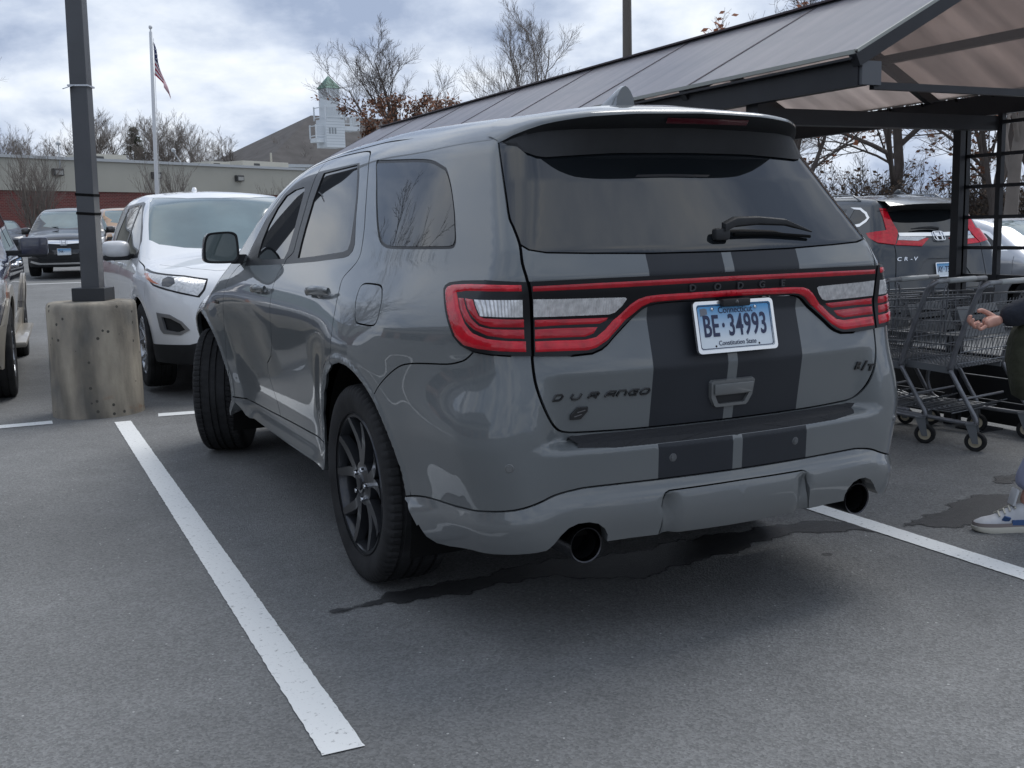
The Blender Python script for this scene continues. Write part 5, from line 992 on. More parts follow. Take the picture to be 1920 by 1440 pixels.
# ------------------------------------------------------------------ lamp base and post
def concrete_mat():
    m = mat('weathered_concrete', (.33, .30, .25), rough=.9); n, l = nodes_of(m); b = n['Principled BSDF']; tc = n.new('ShaderNodeTexCoord')
    def nz(sc, det, stretch=None):
        t = n.new('ShaderNodeTexNoise'); t.inputs['Scale'].default_value = sc; t.inputs['Detail'].default_value = det
        if stretch:
            mp = n.new('ShaderNodeMapping'); mp.inputs['Scale'].default_value = stretch; l.new(tc.outputs['Object'], mp.inputs[0]); l.new(mp.outputs[0], t.inputs['Vector'])
        else: l.new(tc.outputs['Object'], t.inputs['Vector'])
        return t.outputs['Fac']
    r = n.new('ShaderNodeValToRGB'); l.new(nz(2.2, 8, (1.5, 1.5, .8)), r.inputs[0]); e = r.color_ramp.elements; e[0].position = .33; e[0].color = (.15, .147, .135, 1); e[1].position = .68; e[1].color = (.43, .38, .30, 1); q = e.new(.5); q.color = (.29, .258, .21, 1)
    st = n.new('ShaderNodeValToRGB'); l.new(nz(7, 5, (1, 1, .22)), st.inputs[0]); st.color_ramp.elements[0].position = .42; st.color_ramp.elements[0].color = (.62, .62, .62, 1); st.color_ramp.elements[1].position = .6; st.color_ramp.elements[1].color = (1.1, 1.1, 1.1, 1)
    mu = n.new('ShaderNodeMix'); mu.data_type = 'RGBA'; mu.blend_type = 'MULTIPLY'; mu.inputs['Factor'].default_value = .8; l.new(r.outputs[0], mu.inputs['A']); l.new(st.outputs[0], mu.inputs['B'])
    rust = n.new('ShaderNodeValToRGB'); l.new(nz(5, 4, (1, 1, 2)), rust.inputs[0]); rust.color_ramp.elements[0].position = .63; rust.color_ramp.elements[0].color = (0, 0, 0, 1); rust.color_ramp.elements[1].position = .75; rust.color_ramp.elements[1].color = (.6, .6, .6, 1)
    sp = n.new('ShaderNodeSeparateXYZ'); l.new(tc.outputs['Object'], sp.inputs[0]); lowm = n.new('ShaderNodeMapRange'); lowm.inputs[1].default_value = .30; lowm.inputs[2].default_value = .12; l.new(sp.outputs['Z'], lowm.inputs[0]); mm = n.new('ShaderNodeMath'); mm.operation = 'MULTIPLY'; l.new(lowm.outputs[0], mm.inputs[0]); l.new(rust.outputs[0], mm.inputs[1])
    m2 = n.new('ShaderNodeMix'); m2.data_type = 'RGBA'; l.new(mm.outputs[0], m2.inputs['Factor']); l.new(mu.outputs['Result'], m2.inputs['A']); m2.inputs['B'].default_value = (.26, .13, .07, 1)
    v = n.new('ShaderNodeTexVoronoi'); v.inputs['Scale'].default_value = 26; v.inputs['Randomness'].default_value = 1; l.new(tc.outputs['Object'], v.inputs['Vector']); ms = n.new('ShaderNodeSeparateColor'); l.new(v.outputs['Color'], ms.inputs[0])
    hole = n.new('ShaderNodeMath'); hole.operation = 'MULTIPLY'; a = n.new('ShaderNodeMath'); a.operation = 'LESS_THAN'; a.inputs[1].default_value = .30; l.new(v.outputs['Distance'], a.inputs[0]); c = n.new('ShaderNodeMath'); c.operation = 'GREATER_THAN'; c.inputs[1].default_value = .90; l.new(ms.outputs[0], c.inputs[0]); l.new(a.outputs[0], hole.inputs[0]); l.new(c.outputs[0], hole.inputs[1])
    m3 = n.new('ShaderNodeMix'); m3.data_type = 'RGBA'; l.new(hole.outputs[0], m3.inputs['Factor']); l.new(m2.outputs['Result'], m3.inputs['A']); m3.inputs['B'].default_value = (.075, .07, .06, 1); l.new(m3.outputs['Result'], b.inputs['Base Color'])
    hs = n.new('ShaderNodeMath'); hs.operation = 'MULTIPLY_ADD'; hs.inputs[1].default_value = -1.5; l.new(hole.outputs[0], hs.inputs[0]); l.new(nz(60, 6), hs.inputs[2])
    bp = n.new('ShaderNodeBump'); bp.inputs['Strength'].default_value = .45; bp.inputs['Distance'].default_value = .006; l.new(hs.outputs[0], bp.inputs['Height']); l.new(bp.outputs[0], b.inputs['Normal'])
    return m
def build_lamp():
    rnd = random.Random(4); V = []; n = 72; prof = [(.338, 0), (.335, .03), (.332, .2), (.331, .4), (.330, .6), (.330, .80), (.327, .835), (.318, .855), (.300, .868), (.15, .872), (.001, .873)]
    def mod(i, k, r): return r + (.0025 * math.sin(k * .7 + i) + rnd.uniform(-.003, .003) if 0 < i < 9 else 0)
    o = MB().lathe(prof, n, 'z', mod=mod).build('concrete_lamp_base', concrete_mat(), None, smooth=50); o.location = (-1.405, 6.13, 0)
    tag(o, 'round weathered concrete base of the lamp post between the parking bays', 'concrete base')
    ST = mat('bronze_grey_steel', (.085, .088, .095), rough=.45, metal=.3, var=.1, vscale=4); e = empty('lamp_post', (-1.385, 6.12, .872), (math.radians(.4), math.radians(.9), 0), 'square dark grey lamp post standing on the concrete base', 'lamp post')
    c, s = math.cos(.35), math.sin(.35)
    MB().box((0, 0, 3.6), (.135, .135, 7.1), (0, 0, -.42), taper=.70).build('pole', ST, e, bevel=.006)
    MB().box((0, 0, .05), (.245, .245, .10), (0, 0, -.42)).build('base_cover', mat('base_cover_black', (.03, .032, .036), rough=.5), e, bevel=.004)
    for z in (.66, .80): MB().box((0, 0, z), (.139, .139, .020), (.02, .06, -.42)).build('black_strap', M_UNDER, e)
    MB().box((0, 0, 1.60), (.152, .152, .012), (0, 0, -.42)).bar((-.06, -.05, 1.60), (-.13, -.07, 1.57), .03, .006).build('metal_band', M_ALLOY, e)
    MB().bar((-.6, 0, 7.1), (.6, 0, 7.1), .06, .06).build('lamp_arm', ST, e); MB().box((.75, 0, 7.1), (.5, .3, .14)).build('lamp_head', ST, e, bevel=.03); MB().box((-.75, 0, 7.1), (.5, .3, .14)).build('lamp_head', ST, e, bevel=.03)
    MB().box((.0, -.095, .04), (.02, .006, .02), (0, 0, -.42)).build('bolt', M_UNDER, e)
    h = MB().box((-.02, .29, .03), (.10, .02, .06)).build('sign_scrap', mat('blue_plastic', (.12, .35, .55), rough=.5), e)
    # far lamp pole above the shelter
    e = empty('street_lamp', (14.5, 23.5, .2), (0, 0, 0), 'tall brown lamp pole rising behind the shelter roof', 'lamp post'); BR = mat('brown_steel', (.11, .095, .08), rough=.5)
    MB().lathe([(.16, 0), (.15, 2), (.13, 6), (.11, 9.5), (.001, 9.5)], 10, 'z').build('pole', BR, e, smooth=40); MB().bar((-.9, 0, 9.4), (.9, 0, 9.4), .09, .09).build('lamp_arm', BR, e)
    for sx in (-1, 1): MB().box((sx * 1.2, 0, 9.4), (.7, .4, .18)).build('lamp_head', BR, e, bevel=.03)
# ------------------------------------------------------------------ flag
def build_flag():
    PO = mat('flagpole_white', (.62, .63, .64), rough=.4); e = empty('flagpole', (4.02, 39.5, .6), (math.radians(0), math.radians(1.6), 0), 'white flagpole with a ball top in front of the brick building', 'flagpole')
    MB().lathe([(.085, 0), (.075, 3), (.055, 8.12), (.03, 8.15), (.02, 8.24)], 14, 'z').build('pole', PO, e, smooth=40); MB().lathe([(.001, 8.21), (.05, 8.235), (.072, 8.29), (.05, 8.345), (.001, 8.365)], 14, 'z').build('ball', PO, e, smooth=True)
    MB().tube([(.09, -.03, 7.9), (.10, -.03, 3.5), (.09, -.03, 1.2)], .008, 5).build('rope', PO, e)
    RD = mat('flag_red', (.36, .03, .06), rough=.8); WT = mat('flag_white', (.66, .66, .68), rough=.8); NV = mat('flag_navy', (.03, .04, .12), rough=.8)
    f = empty('flag', (4.02, 39.5, .6), (0, math.radians(1.6), 0), 'striped flag with starred navy corner hanging limp from the flagpole', 'flag')
    nS, nT = 14, 13; P = {}
    for i in range(nS + 1):
        s = i / nS
        for j in range(nT + 1):
            t = j / nT
            x = .07 + (.58 * s ** .8) * (.35 + .65 * min(1, .25 + t)) + .03 * math.sin(s * 9 + t * 3); z = 7.78 - 1.18 * t * (1 - .45 * s) - 1.62 * s ** 1.15 * (1 - .10 * t) + .1 * t * s
            P[i, j] = (x, .10 * math.sin(s * 11 + t * 2) * s, z)
    for nm, m, test in (('red_stripes', RD, lambda s, j: j % 2 == 0 and not (s < .42 and j < 7)), ('white_stripes', WT, lambda s, j: j % 2 == 1 and not (s < .42 and j < 7)), ('canton', NV, lambda s, j: s < .42 and j < 7)):
        V = []; F = []
        for i in range(nS):
            for j in range(nT):
                if test((i + .5) / nS, j): b = len(V); V += [P[i, j], P[i + 1, j], P[i + 1, j + 1], P[i, j + 1]]; F.append((b, b + 1, b + 2, b + 3))
        mk(nm, V, F, m, f, False)
    b = MB()
    for i in range(6):
        for j in range(7):
            if (i + j) % 2: a = P[i, j]; b.add([(a[0] - .012, a[1] - .012, a[2] - .02), (a[0] + .012, a[1] - .012, a[2] - .02), (a[0] + .012, a[1] - .012, a[2] + .02), (a[0] - .012, a[1] - .012, a[2] + .02)], [(0, 1, 2, 3)])
    o = b.build('stars', WT, f); o['kind'] = 'stuff'
# ------------------------------------------------------------------ far buildings
def build_buildings():
    bm_ = mat('red_brick', (.2, .06, .05), rough=.9); n, l = nodes_of(bm_); b = n['Principled BSDF']; tc = n.new('ShaderNodeTexCoord'); br = n.new('ShaderNodeTexBrick'); br.inputs['Scale'].default_value = 1; br.inputs['Brick Width'].default_value = .21; br.inputs['Row Height'].default_value = .075; br.inputs['Mortar Size'].default_value = .008
    br.inputs['Color1'].default_value = (.20, .050, .045, 1); br.inputs['Color2'].default_value = (.13, .036, .035, 1); br.inputs['Mortar'].default_value = (.22, .16, .14, 1); mp = n.new('ShaderNodeMapping'); mp.inputs['Rotation'].default_value = (math.radians(90), 0, 0); l.new(tc.outputs['Object'], mp.inputs[0]); l.new(mp.outputs[0], br.inputs['Vector']); l.new(br.outputs['Color'], b.inputs['Base Color'])
    BE = mat('beige_panel', (.40, .39, .34), rough=.8, var=.06, vscale=.6, detail=8); TR = mat('grey_coping', (.45, .47, .48), rough=.5); DK = mat('dark_fixture', (.06, .06, .06), rough=.6)
    ang = math.atan2(9.8, 16.74); e = empty('brick_building', (-.72, 53.4, 0), (0, 0, ang), 'long flat-roofed building with a beige band over red brick', 'building')
    MB().box((7, 6, 2.1), (64, 12, 3.1)).build('brick_wall', bm_, e); MB().box((7, 5.97, 4.40), (64.06, 12.1, 1.5)).build('beige_band', BE, e); MB().box((7, 5.97, 5.22), (64.3, 12.3, .14)).build('coping', TR, e)
    for i in range(12): MB().box((-22 + i * 5.4, -.02, 2.1), (.05, .06, 3.0)).build('wall_joint', mat('dark_brick_joint', (.09, .03, .03), rough=.9), e)  # thin upright strips in a darker brick red mark the wall joints
    for x in (2.8, 8.6, 14.4, 20.2): MB().box((x, -.16, 4.55), (.55, .26, .34)).build('wall_light', DK, e, bevel=.03).location = (0, 0, 0); MB().box((x, -.30, 4.52), (.40, .03, .2)).build('light_glass', mat('frosted', (.35, .35, .33), rough=.4), e)
    for x, d in ((3.0, 0), (10.4, .5)): MB().tube([(x, -.1, 4.7 if not d else 5.2), (x - d, -.1, 5.85)], .03, 6).lathe([(.001, 5.8), (.1, 5.85), (.12, 5.95), (.001, 6.05)], 10, 'z', c=(x - d, -.1, 0)).build('roof_camera', TR, e)
    RU = mat('cream_unit', (.46, .44, .38), rough=.7); 
    for x, w, z in ((11.0, 2.6, 6.15), (19.5, 1.6, 6.05), (23.5, 4.2, 6.2)):
        u = empty('rooftop_unit', (-.72 + x * math.cos(ang) - 8 * math.sin(ang), 53.4 + x * math.sin(ang) + 8 * math.cos(ang), 5.3), (0, 0, ang), {11.0: 'small cream air unit on the flat roof beside the lamp post', 19.5: 'low cream air unit on the flat roof behind the flagpole', 23.5: 'long cream air unit on the flat roof right of the flagpole'}[x], 'air unit', 'air units on the flat roof')
        MB().box((0, 0, (z - 5.3) / 2), (w, 2.0, z - 5.3)).build('casing', RU, u); MB().box((w * .3, -1.01, .35), (.5, .04, .45)).build('hatch', DK, u); MB().box((-w * .2, -1.01, (z - 5.3) * .75), (.5, .03, .14)).build('grille', DK, u)
        if w > 4: MB().tube([(w * .35, 0, z - 5.3), (w * .35, 0, z - 4.6)], .07, 6).build('vent_pipe', RU, u)
    # shingled roof and cupola
    SH = mat('grey_shingle', (.075, .070, .069), rough=.9, var=.2, vscale=1.2, bump=.3, bscale=8, detail=8); WHT = mat('white_clapboard', (.60, .63, .65), rough=.7); GRN = mat('green_copper', (.13, .24, .19), rough=.6, var=.15, vscale=3)
    e = empty('cupola_building', (17.0, 76, 0), (0, 0, math.radians(12)), 'building with a grey shingled hip roof carrying the white cupola', 'building')
    MB().box((16, 7.5, 3.1), (31, 13.5, 6.2)).build('wall', BE, e)
    MB().add([(0, 0, 6.3), (32, 0, 6.3), (32, 15, 6.3), (0, 15, 6.3), (8, 7.5, 10.8), (23, 7.5, 10.8)], [(0, 1, 5, 4), (1, 2, 5), (2, 3, 4, 5), (3, 0, 4), (0, 3, 2, 1)]).build('roof', SH, e)
    MB().bar((-.05, -.05, 6.25), (32.05, -.05, 6.25), .15, .22).build('gutter', TR, e)
    c = empty('cupola', (21.95, 75.6, 7.5), (0, 0, math.radians(12)), 'white clapboard cupola with railings and a green pyramid roof', 'cupola'); c.scale = (.82, .82, 1.0)
    o = MB(); o.box((0, 0, 1.0), (1.85, 1.85, 2.0)).build('lower_stage', WHT, c); MB().box((0, 0, 2.85), (1.35, 1.35, 2.7)).build('upper_stage', WHT, c)
    for k in range(9): MB().box((0, -.932, .2 + k * .2), (1.86, .012, .03)).build('clapboard', mat('clapboard_line', (.42, .45, .47), rough=.7), c)
    MB().add([(-.82, -.82, 4.2), (.82, -.82, 4.2), (.82, .82, 4.2), (-.82, .82, 4.2), (0, 0, 5.15)], [(0, 1, 4), (1, 2, 4), (2, 3, 4), (3, 0, 4), (0, 3, 2, 1)]).build('green_roof', GRN, c)
    MB().tube([(0, 0, 5.1), (0, 0, 6.0)], .025, 5).bar((-.2, 0, 5.75), (.2, 0, 5.75), .03, .03).bar((-.12, 0, 5.5), (.12, 0, 5.62), .03, .03).build('weathervane', DK, c)
    for x in (-.28, 0, .28): MB().box((x - .3, -.935, 1.15), (.14, .03, .42)).build('louvre', mat('louvre_dark', (.25, .27, .28), rough=.7), c)
    MB().box((.69, 0, 3.1), (.03, .34, 1.3)).build('louvre', MATS['louvre_dark'], c)
    for z, r, cx in ((2.0, 1.02, 0), (1.55, .8, 1.75), (.65, .55, -1.2)):
        q = MB()
        for sx, sy in ((-1, -1), (1, -1), (1, 1), (-1, 1)): q.bar((cx + sx * r, sy * r, z - .05), (cx + sx * r, sy * r, z + .95), .1, .1)
        for a in (.15, .85): q.bar((cx - r, -r, z + a), (cx + r, -r, z + a), .05, .06).bar((cx + r, -r, z + a), (cx + r, r, z + a), .05, .06).bar((cx - r, r, z + a), (cx - r, -r, z + a), .05, .06)
        for i in range(13): xx = cx - r + 2 * r * i / 12; q.bar((xx, -r, z + .15), (xx, -r, z + .85), .03, .03); q.bar((cx + r, -r + 2 * r * i / 12, z + .15), (cx + r, -r + 2 * r * i / 12, z + .85), .03, .03)
        q.build('railing', WHT, c)
        if cx: MB().box((cx, 0, z - .16), (2 * r, 2 * r, .3)).build('deck', WHT, c)
    # grey house far right
    e = empty('grey_house', (42, 27, -1.2), (0, 0, -.5), 'low grey house among the trees beyond the trellis', 'house'); MB().box((0, 0, 1.1), (12, 6, 2.2)).build('wall', mat('pale_siding', (.30, .30, .29), rough=.8), e); MB().add([(-6.4, -3.4, 2.2), (6.4, -3.4, 2.2), (6.4, 3.4, 2.2), (-6.4, 3.4, 2.2), (-6.4, 0, 3.6), (6.4, 0, 3.6)], [(0, 1, 5, 4), (2, 3, 4, 5), (1, 2, 5), (3, 0, 4), (0, 3, 2, 1)]).build('roof', SH, e)
# ------------------------------------------------------------------ cart shelter
def build_shelter():
    BK = mat('shelter_black_steel', (.022, .023, .027), rough=.45, spec=.4, var=.15, vscale=6)
    def panel_mat(name, tint, tr, clear):
        m = bpy.data.materials.new(name); m.use_nodes = True; n, l = nodes_of(m); b = n['Principled BSDF']; out = n['Material Output']; b.inputs['Base Color'].default_value = (*tint, 1); b.inputs['Roughness'].default_value = .18; b.inputs['Specular IOR Level'].default_value = .6
        t = n.new('ShaderNodeBsdfTranslucent'); t.inputs['Color'].default_value = (*tint, 1); mx = n.new('ShaderNodeMixShader'); mx.inputs[0].default_value = tr; l.new(b.outputs[0], mx.inputs[1]); l.new(t.outputs[0], mx.inputs[2]); last = mx.outputs[0]
        tc = n.new('ShaderNodeTexCoord'); w = n.new('ShaderNodeTexNoise'); w.inputs['Scale'].default_value = 1.4; w.inputs['Detail'].default_value = 5; mp = n.new('ShaderNodeMapping'); mp.inputs['Scale'].default_value = (.6, 5, .6); l.new(tc.outputs['Object'], mp.inputs[0]); l.new(mp.outputs[0], w.inputs['Vector']); r = n.new('ShaderNodeMapRange'); r.inputs[1].default_value = .3; r.inputs[2].default_value = .7; r.inputs[3].default_value = .75; r.inputs[4].default_value = 1.15; l.new(w.outputs['Fac'], r.inputs[0])
        v = n.new('ShaderNodeVectorMath'); v.operation = 'SCALE'; v.inputs[0].default_value = (.74, .67, .63); l.new(r.outputs[0], v.inputs['Scale']); l.new(v.outputs[0], t.inputs['Color'])
        if clear:
            c = n.new('ShaderNodeBsdfTransparent'); c.inputs['Color'].default_value = (.84, .80, .78, 1); m3 = n.new('ShaderNodeMixShader'); m3.inputs[0].default_value = clear; l.new(last, m3.inputs[1]); l.new(c.outputs[0], m3.inputs[2]); last = m3.outputs[0]
        l.new(last, out.inputs['Surface']); return m
    RP = panel_mat('bronze_roof_panel', (.50, .51, .57), .55, 0.0); GP = panel_mat('smoky_gable_panel', (.40, .36, .34), .5, .84)
    xe, xr, xR, ze, zr = 1.60, 2.62, 3.64, 2.12, 2.655; y0, y1 = 1.20, 10.6; js = [1.20, 2.58, 3.92, 5.26, 6.60, 7.94, 9.28, 10.6]
    e = empty('cart_shelter', (2.62, 1.2, 0), (0, 0, 0), 'black steel cart shelter with a gabled roof of smoky plastic panels', 'shelter'); O = Vector((2.62, 1.2, 0))
    def B(name, a, b, w, h, m=BK, **k): return MB().bar(Vector(a) - O, Vector(b) - O, w, h, **k).build(name, m, e)
    for sx, xa in ((-1, xe), (1, xR)):
        B('eave_beam', (xa + sx * -.05, y0, ze - .085), (xa + sx * -.05, y1, ze - .085), .06, .115); B('eave_angle', (xa + sx * -.02, y0, ze - .02), (xa + sx * -.02, y1, ze - .02), .08, .012)
        for a, b in zip(js[:-1], js[1:]):
            sl = Vector((xr - xa, 0, zr - ze)).normalized(); nn = Vector((0, 1, 0)).cross(sl) if sx > 0 else sl.cross(Vector((0, 1, 0)))
            nn = nn if nn.z > 0 else -nn; p = [Vector((xa, a + .008, ze)), Vector((xr, a + .008, zr)), Vector((xr, b - .008, zr)), Vector((xa, b - .008, ze))]
            V = [q - O for q in p] + [q - O + nn * .008 for q in p]; mk('roof_panel', V, [(0, 1, 2, 3), (7, 6, 5, 4), (0, 4, 5, 1), (1, 5, 6, 2), (2, 6, 7, 3), (3, 7, 4, 0)], RP, e)
        for y in js: B('rafter', (xa, y, ze - .03), (xr, y, zr - .03), .05, .06); B('panel_strip', (xa, y, ze + .006), (xr, y, zr + .006), .022, .012, mat('dark_strip', (.05, .035, .04), rough=.5))
        B('edge_trim', (xa, y0 - .005, ze + .010), (xa, y1, ze + .010), .016, .02, mat('pale_trim', (.35, .36, .33), rough=.5))
    for xm in ((xe + xr) / 2, (xR + xr) / 2): B('purlin', (xm, y0 + .03, (ze + zr) / 2 - .035), (xm, y1 - .03, (ze + zr) / 2 - .035), .05, .05)
    B('ridge_beam', (xr, y0, zr - .05), (xr, y1, zr - .05), .06, .10); B('ridge_cap', (xr, y0, zr + .012), (xr, y1, zr + .012), .10, .012, MATS['dark_strip'])
    B('gable_trim', (xe, y0 - .012, ze + .012), (xr, y0 - .012, zr + .012), .016, .016, MATS['pale_trim']); B('gable_trim', (xR, y0 - .012, ze + .012), (xr, y0 - .012, zr + .012), .016, .016, MATS['pale_trim'])
    for y in (y0 + .02, y1 - .02):
        V = [Vector(q) - O for q in ((xe + .12, y, ze - .135), (xR - .12, y, ze - .135), (xR - .02, y, ze - .02), (xr, y, zr - .02), (xe + .02, y, ze - .02))]; V2 = [q + Vector((0, .006, 0)) for q in V]
        mk('gable_panel', V + V2, [(4, 3, 2, 1, 0), (5, 6, 7, 8, 9)] + [(i, (i + 1) % 5, 5 + (i + 1) % 5, 5 + i) for i in range(5)], GP, e)
        B('gable_rail', (xe + .12, y - .01, ze - .14), (xR - .12, y - .01, ze - .14), .03, .035)
    B('gable_corner', (xe + .03, y0 - .01, ze - .085), (xe + .15, y0 - .01, ze - .085), .02, .11, mat('corner_plate', (.10, .105, .115), rough=.5))
    for y in (2.04, 4.64, 7.24, 9.84):
        B('tie_beam', (xe + .08, y, ze - .20), (xR - .08, y, ze - .20), .08, .085)
        for sx, xa in ((-1, xe + .12), (1, xR - .12)):
            B('post', (xa, y + (.23 if sx > 0 else 0), 0), (xa, y + (.23 if sx > 0 else 0), ze - .14), .10 if sx < 0 else .06, .10 if sx < 0 else .06, up=(0, 1, 0))
            MB().box(Vector((xa, y, .006)) - O, (.2, .2, .012)).build('foot_plate', BK, e)
    for k in range(10): MB().box(Vector((xR - .09, 1.5 + k * .28, ze - .025)) - O, (.012, .012, .02)).build('bolt', M_UNDER, e)
    # trellis in the right-hand side and the low black panel
    t = empty('trellis', (3.56, 1.2, 0), (0, 0, 0), 'black square-grid trellis panel in the side of the cart shelter', 'trellis'); O2 = Vector((3.56, 1.2, 0))
    ys = [2.27 - .278 * k for k in range(7)]; zs = [.965 + .192 * k for k in range(6)]
    for i, y in enumerate(ys): MB().bar(Vector((3.56, y, .93)) - O2, Vector((3.56, y, 1.98)) - O2, .034 if i else .05, .034 if i else .06, up=(0, 1, 0)).build('upright', BK, t)
    for i, z in enumerate(zs): MB().bar(Vector((3.56, ys[0], z)) - O2, Vector((3.56, ys[-1], z)) - O2, .026, .022 if i else .05).build('crossbar', BK, t)
    for y in (ys[0], ys[-1]): MB().bar(Vector((3.56, y, 0)) - O2, Vector((3.56, y, .95)) - O2, .05, .06, up=(0, 1, 0)).build('leg', BK, t)
    k = empty('cart_guard', (3.66, 3.0, 0), (0, 0, 0), 'low black board guard rail on the ground behind the carts', 'guard rail')
    for z in (.10, .25, .40): MB().box((0, 0, z), (.05, 5.6, .142)).build('board', mat('black_board', (.012, .013, .015), rough=.6), k, bevel=.008)
    for y in (-2.6, 0, 2.6): MB().box((.06, y, .26), (.06, .06, .5)).build('stake', BK, k)
# ------------------------------------------------------------------ shopping carts
def build_carts():
    WIRE = mat('grey_wire', (.20, .21, .225), rough=.4, metal=.5); TUBE = mat('grey_tube', (.19, .195, .21), rough=.4, metal=.4, var=.15, vscale=20); PLA = mat('grey_plastic', (.16, .17, .18), rough=.5); HAN = mat('worn_handle', (.30, .31, .32), rough=.4, var=.25, vscale=12); HUB = mat('cream_hub', (.52, .46, .34), rough=.6)
    proto = empty('shopping_cart', (0, 0, 0))
    def pt(x, y, z): return (x, y, z)
    wr, wf = .28, .21     # half widths rear and front of the basket
    def W(y): return wr + (wf - wr) * (y - .08) / .84
    # frame
    for sx in (-1, 1):
        MB().tube(cr([(sx * .20, .80, .20), (sx * .25, .5, .185), (sx * .275, .10, .17), (sx * .28, -.02, .172), (sx * .28, -.04, .20), (sx * .28, .02, .30), (sx * .28, .14, .50)], False, 5), .0135, 10).build('frame_rail', TUBE, proto, smooth=True)
        MB().tube(cr([(sx * .28, .14, .49), (sx * .283, .08, .68), (sx * .285, -.02, .96), (sx * .283, -.055, 1.02), (sx * .25, -.075, 1.045)], False, 5), [.015] * 21, 10).build('upright', TUBE, proto, smooth=True)
        MB().tube(cr([(sx * .24, .58, .49), (sx * .24, .62, .36), (sx * .245, .60, .25), (sx * .245, .54, .205), (sx * .25, .42, .20)], False, 5), .012, 8).build('strut', TUBE, proto, smooth=True)
    MB().tube([(-.26, -.075, 1.045), (.26, -.075, 1.045)], .015, 10).build('handle', HAN, proto, smooth=True); MB().tube([(-.14, -.075, 1.045), (.14, -.075, 1.045)], .0185, 10).build('handle_grip', mat('pale_grip', (.42, .44, .44), rough=.4), proto, smooth=True)
    MB().tube([(-.24, .10, .30), (.24, .10, .30)], .008, 6).build('cross_tube', TUBE, proto); MB().tube([(-.24, .60, .24), (.24, .60, .24)], .008, 6).build('cross_tube', TUBE, proto)
    # basket sides
    def top(y): return .955 - .08 * (y - .05)
    def botz(y): return .50 + .05 * (y - .1)
    for sx in (-1, 1):
        b = MB()
        for k in range(7):
            t = k / 6; b.tube([(sx * (W(y) * (.90 + .10 * t)), y + (.02 if t else 0), botz(y) + (top(y) - botz(y)) * t) for y in np.linspace(.10 - .10 * t, .92 + .06 * t, 6)], .0035 if k < 6 else .006, 5)
        for k in range(26):
            y = .12 + k * .033; b.tube([(sx * W(y) * .90, y, botz(y)), (sx * W(y), y + .03 * (k / 26), top(y))], .0026, 4)
        b.build('basket_side', WIRE, proto)['kind'] = 'stuff'
    b = MB()
    for k in range(7): t = k / 6; w = wf * (.9 + .1 * t); b.tube([(-w, .92 + .06 * t, botz(.92) + (top(.95) - botz(.92)) * t), (w, .92 + .06 * t, botz(.92) + (top(.95) - botz(.92)) * t)], .0035, 5)
    for k in range(12): x = -.9 + 1.8 * k / 11; b.tube([(x * wf * .92, .92, botz(.92)), (x * wf, .98, top(.95))], .0026, 4)
    b.build('basket_front', WIRE, proto)['kind'] = 'stuff'
    b = MB()
    for k in range(6): t = k / 5; w = wr * (.9 + .1 * t); b.tube([(-w, .11 - .10 * t, .53 + .38 * t), (w, .11 - .10 * t, .53 + .38 * t)], .0035, 5)
    for k in range(16): x = -.95 + 1.9 * k / 15; b.tube([(x * wr * .92, .115, .51), (x * wr, .01, .93)], .0026, 4)
    b.build('rear_gate', WIRE, proto)['kind'] = 'stuff'
    b = MB()
    for k in range(30): y = .13 + k * .027; b.tube([(-W(y) * .88, y, botz(y)), (W(y) * .88, y, botz(y))], .0045, 4)
    for k in range(15): x = -.86 + 1.72 * k / 14; b.tube([(x * wr, .12, botz(.12)), (x * wf, .92, botz(.92))], .0045, 4)
    b.build('basket_floor', WIRE, proto)['kind'] = 'stuff'
    for sx in (-1, 1): MB().bar((sx * .255, .13, .487), (sx * .195, .92, .527), .012, .045).build('floor_rail', PLA, proto)
    # child seat flap and its frame
    MB().box((0, .12, .79), (.42, .008, .20), (-.35, 0, 0)).build('seat_flap', PLA, proto, bevel=.003); MB().box((0, .20, .70), (.40, .16, .008)).build('seat_base', PLA, proto, bevel=.003)
    MB().tube([(-.2, .26, .70), (-.2, .24, .98), (-.18, .24, 1.02), (-.16, .24, .98), (-.16, .26, .70)], .006, 6).build('seat_frame', TUBE, proto); MB().tube([(.2, .26, .70), (.2, .24, .98), (.18, .24, 1.02), (.16, .24, .98), (.16, .26, .70)], .006, 6).build('seat_frame', TUBE, proto)
    for z in (.84, .79): MB().box((0, .118 - (z - .79) * .36 - .006, z), (.30, .002, .012), (-.35, 0, 0)).build('seat_print', M_UNDER, proto)
    b = MB()
    for k in range(9): x = -.22 + k * .055; b.tube([(x, .06, .26), (x, .16, .215), (x * .85, .70, .215), (x * .85, .80, .24)], .0038, 5)
    for y in (.14, .3, .5, .68): b.tube([(-.24, y, .211), (.24, y, .211)], .004, 5)
    b.build('lower_rack', WIRE, proto)['kind'] = 'stuff'
    for x, y, r in ((-.28, -.01, .062), (.28, -.01, .062), (-.20, .78, .055), (.20, .78, .055)):
        c = empty('caster', (x, y, 0), (0, 0, .25 if y < .1 else .1), parent=proto)
        MB().lathe([(r * .62, -.012), (r * .66, -.016), (r * .93, -.016), (r, -.010), (r, .010), (r * .93, .016), (r * .66, .016), (r * .62, .012)], 28, 'x', c=(0, -.03, r), close=True).build('tyre', M_TYRE, c, smooth=40); MB().lathe([(.0001, -.018), (.014, -.018), (.016, -.012), (r * .63, -.010), (r * .63, .010), (.016, .012), (.014, .018), (.0001, .018)], 24, 'x', c=(0, -.03, r)).build('hub', HUB, c, smooth=40)
        for sx in (-1, 1): MB().prism([(-.052, r - .012), (-.018, r - .012), (.025, .168), (-.035, .168)], .003, (sx * .022, 0, 0), (0, 1, 0), (0, 0, 1)).build('fork', PLA, c)
        MB().box((0, -.005, .168), (.05, .06, .008)).build('fork_top', PLA, c)
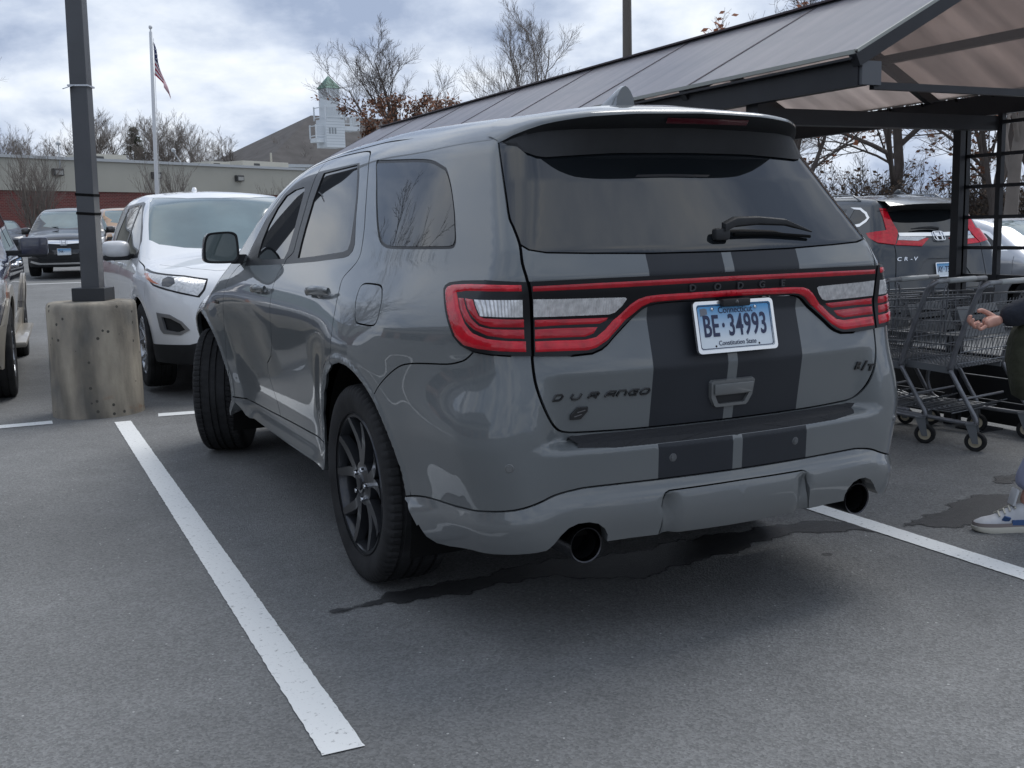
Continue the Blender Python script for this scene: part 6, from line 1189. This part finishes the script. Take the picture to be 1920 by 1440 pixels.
    labs = ['grey wire shopping cart nearest the standing person, rearmost of the nested row', 'grey wire shopping cart nested in the middle of the row', 'grey wire shopping cart farthest into the shelter, mostly behind the grey SUV']
    th = .165; f = Vector((-math.sin(th), math.cos(th), 0))
    for i in range(3):
        o = proto if i == 0 else copy_tree(proto); o.location = Vector((3.21, 1.66, 0)) + f * (.33 * i) + Vector((.0, 0, 0)); o.rotation_euler = (0, 0, th); o.scale = (1, 1, .935); tag(o, labs[i], 'shopping cart', 'shopping carts nested in the shelter')
# ------------------------------------------------------------------ trees
BARK = mat('grey_bark', (.19, .165, .145), rough=.9, var=.25, vscale=2); BARKD = mat('dark_bark', (.11, .092, .082), rough=.9, var=.25, vscale=2)
LEAFB = mat('withered_leaf', (.17, .075, .04), rough=.8, var=.45, vscale=1.5); LEAFG = mat('needle_green', (.028, .042, .022), rough=.8, var=.4, vscale=2.5)
def tree_data(seed, H, spread=.55, levels=5, r0=.14, fork=.28, up=.35, kids=(4, 6), leaves=0, leaf_z=(.2, .7), lsize=.10, wob=.10, multi=1):
    """branch tubes (verts, faces) and leaf quads of one bare tree, base at the origin"""
    rnd = random.Random(seed); v = []; f = []; tips = []
    def tube(P, R, n):
        b = len(v); prev = None
        for i, p in enumerate(P):
            d = (P[min(i + 1, len(P) - 1)] - P[max(i - 1, 0)]).normalized(); a = prev if prev is not None else d.orthogonal().normalized(); a = (a - d * a.dot(d)).normalized(); prev = a; c = d.cross(a)
            for k in range(n): t = 2 * math.pi * k / n; v.append(tuple(p + (a * math.cos(t) + c * math.sin(t)) * R[i]))
        for i in range(len(P) - 1):
            for k in range(n): f.append((b + i * n + k, b + i * n + (k + 1) % n, b + (i + 1) * n + (k + 1) % n, b + (i + 1) * n + k))
    def grow(p, d, L, r, lv):
        n = {0: 8, 1: 6, 2: 5, 3: 4}.get(lv, 3); seg = 5 if lv < 3 else 3; P = [p.copy()]; R = [r]; q = p.copy(); dd = d.copy()
        for i in range(seg):
            dd = (dd + Vector((rnd.gauss(0, wob), rnd.gauss(0, wob), rnd.gauss(0, wob * .7) + up * .10))).normalized(); q = q + dd * (L / seg); P.append(q.copy()); R.append(max(r * (1 - .62 * (i + 1) / seg), .0035))
        tube(P, R, n)
        if lv >= 2: tips.append((P, lv))
        if lv >= levels: return
        k = rnd.randint(*kids) + (2 if lv == 0 else 0); s0 = fork if lv == 0 else .22
        for j in range(k):
            t = s0 + (1 - s0) * (j + rnd.random() * .8) / k; t = min(t, .98); i = min(int(t * seg), seg - 1); a = P[i].lerp(P[i + 1], t * seg - i); az = rnd.uniform(0, 6.283) + j * 2.4
            base = (P[i + 1] - P[i]).normalized(); o = base.orthogonal().normalized(); o2 = base.cross(o); side = o * math.cos(az) + o2 * math.sin(az); ang = spread * rnd.uniform(.75, 1.25)
            nd = (base * math.cos(ang) + side * math.sin(ang) + Vector((0, 0, up * .25))).normalized()
            grow(a, nd, L * (1.0 - .55 * t if lv == 0 else .68) * rnd.uniform(.62, .88), R[i] * rnd.uniform(.42, .6) + .002, lv + 1)
    for m in range(multi):
        a = m * 2.4 + rnd.random(); tilt = 0 if multi == 1 else rnd.uniform(.12, .5); grow(Vector((.12 * math.cos(a) * (multi > 1), .12 * math.sin(a) * (multi > 1), 0)), Vector((math.sin(tilt) * math.cos(a), math.sin(tilt) * math.sin(a), math.cos(tilt))), H * (.62 if multi == 1 else .55), r0, 0 if multi == 1 else 1)
    mxz = max(q[2] for q in v); s = H / mxz; v = [(x * s, y * s, z * s) for x, y, z in v]; lv_ = []; lf = []
    if leaves:
        cand = [p * s for P, l in tips for p in P if leaf_z[0] * H < p.z * s < leaf_z[1] * H]
        for i in range(leaves):
            p = rnd.choice(cand) + Vector((rnd.gauss(0, .07), rnd.gauss(0, .07), rnd.gauss(0, .07))); a = Vector((rnd.gauss(0, 1), rnd.gauss(0, 1), rnd.gauss(0, 1))).normalized(); c = a.orthogonal().normalized(); z = lsize * rnd.uniform(.6, 1.3); b = len(lv_)
            lv_ += [tuple(p - a * z * .5), tuple(p + c * z * .32), tuple(p + a * z * .5), tuple(p - c * z * .32)]; lf.append((b, b + 1, b + 2, b + 3))
    return v, f, lv_, lf
def tree(name, label, loc, data, bark=BARK, leaf=LEAFB, group=None, rz=0, cat='tree', scale=1.0):
    e = empty(name, loc, (0, 0, rz), label, cat, group); e.scale = (scale,) * 3; v, f, lv, lf = data
    mk('branches', v, f, bark, e, True)
    if lf: o = mk('leaves', lv, lf, leaf, e); o['kind'] = 'stuff'
    return e
def conifer(name, label, loc, H, W, seed, group=None, cat='tree', dens_=1.0):
    rnd = random.Random(seed); e = empty(name, loc, (0, 0, 0), label, cat, group); MB().lathe([(.16, 0), (.1, H * .6), (.01, H)], 8, 'z').build('trunk', BARKD, e, smooth=True); v = []; fc = []
    for i in range(int(260 * dens_)):
        t = rnd.random() ** .8; z = H * (.05 + .93 * t); L = W * (1 - t) * rnd.uniform(.6, 1.1) + .15; a = rnd.uniform(0, 6.283); dr = Vector((math.cos(a), math.sin(a), rnd.uniform(-.25, .25)))
        for k in range(16):
            s = rnd.random() ** .6; p = Vector((0, 0, z)) + dr * L * s + Vector((rnd.gauss(0, .08), rnd.gauss(0, .08), rnd.gauss(0, .06))); d = (dr + Vector((rnd.gauss(0, .6), rnd.gauss(0, .6), rnd.gauss(0, .4)))).normalized(); c = d.orthogonal().normalized(); h = rnd.uniform(.10, .22); b = len(v); v += [tuple(p - d * h), tuple(p + c * h * .22), tuple(p + d * h), tuple(p - c * h * .22)]; fc.append((b, b + 1, b + 2, b + 3))
    o = mk('needles', v, fc, LEAFG, e); o['kind'] = 'stuff'; return e
def build_trees():
    g = lambda x, y: float(gz(np.array(float(x)), np.array(float(min(y, 60)))))
    tree('oak_tree', 'bare tree with brown leaves still clinging low in its crown behind the shelter roof', (14.0, 41, g(14, 41)), tree_data(12, 10.0, .62, 5, .17, .22, .45, (5, 6), 5200, (.25, .66), .17), BARKD)
    tree('bare_tree', 'tall leafless tree with upright limbs behind the middle of the shelter roof', (21.6, 43.2, g(21, 43)), tree_data(24, 12.2, .62, 5, .17, .16, .6, (5, 6), 0), BARK)
    tree('bare_tree', 'leafless tree top showing behind the shelter roof right of the lamp pole', (32.0, 38.5, 0), tree_data(31, 11.0, .6, 5, .15, .2, .6, (5, 6), 0), BARK)
    tree('bare_tree', 'leafless tree cut off by the left edge above the brick building', (-3.4, 62, 1), tree_data(37, 11.5, .6, 5, .16, .3, .3, (4, 5), 0), BARK)
    # trees beyond the brick building
    protos = [tree_data(s, 8.5, .5, 5, .12, .2, .55, (4, 5), 0) for s in (51, 52, 53)]; rnd = random.Random(9); base = None; meshes = []
    for i in range(30):
        x = -9 + i * 1.45 + rnd.uniform(-.5, .5); y = 88 + rnd.uniform(-8, 8); z = 1.2; lab = 'leafless grey tree in the thin wood behind the brick building'
        if i < 3: o = tree('bare_tree', lab, (x, y, z), protos[i], BARK, group='bare trees behind the brick building'); meshes.append(o)
        else: o = copy_tree(meshes[i % 3]); o.location = (x, y, z)
        h = np.interp(x, [-9, 2, 8, 14, 20, 26, 34], [1.02, 1.10, 1.16, 1.10, .98, .88, .8]) * rnd.uniform(.85, 1.08); o.scale = (1.15 * h, 1.15 * h, h); o.rotation_euler.z = rnd.uniform(0, 6.28)
    conifer('pine_tree', 'dark green pine standing out of the bare wood beside the flagpole', (9.3, 84, 1.2), 8.4, 2.6, 5)
    # shrubs in front of the brick building
    for k, (x, y, h, lab) in enumerate(((.4, 49.4, 5.0, 'leafless many-stemmed shrub against the brick wall at the left edge'), (6.35, 52.4, 4.5, 'leafless many-stemmed shrub against the wall behind the flagpole'), (12.8, 56.2, 4.3, 'leafless many-stemmed shrub against the wall above the white SUV roof'))):
        tree('bare_shrub', lab, (x, y, g(x, y)), tree_data(70 + k, h, .42, 4, .05, .2, .75, (4, 6), 0, multi=9 if k else 12), BARK, group='bare shrubs along the brick wall', cat='shrub')
    # right-hand side beyond the cars
    tree('oak_tree', 'russet-leaved oak just right of the grey SUV roof', (15.9, 17.9, 0), tree_data(81, 8.0, .6, 5, .14, .2, .3, (4, 5), 2200, (.12, .8), .17), BARKD, mat('russet_leaf', (.24, .085, .04), rough=.8, var=.4, vscale=1.5))
    tree('bare_tree', 'dark leafless tree with a straight trunk above the dark grey crossover', (19.3, 18.4, 0), tree_data(83, 9.5, .85, 5, .14, .14, .15, (5, 6), 300, (.1, .5), .14), BARKD)
    tree('oak_tree', 'tree with thin brown leaves left of the black trellis', (20.6, 16.3, 0), tree_data(85, 8.5, .7, 5, .14, .15, .25, (4, 5), 1700, (.08, .6), .14), BARKD)
    tree('oak_tree', 'brown-leaved tree seen through the first trellis column', (22.6, 16.6, 0), tree_data(87, 8.0, .7, 5, .13, .15, .25, (4, 5), 1300, (.1, .6), .14), BARKD)
    tree('bare_tree', 'big forked grey tree trunk seen through the trellis at the right edge', (17.3, 13.1, 0), tree_data(89, 9.5, .55, 5, .15, .26, .35, (4, 5), 0), BARK)
    tree('bare_tree', 'leafless tree behind the roof of the low grey house', (26.5, 21.5, 0), tree_data(91, 9.0, .7, 5, .14, .2, .3, (4, 5), 0), BARKD)
    labs = ('thicket of twiggy brown shrubs left of the dark grey crossover roof', 'thicket of twiggy brown shrubs above the middle of the crossover roof', 'thicket of twiggy brown shrubs above the right end of the crossover roof', 'thicket of twiggy brown shrubs behind the first trellis post', 'thicket of twiggy brown shrubs behind the second trellis post')
    for k, (x, y, h) in enumerate(((17.2, 19.6, 3.3), (18.6, 18.6, 3.6), (20.2, 19.0, 3.2), (21.9, 18.2, 3.2), (23.4, 17.2, 3.0))): tree('twiggy_thicket', labs[k], (x, y, -.2), tree_data(140 + k, h, .6, 4, .05, .1, .3, (5, 7), 900, (.05, .85), .13, multi=9), BARKD, mat('dull_brown_leaf', (.095, .062, .040), rough=.85, var=.4, vscale=1.5), group='brown thickets on the right', cat='shrub')
    # across the lot on the left and behind the camera: seen only as reflections in the bodywork
    for k, (x, y, h, lab) in enumerate(((-8.0, 15.5, 8.5, 'big leafless tree left of the lot, mirrored in the side windows'), (-13.5, 13.0, 7.0, 'leafless tree mirrored in the rear quarter window'), (-11.0, 27, 9.0, 'far leafless tree mirrored in the front door window'))):
        tree('bare_tree', lab, (x, y, 0), tree_data(101 + k, h, .6, 5, .2, .25, .3, (4, 5), 0), BARKD)
    s = empty('store_building', (-27, 10, 0), (0, 0, math.radians(90)), 'store with a gabled grey roof across the lot, mirrored in the car paint', 'building'); MB().box((0, 0, 2.2), (44, 12, 4.4)).build('wall', mat('store_wall', (.25, .16, .13), rough=.85, var=.15, vscale=.5), s); MB().box((0, -6.1, 3.6), (44, .3, 1.0)).build('fascia', mat('store_fascia', (.45, .42, .36), rough=.7), s)
    MB().add([(-23, -7, 4.4), (23, -7, 4.4), (23, 7, 4.4), (-23, 7, 4.4), (-18, 0, 7.2), (18, 0, 7.2)], [(0, 1, 5, 4), (1, 2, 5), (2, 3, 4, 5), (3, 0, 4), (0, 3, 2, 1)]).build('roof', MATS['grey_shingle'], s)
    for i in range(8): MB().box((-18 + i * 5.2, -6.05, 1.5), (3.2, .12, 2.2)).build('window', M_SIDEG, s)
# ------------------------------------------------------------------ the person at the right edge
def skin(name, verts, edges, radii, m, parent, sub=2, root=0):
    me = bpy.data.meshes.new(name); me.from_pydata([tuple(v) for v in verts], edges, []); o = bpy.data.objects.new(name, me); COL.objects.link(o); o.parent = parent
    o.modifiers.new('skin', 'SKIN'); sv = me.skin_vertices[0].data
    for i, r in enumerate(radii): sv[i].radius = (r, r) if not hasattr(r, '__len__') else r
    sv[root].use_root = True; s = o.modifiers.new('sub', 'SUBSURF'); s.levels = sub; s.render_levels = sub; me.materials.append(m)
    dg = bpy.context.evaluated_depsgraph_get(); me2 = bpy.data.meshes.new_from_object(o.evaluated_get(dg)); o.modifiers.clear(); o.data = me2; me2.shade_smooth()
    if not me2.materials: me2.materials.append(m)
    return o
def build_person():
    SK = mat('skin_tone', (.50, .27, .21), rough=.5, spec=.4, var=.08, vscale=30); NAV = mat('navy_black_jacket', (.016, .019, .028), rough=.85, var=.3, vscale=14, bump=.5, bscale=22); OL = mat('olive_quilted', (.040, .043, .026), rough=.85, var=.35, vscale=10, bump=.7, bscale=16); JE = mat('pale_blue_jeans', (.27, .29, .40), rough=.9, var=.18, vscale=9, bump=.4, bscale=18); HA = mat('dark_hair', (.03, .02, .015), rough=.6)
    e = empty('person', (2.12, .225, 0), (0, 0, math.radians(-30)), 'person in a dark jacket, olive vest and pale jeans cut off by the right edge', 'person')
    # local frame: faces -x. near side is -y
    V = [(0, 0, .95), (0, 0, 1.12), (.01, 0, 1.32), (.01, 0, 1.46), (-.01, 0, 1.53), (-.03, 0, 1.62), (-.02, 0, 1.72), (.02, -.19, 1.43), (.02, .19, 1.43), (-.02, -.25, 1.13), (-.36, -.17, .97), (-.50, -.15, .925), (.08, .23, 1.15), (-.05, .25, .93), (.0, -.095, .90), (.0, .095, .90), (-.16, -.08, .50), (.14, .09, .50), (-.33, -.065, .10), (.30, .09, .14)]
    E = [(0, 1), (1, 2), (2, 3), (3, 4), (4, 5), (5, 6), (3, 7), (3, 8), (7, 9), (9, 10), (10, 11), (8, 12), (12, 13), (0, 14), (0, 15), (14, 16), (16, 18), (15, 17), (17, 19)]
    r = [.13, .125, .14, .10, .055, .085, .075, .06, .06, .045, .034, .026, .045, .03, .085, .085, .058, .058, .04, .04]
    body = skin('body', V, E, r, SK, e)
    # face
    for sy in (-1, 1): MB().lathe([(.001, -.006), (.010, -.004), (.012, .004), (.001, .008)], 10, 'x', c=(-.108, sy * .032, 1.64)).build('eye', mat('eye_dark', (.03, .02, .02), rough=.2), body)
    MB().add([(-.108, 0, 1.655), (-.108, -.014, 1.605), (-.108, .014, 1.605), (-.134, 0, 1.607)], [(0, 1, 3), (0, 3, 2), (1, 2, 3)]).build('nose', SK, body, smooth=True); MB().box((-.098, 0, 1.575), (.012, .044, .008)).build('mouth', mat('lips', (.35, .13, .12), rough=.5), body)
    for sy in (-1, 1): MB().lathe([(.001, -.008), (.02, -.004), (.024, .004), (.001, .008)], 12, 'y', c=(-.02, sy * .09, 1.63)).build('ear', SK, body, smooth=True)
    skin('hair', [(.0, 0, 1.735), (.05, 0, 1.68), (.055, 0, 1.62), (.05, 0, 1.57)], [(0, 1), (1, 2), (2, 3)], [(.085, .095), (.07, .095), (.05, .085), (.04, .06)], HA, e)
    # jacket with sleeves, olive vest, trousers
    skin('jacket', [(0, 0, .98), (0, 0, 1.14), (.01, 0, 1.34), (.01, 0, 1.46), (.02, -.20, 1.43), (.02, .20, 1.43), (-.02, -.26, 1.14), (-.30, -.185, 1.0), (-.505, -.15, .925), (.09, .24, 1.16), (-.03, .25, .97), (.0, 0, 1.52)], [(0, 1), (1, 2), (2, 3), (3, 4), (3, 5), (4, 6), (6, 7), (7, 8), (5, 9), (9, 10), (3, 11)], [.165, .16, .165, .13, .085, .085, .085, .070, .052, .075, .055, .075], NAV, e)
    skin('vest', [(0, 0, .86), (0, 0, 1.0), (.0, 0, 1.18), (.01, 0, 1.36)], [(0, 1), (1, 2), (2, 3)], [(.17, .18), (.178, .19), (.175, .19), (.14, .175)], OL, e)
    skin('trousers', [(0, 0, .95), (.0, -.10, .86), (.0, .10, .86), (-.17, -.085, .50), (.14, .095, .50), (-.30, -.07, .24), (-.325, -.066, .165), (.25, .09, .25), (.285, .09, .19)], [(0, 1), (0, 2), (1, 3), (3, 5), (5, 6), (2, 4), (4, 7), (7, 8)], [.16, .11, .11, .088, .088, .078, .074, .075, .07], JE, e)
    # near hand, palm up and half open, built separately finger by finger
    h = Vector((-.515, -.15, .915))
    def P(a, b, c): return tuple(h + Vector((a, b, c)))
    HV = [P(.03, -.005, .012), P(-.01, -.008, .006), P(-.055, -.012, -.004), P(-.05, .020, .0), P(-.055, -.042, -.010)]
    hand = skin('hand', HV, [(0, 1), (1, 2), (1, 3), (1, 4)], [.024, .026, .020, .017, .017], SK, body)
    fing = [[(-.055, .022, .0), (-.085, .026, -.010), (-.100, .026, .010), (-.092, .025, .030)], [(-.060, .004, -.002), (-.096, .004, -.012), (-.113, .002, .010), (-.104, .000, .032)], [(-.058, -.016, -.006), (-.092, -.020, -.020), (-.108, -.024, .0), (-.100, -.026, .020)], [(-.050, -.036, -.010), (-.078, -.044, -.026), (-.092, -.048, -.012), (-.086, -.050, .006)]]
    for q, k in zip(fing, (.0088, .0092, .0088, .0078)): skin('finger', [P(*a) for a in q], [(0, 1), (1, 2), (2, 3)], [k * 1.1, k, k * .92, k * .75], SK, hand)
    skin('thumb', [P(.005, .012, .012), P(-.022, .030, .034), P(-.050, .030, .048), P(-.070, .024, .044)], [(0, 1), (1, 2), (2, 3)], [.014, .012, .0105, .0085], SK, hand)
    h2 = Vector((-.06, .25, .90)); 
    for k in range(4): skin('finger', [tuple(h2 + Vector((-.01 - .01 * k, 0, -.02))), tuple(h2 + Vector((-.012 - .012 * k, .0, -.06))), tuple(h2 + Vector((.0 - .012 * k, -.01, -.09)))], [(0, 1), (1, 2)], [.010, .009, .007], SK, body, 1)
    # trainers
    SOLE = mat('cream_sole', (.52, .50, .43), rough=.6); UP = mat('white_grey_upper', (.46, .47, .49), rough=.6, var=.1, vscale=20); TA = mat('taupe_suede', (.22, .19, .18), rough=.8); BL = mat('blue_trim', (.04, .09, .22), rough=.6)
    for (ox, oy, rz, lift) in ((-.32, -.065, -.05, 0), (.30, .09, .1, .02)):
        s = empty('trainer', (ox, oy, lift), (0, 0, -rz), parent=e); toe = -.235
        out = cr([(toe, 0), (toe + .02, -.038), (toe + .08, -.050), (-.05, -.042), (.04, -.038), (.065, -.02), (.065, .02), (.04, .036), (-.05, .038), (toe + .08, .046), (toe + .02, .036)], True, 4); n = len(out); V2 = []
        for z, k in ((0, .96), (.008, 1.0), (.026, 1.0), (.030, .97)): V2 += [(-.085 + (x + .085) * k, y * k, z + (.006 * max(0, (-.17 - x) / .065) if z < .01 else 0)) for x, y in out]
        mk('sole', V2, [(i * n + a, i * n + (a + 1) % n, (i + 1) * n + (a + 1) % n, (i + 1) * n + a) for i in range(3) for a in range(n)] + [tuple(range(n - 1, -1, -1)), tuple(range(3 * n, 4 * n))], SOLE, s, 40)
        V2 = []; m_ = 16; xs = [toe + .006, toe + .02, toe + .05, toe + .09, -.115, -.085, -.05, -.01, .03, .055, .063]; hs = [.030, .048, .060, .068, .082, .100, .118, .125, .122, .110, .06]; ws = [.022, .036, .045, .046, .043, .040, .038, .037, .034, .026, .012]
        for x, hh, w in zip(xs, hs, ws):
            for a in range(m_): t = math.pi * a / (m_ - 1); V2.append((x, w * math.cos(t), .026 + (hh - .026) * math.sin(t) ** .75))
        mk('upper', V2, [(i * m_ + a, i * m_ + a + 1, (i + 1) * m_ + a + 1, (i + 1) * m_ + a) for i in range(len(xs) - 1) for a in range(m_ - 1)], UP, s, True)
        V2 = []
        for x, y in out: V2 += [(x * .992, y * 1.0, .027), (x * .985 - .001, y * .985, .043 if x < -.02 else .036)]
        mk('mudguard', V2, [(2 * i, 2 * ((i + 1) % n), 2 * ((i + 1) % n) + 1, 2 * i + 1) for i in range(n)], TA, s, True)
        MB().box((-.02, -.039, .045), (.12, .006, .022), (0, 0, .04)).build('side_panel', BL, s); MB().box((-.105, -.041, .062), (.03, .008, .022), (.5, .3, .2)).build('lace_tab', BL, s)
        for k in range(4): MB().tube([(-.13 + k * .022, -.03, .072 + k * .011), (-.125 + k * .022, 0, .086 + k * .011), (-.13 + k * .022, .03, .072 + k * .011)], .004, 5).build('lace', SOLE, s)
        MB().box((-.062, 0, .150), (.012, .062, .075), (0, .25, 0)).build('tongue', UP, s, bevel=.005, smooth=40)

    # olive bag hanging from the forearm
    g = empty('olive_bag', (1.80, .285, .60), (0, 0, math.radians(-30)), 'dark olive quilted bag with a dangling strap hanging at the person\'s arm', 'bag')
    V = []; sh = rrect(.26, .15, .06, 6); n = len(sh)
    for z, k in ((-.02, .55), (.0, .85), (.05, 1.0), (.15, 1.06), (.24, 1.0), (.30, .82), (.33, .5)): V += [(x * k + .01 * math.sin(z * 40), y * k, z) for x, y in sh]
    mk('bag_body', V, [(i * n + a, i * n + (a + 1) % n, (i + 1) * n + (a + 1) % n, (i + 1) * n + a) for i in range(6) for a in range(n)] + [tuple(range(n - 1, -1, -1)), tuple(range(6 * n, 7 * n))], OL, g, True)
    ST = mat('olive_strap', (.13, .125, .08), rough=.85, bump=.3, bscale=150); MB().tube(cr([(-.08, 0, .30), (-.05, 0, .37), (.02, 0, .40), (.08, 0, .36), (.09, 0, .30)], False, 4), .010, 6).build('bag_handle', OL, g, smooth=True)
    MB().bar((.02, -.08, .10), (-.045, -.10, -.20), .030, .004, up=(0, -1, 0)).build('strap', ST, g)
HERO, HB = build_hero()
build_cars()
build_lamp(); build_flag(); build_buildings(); build_shelter(); build_carts(); build_trees(); build_person()
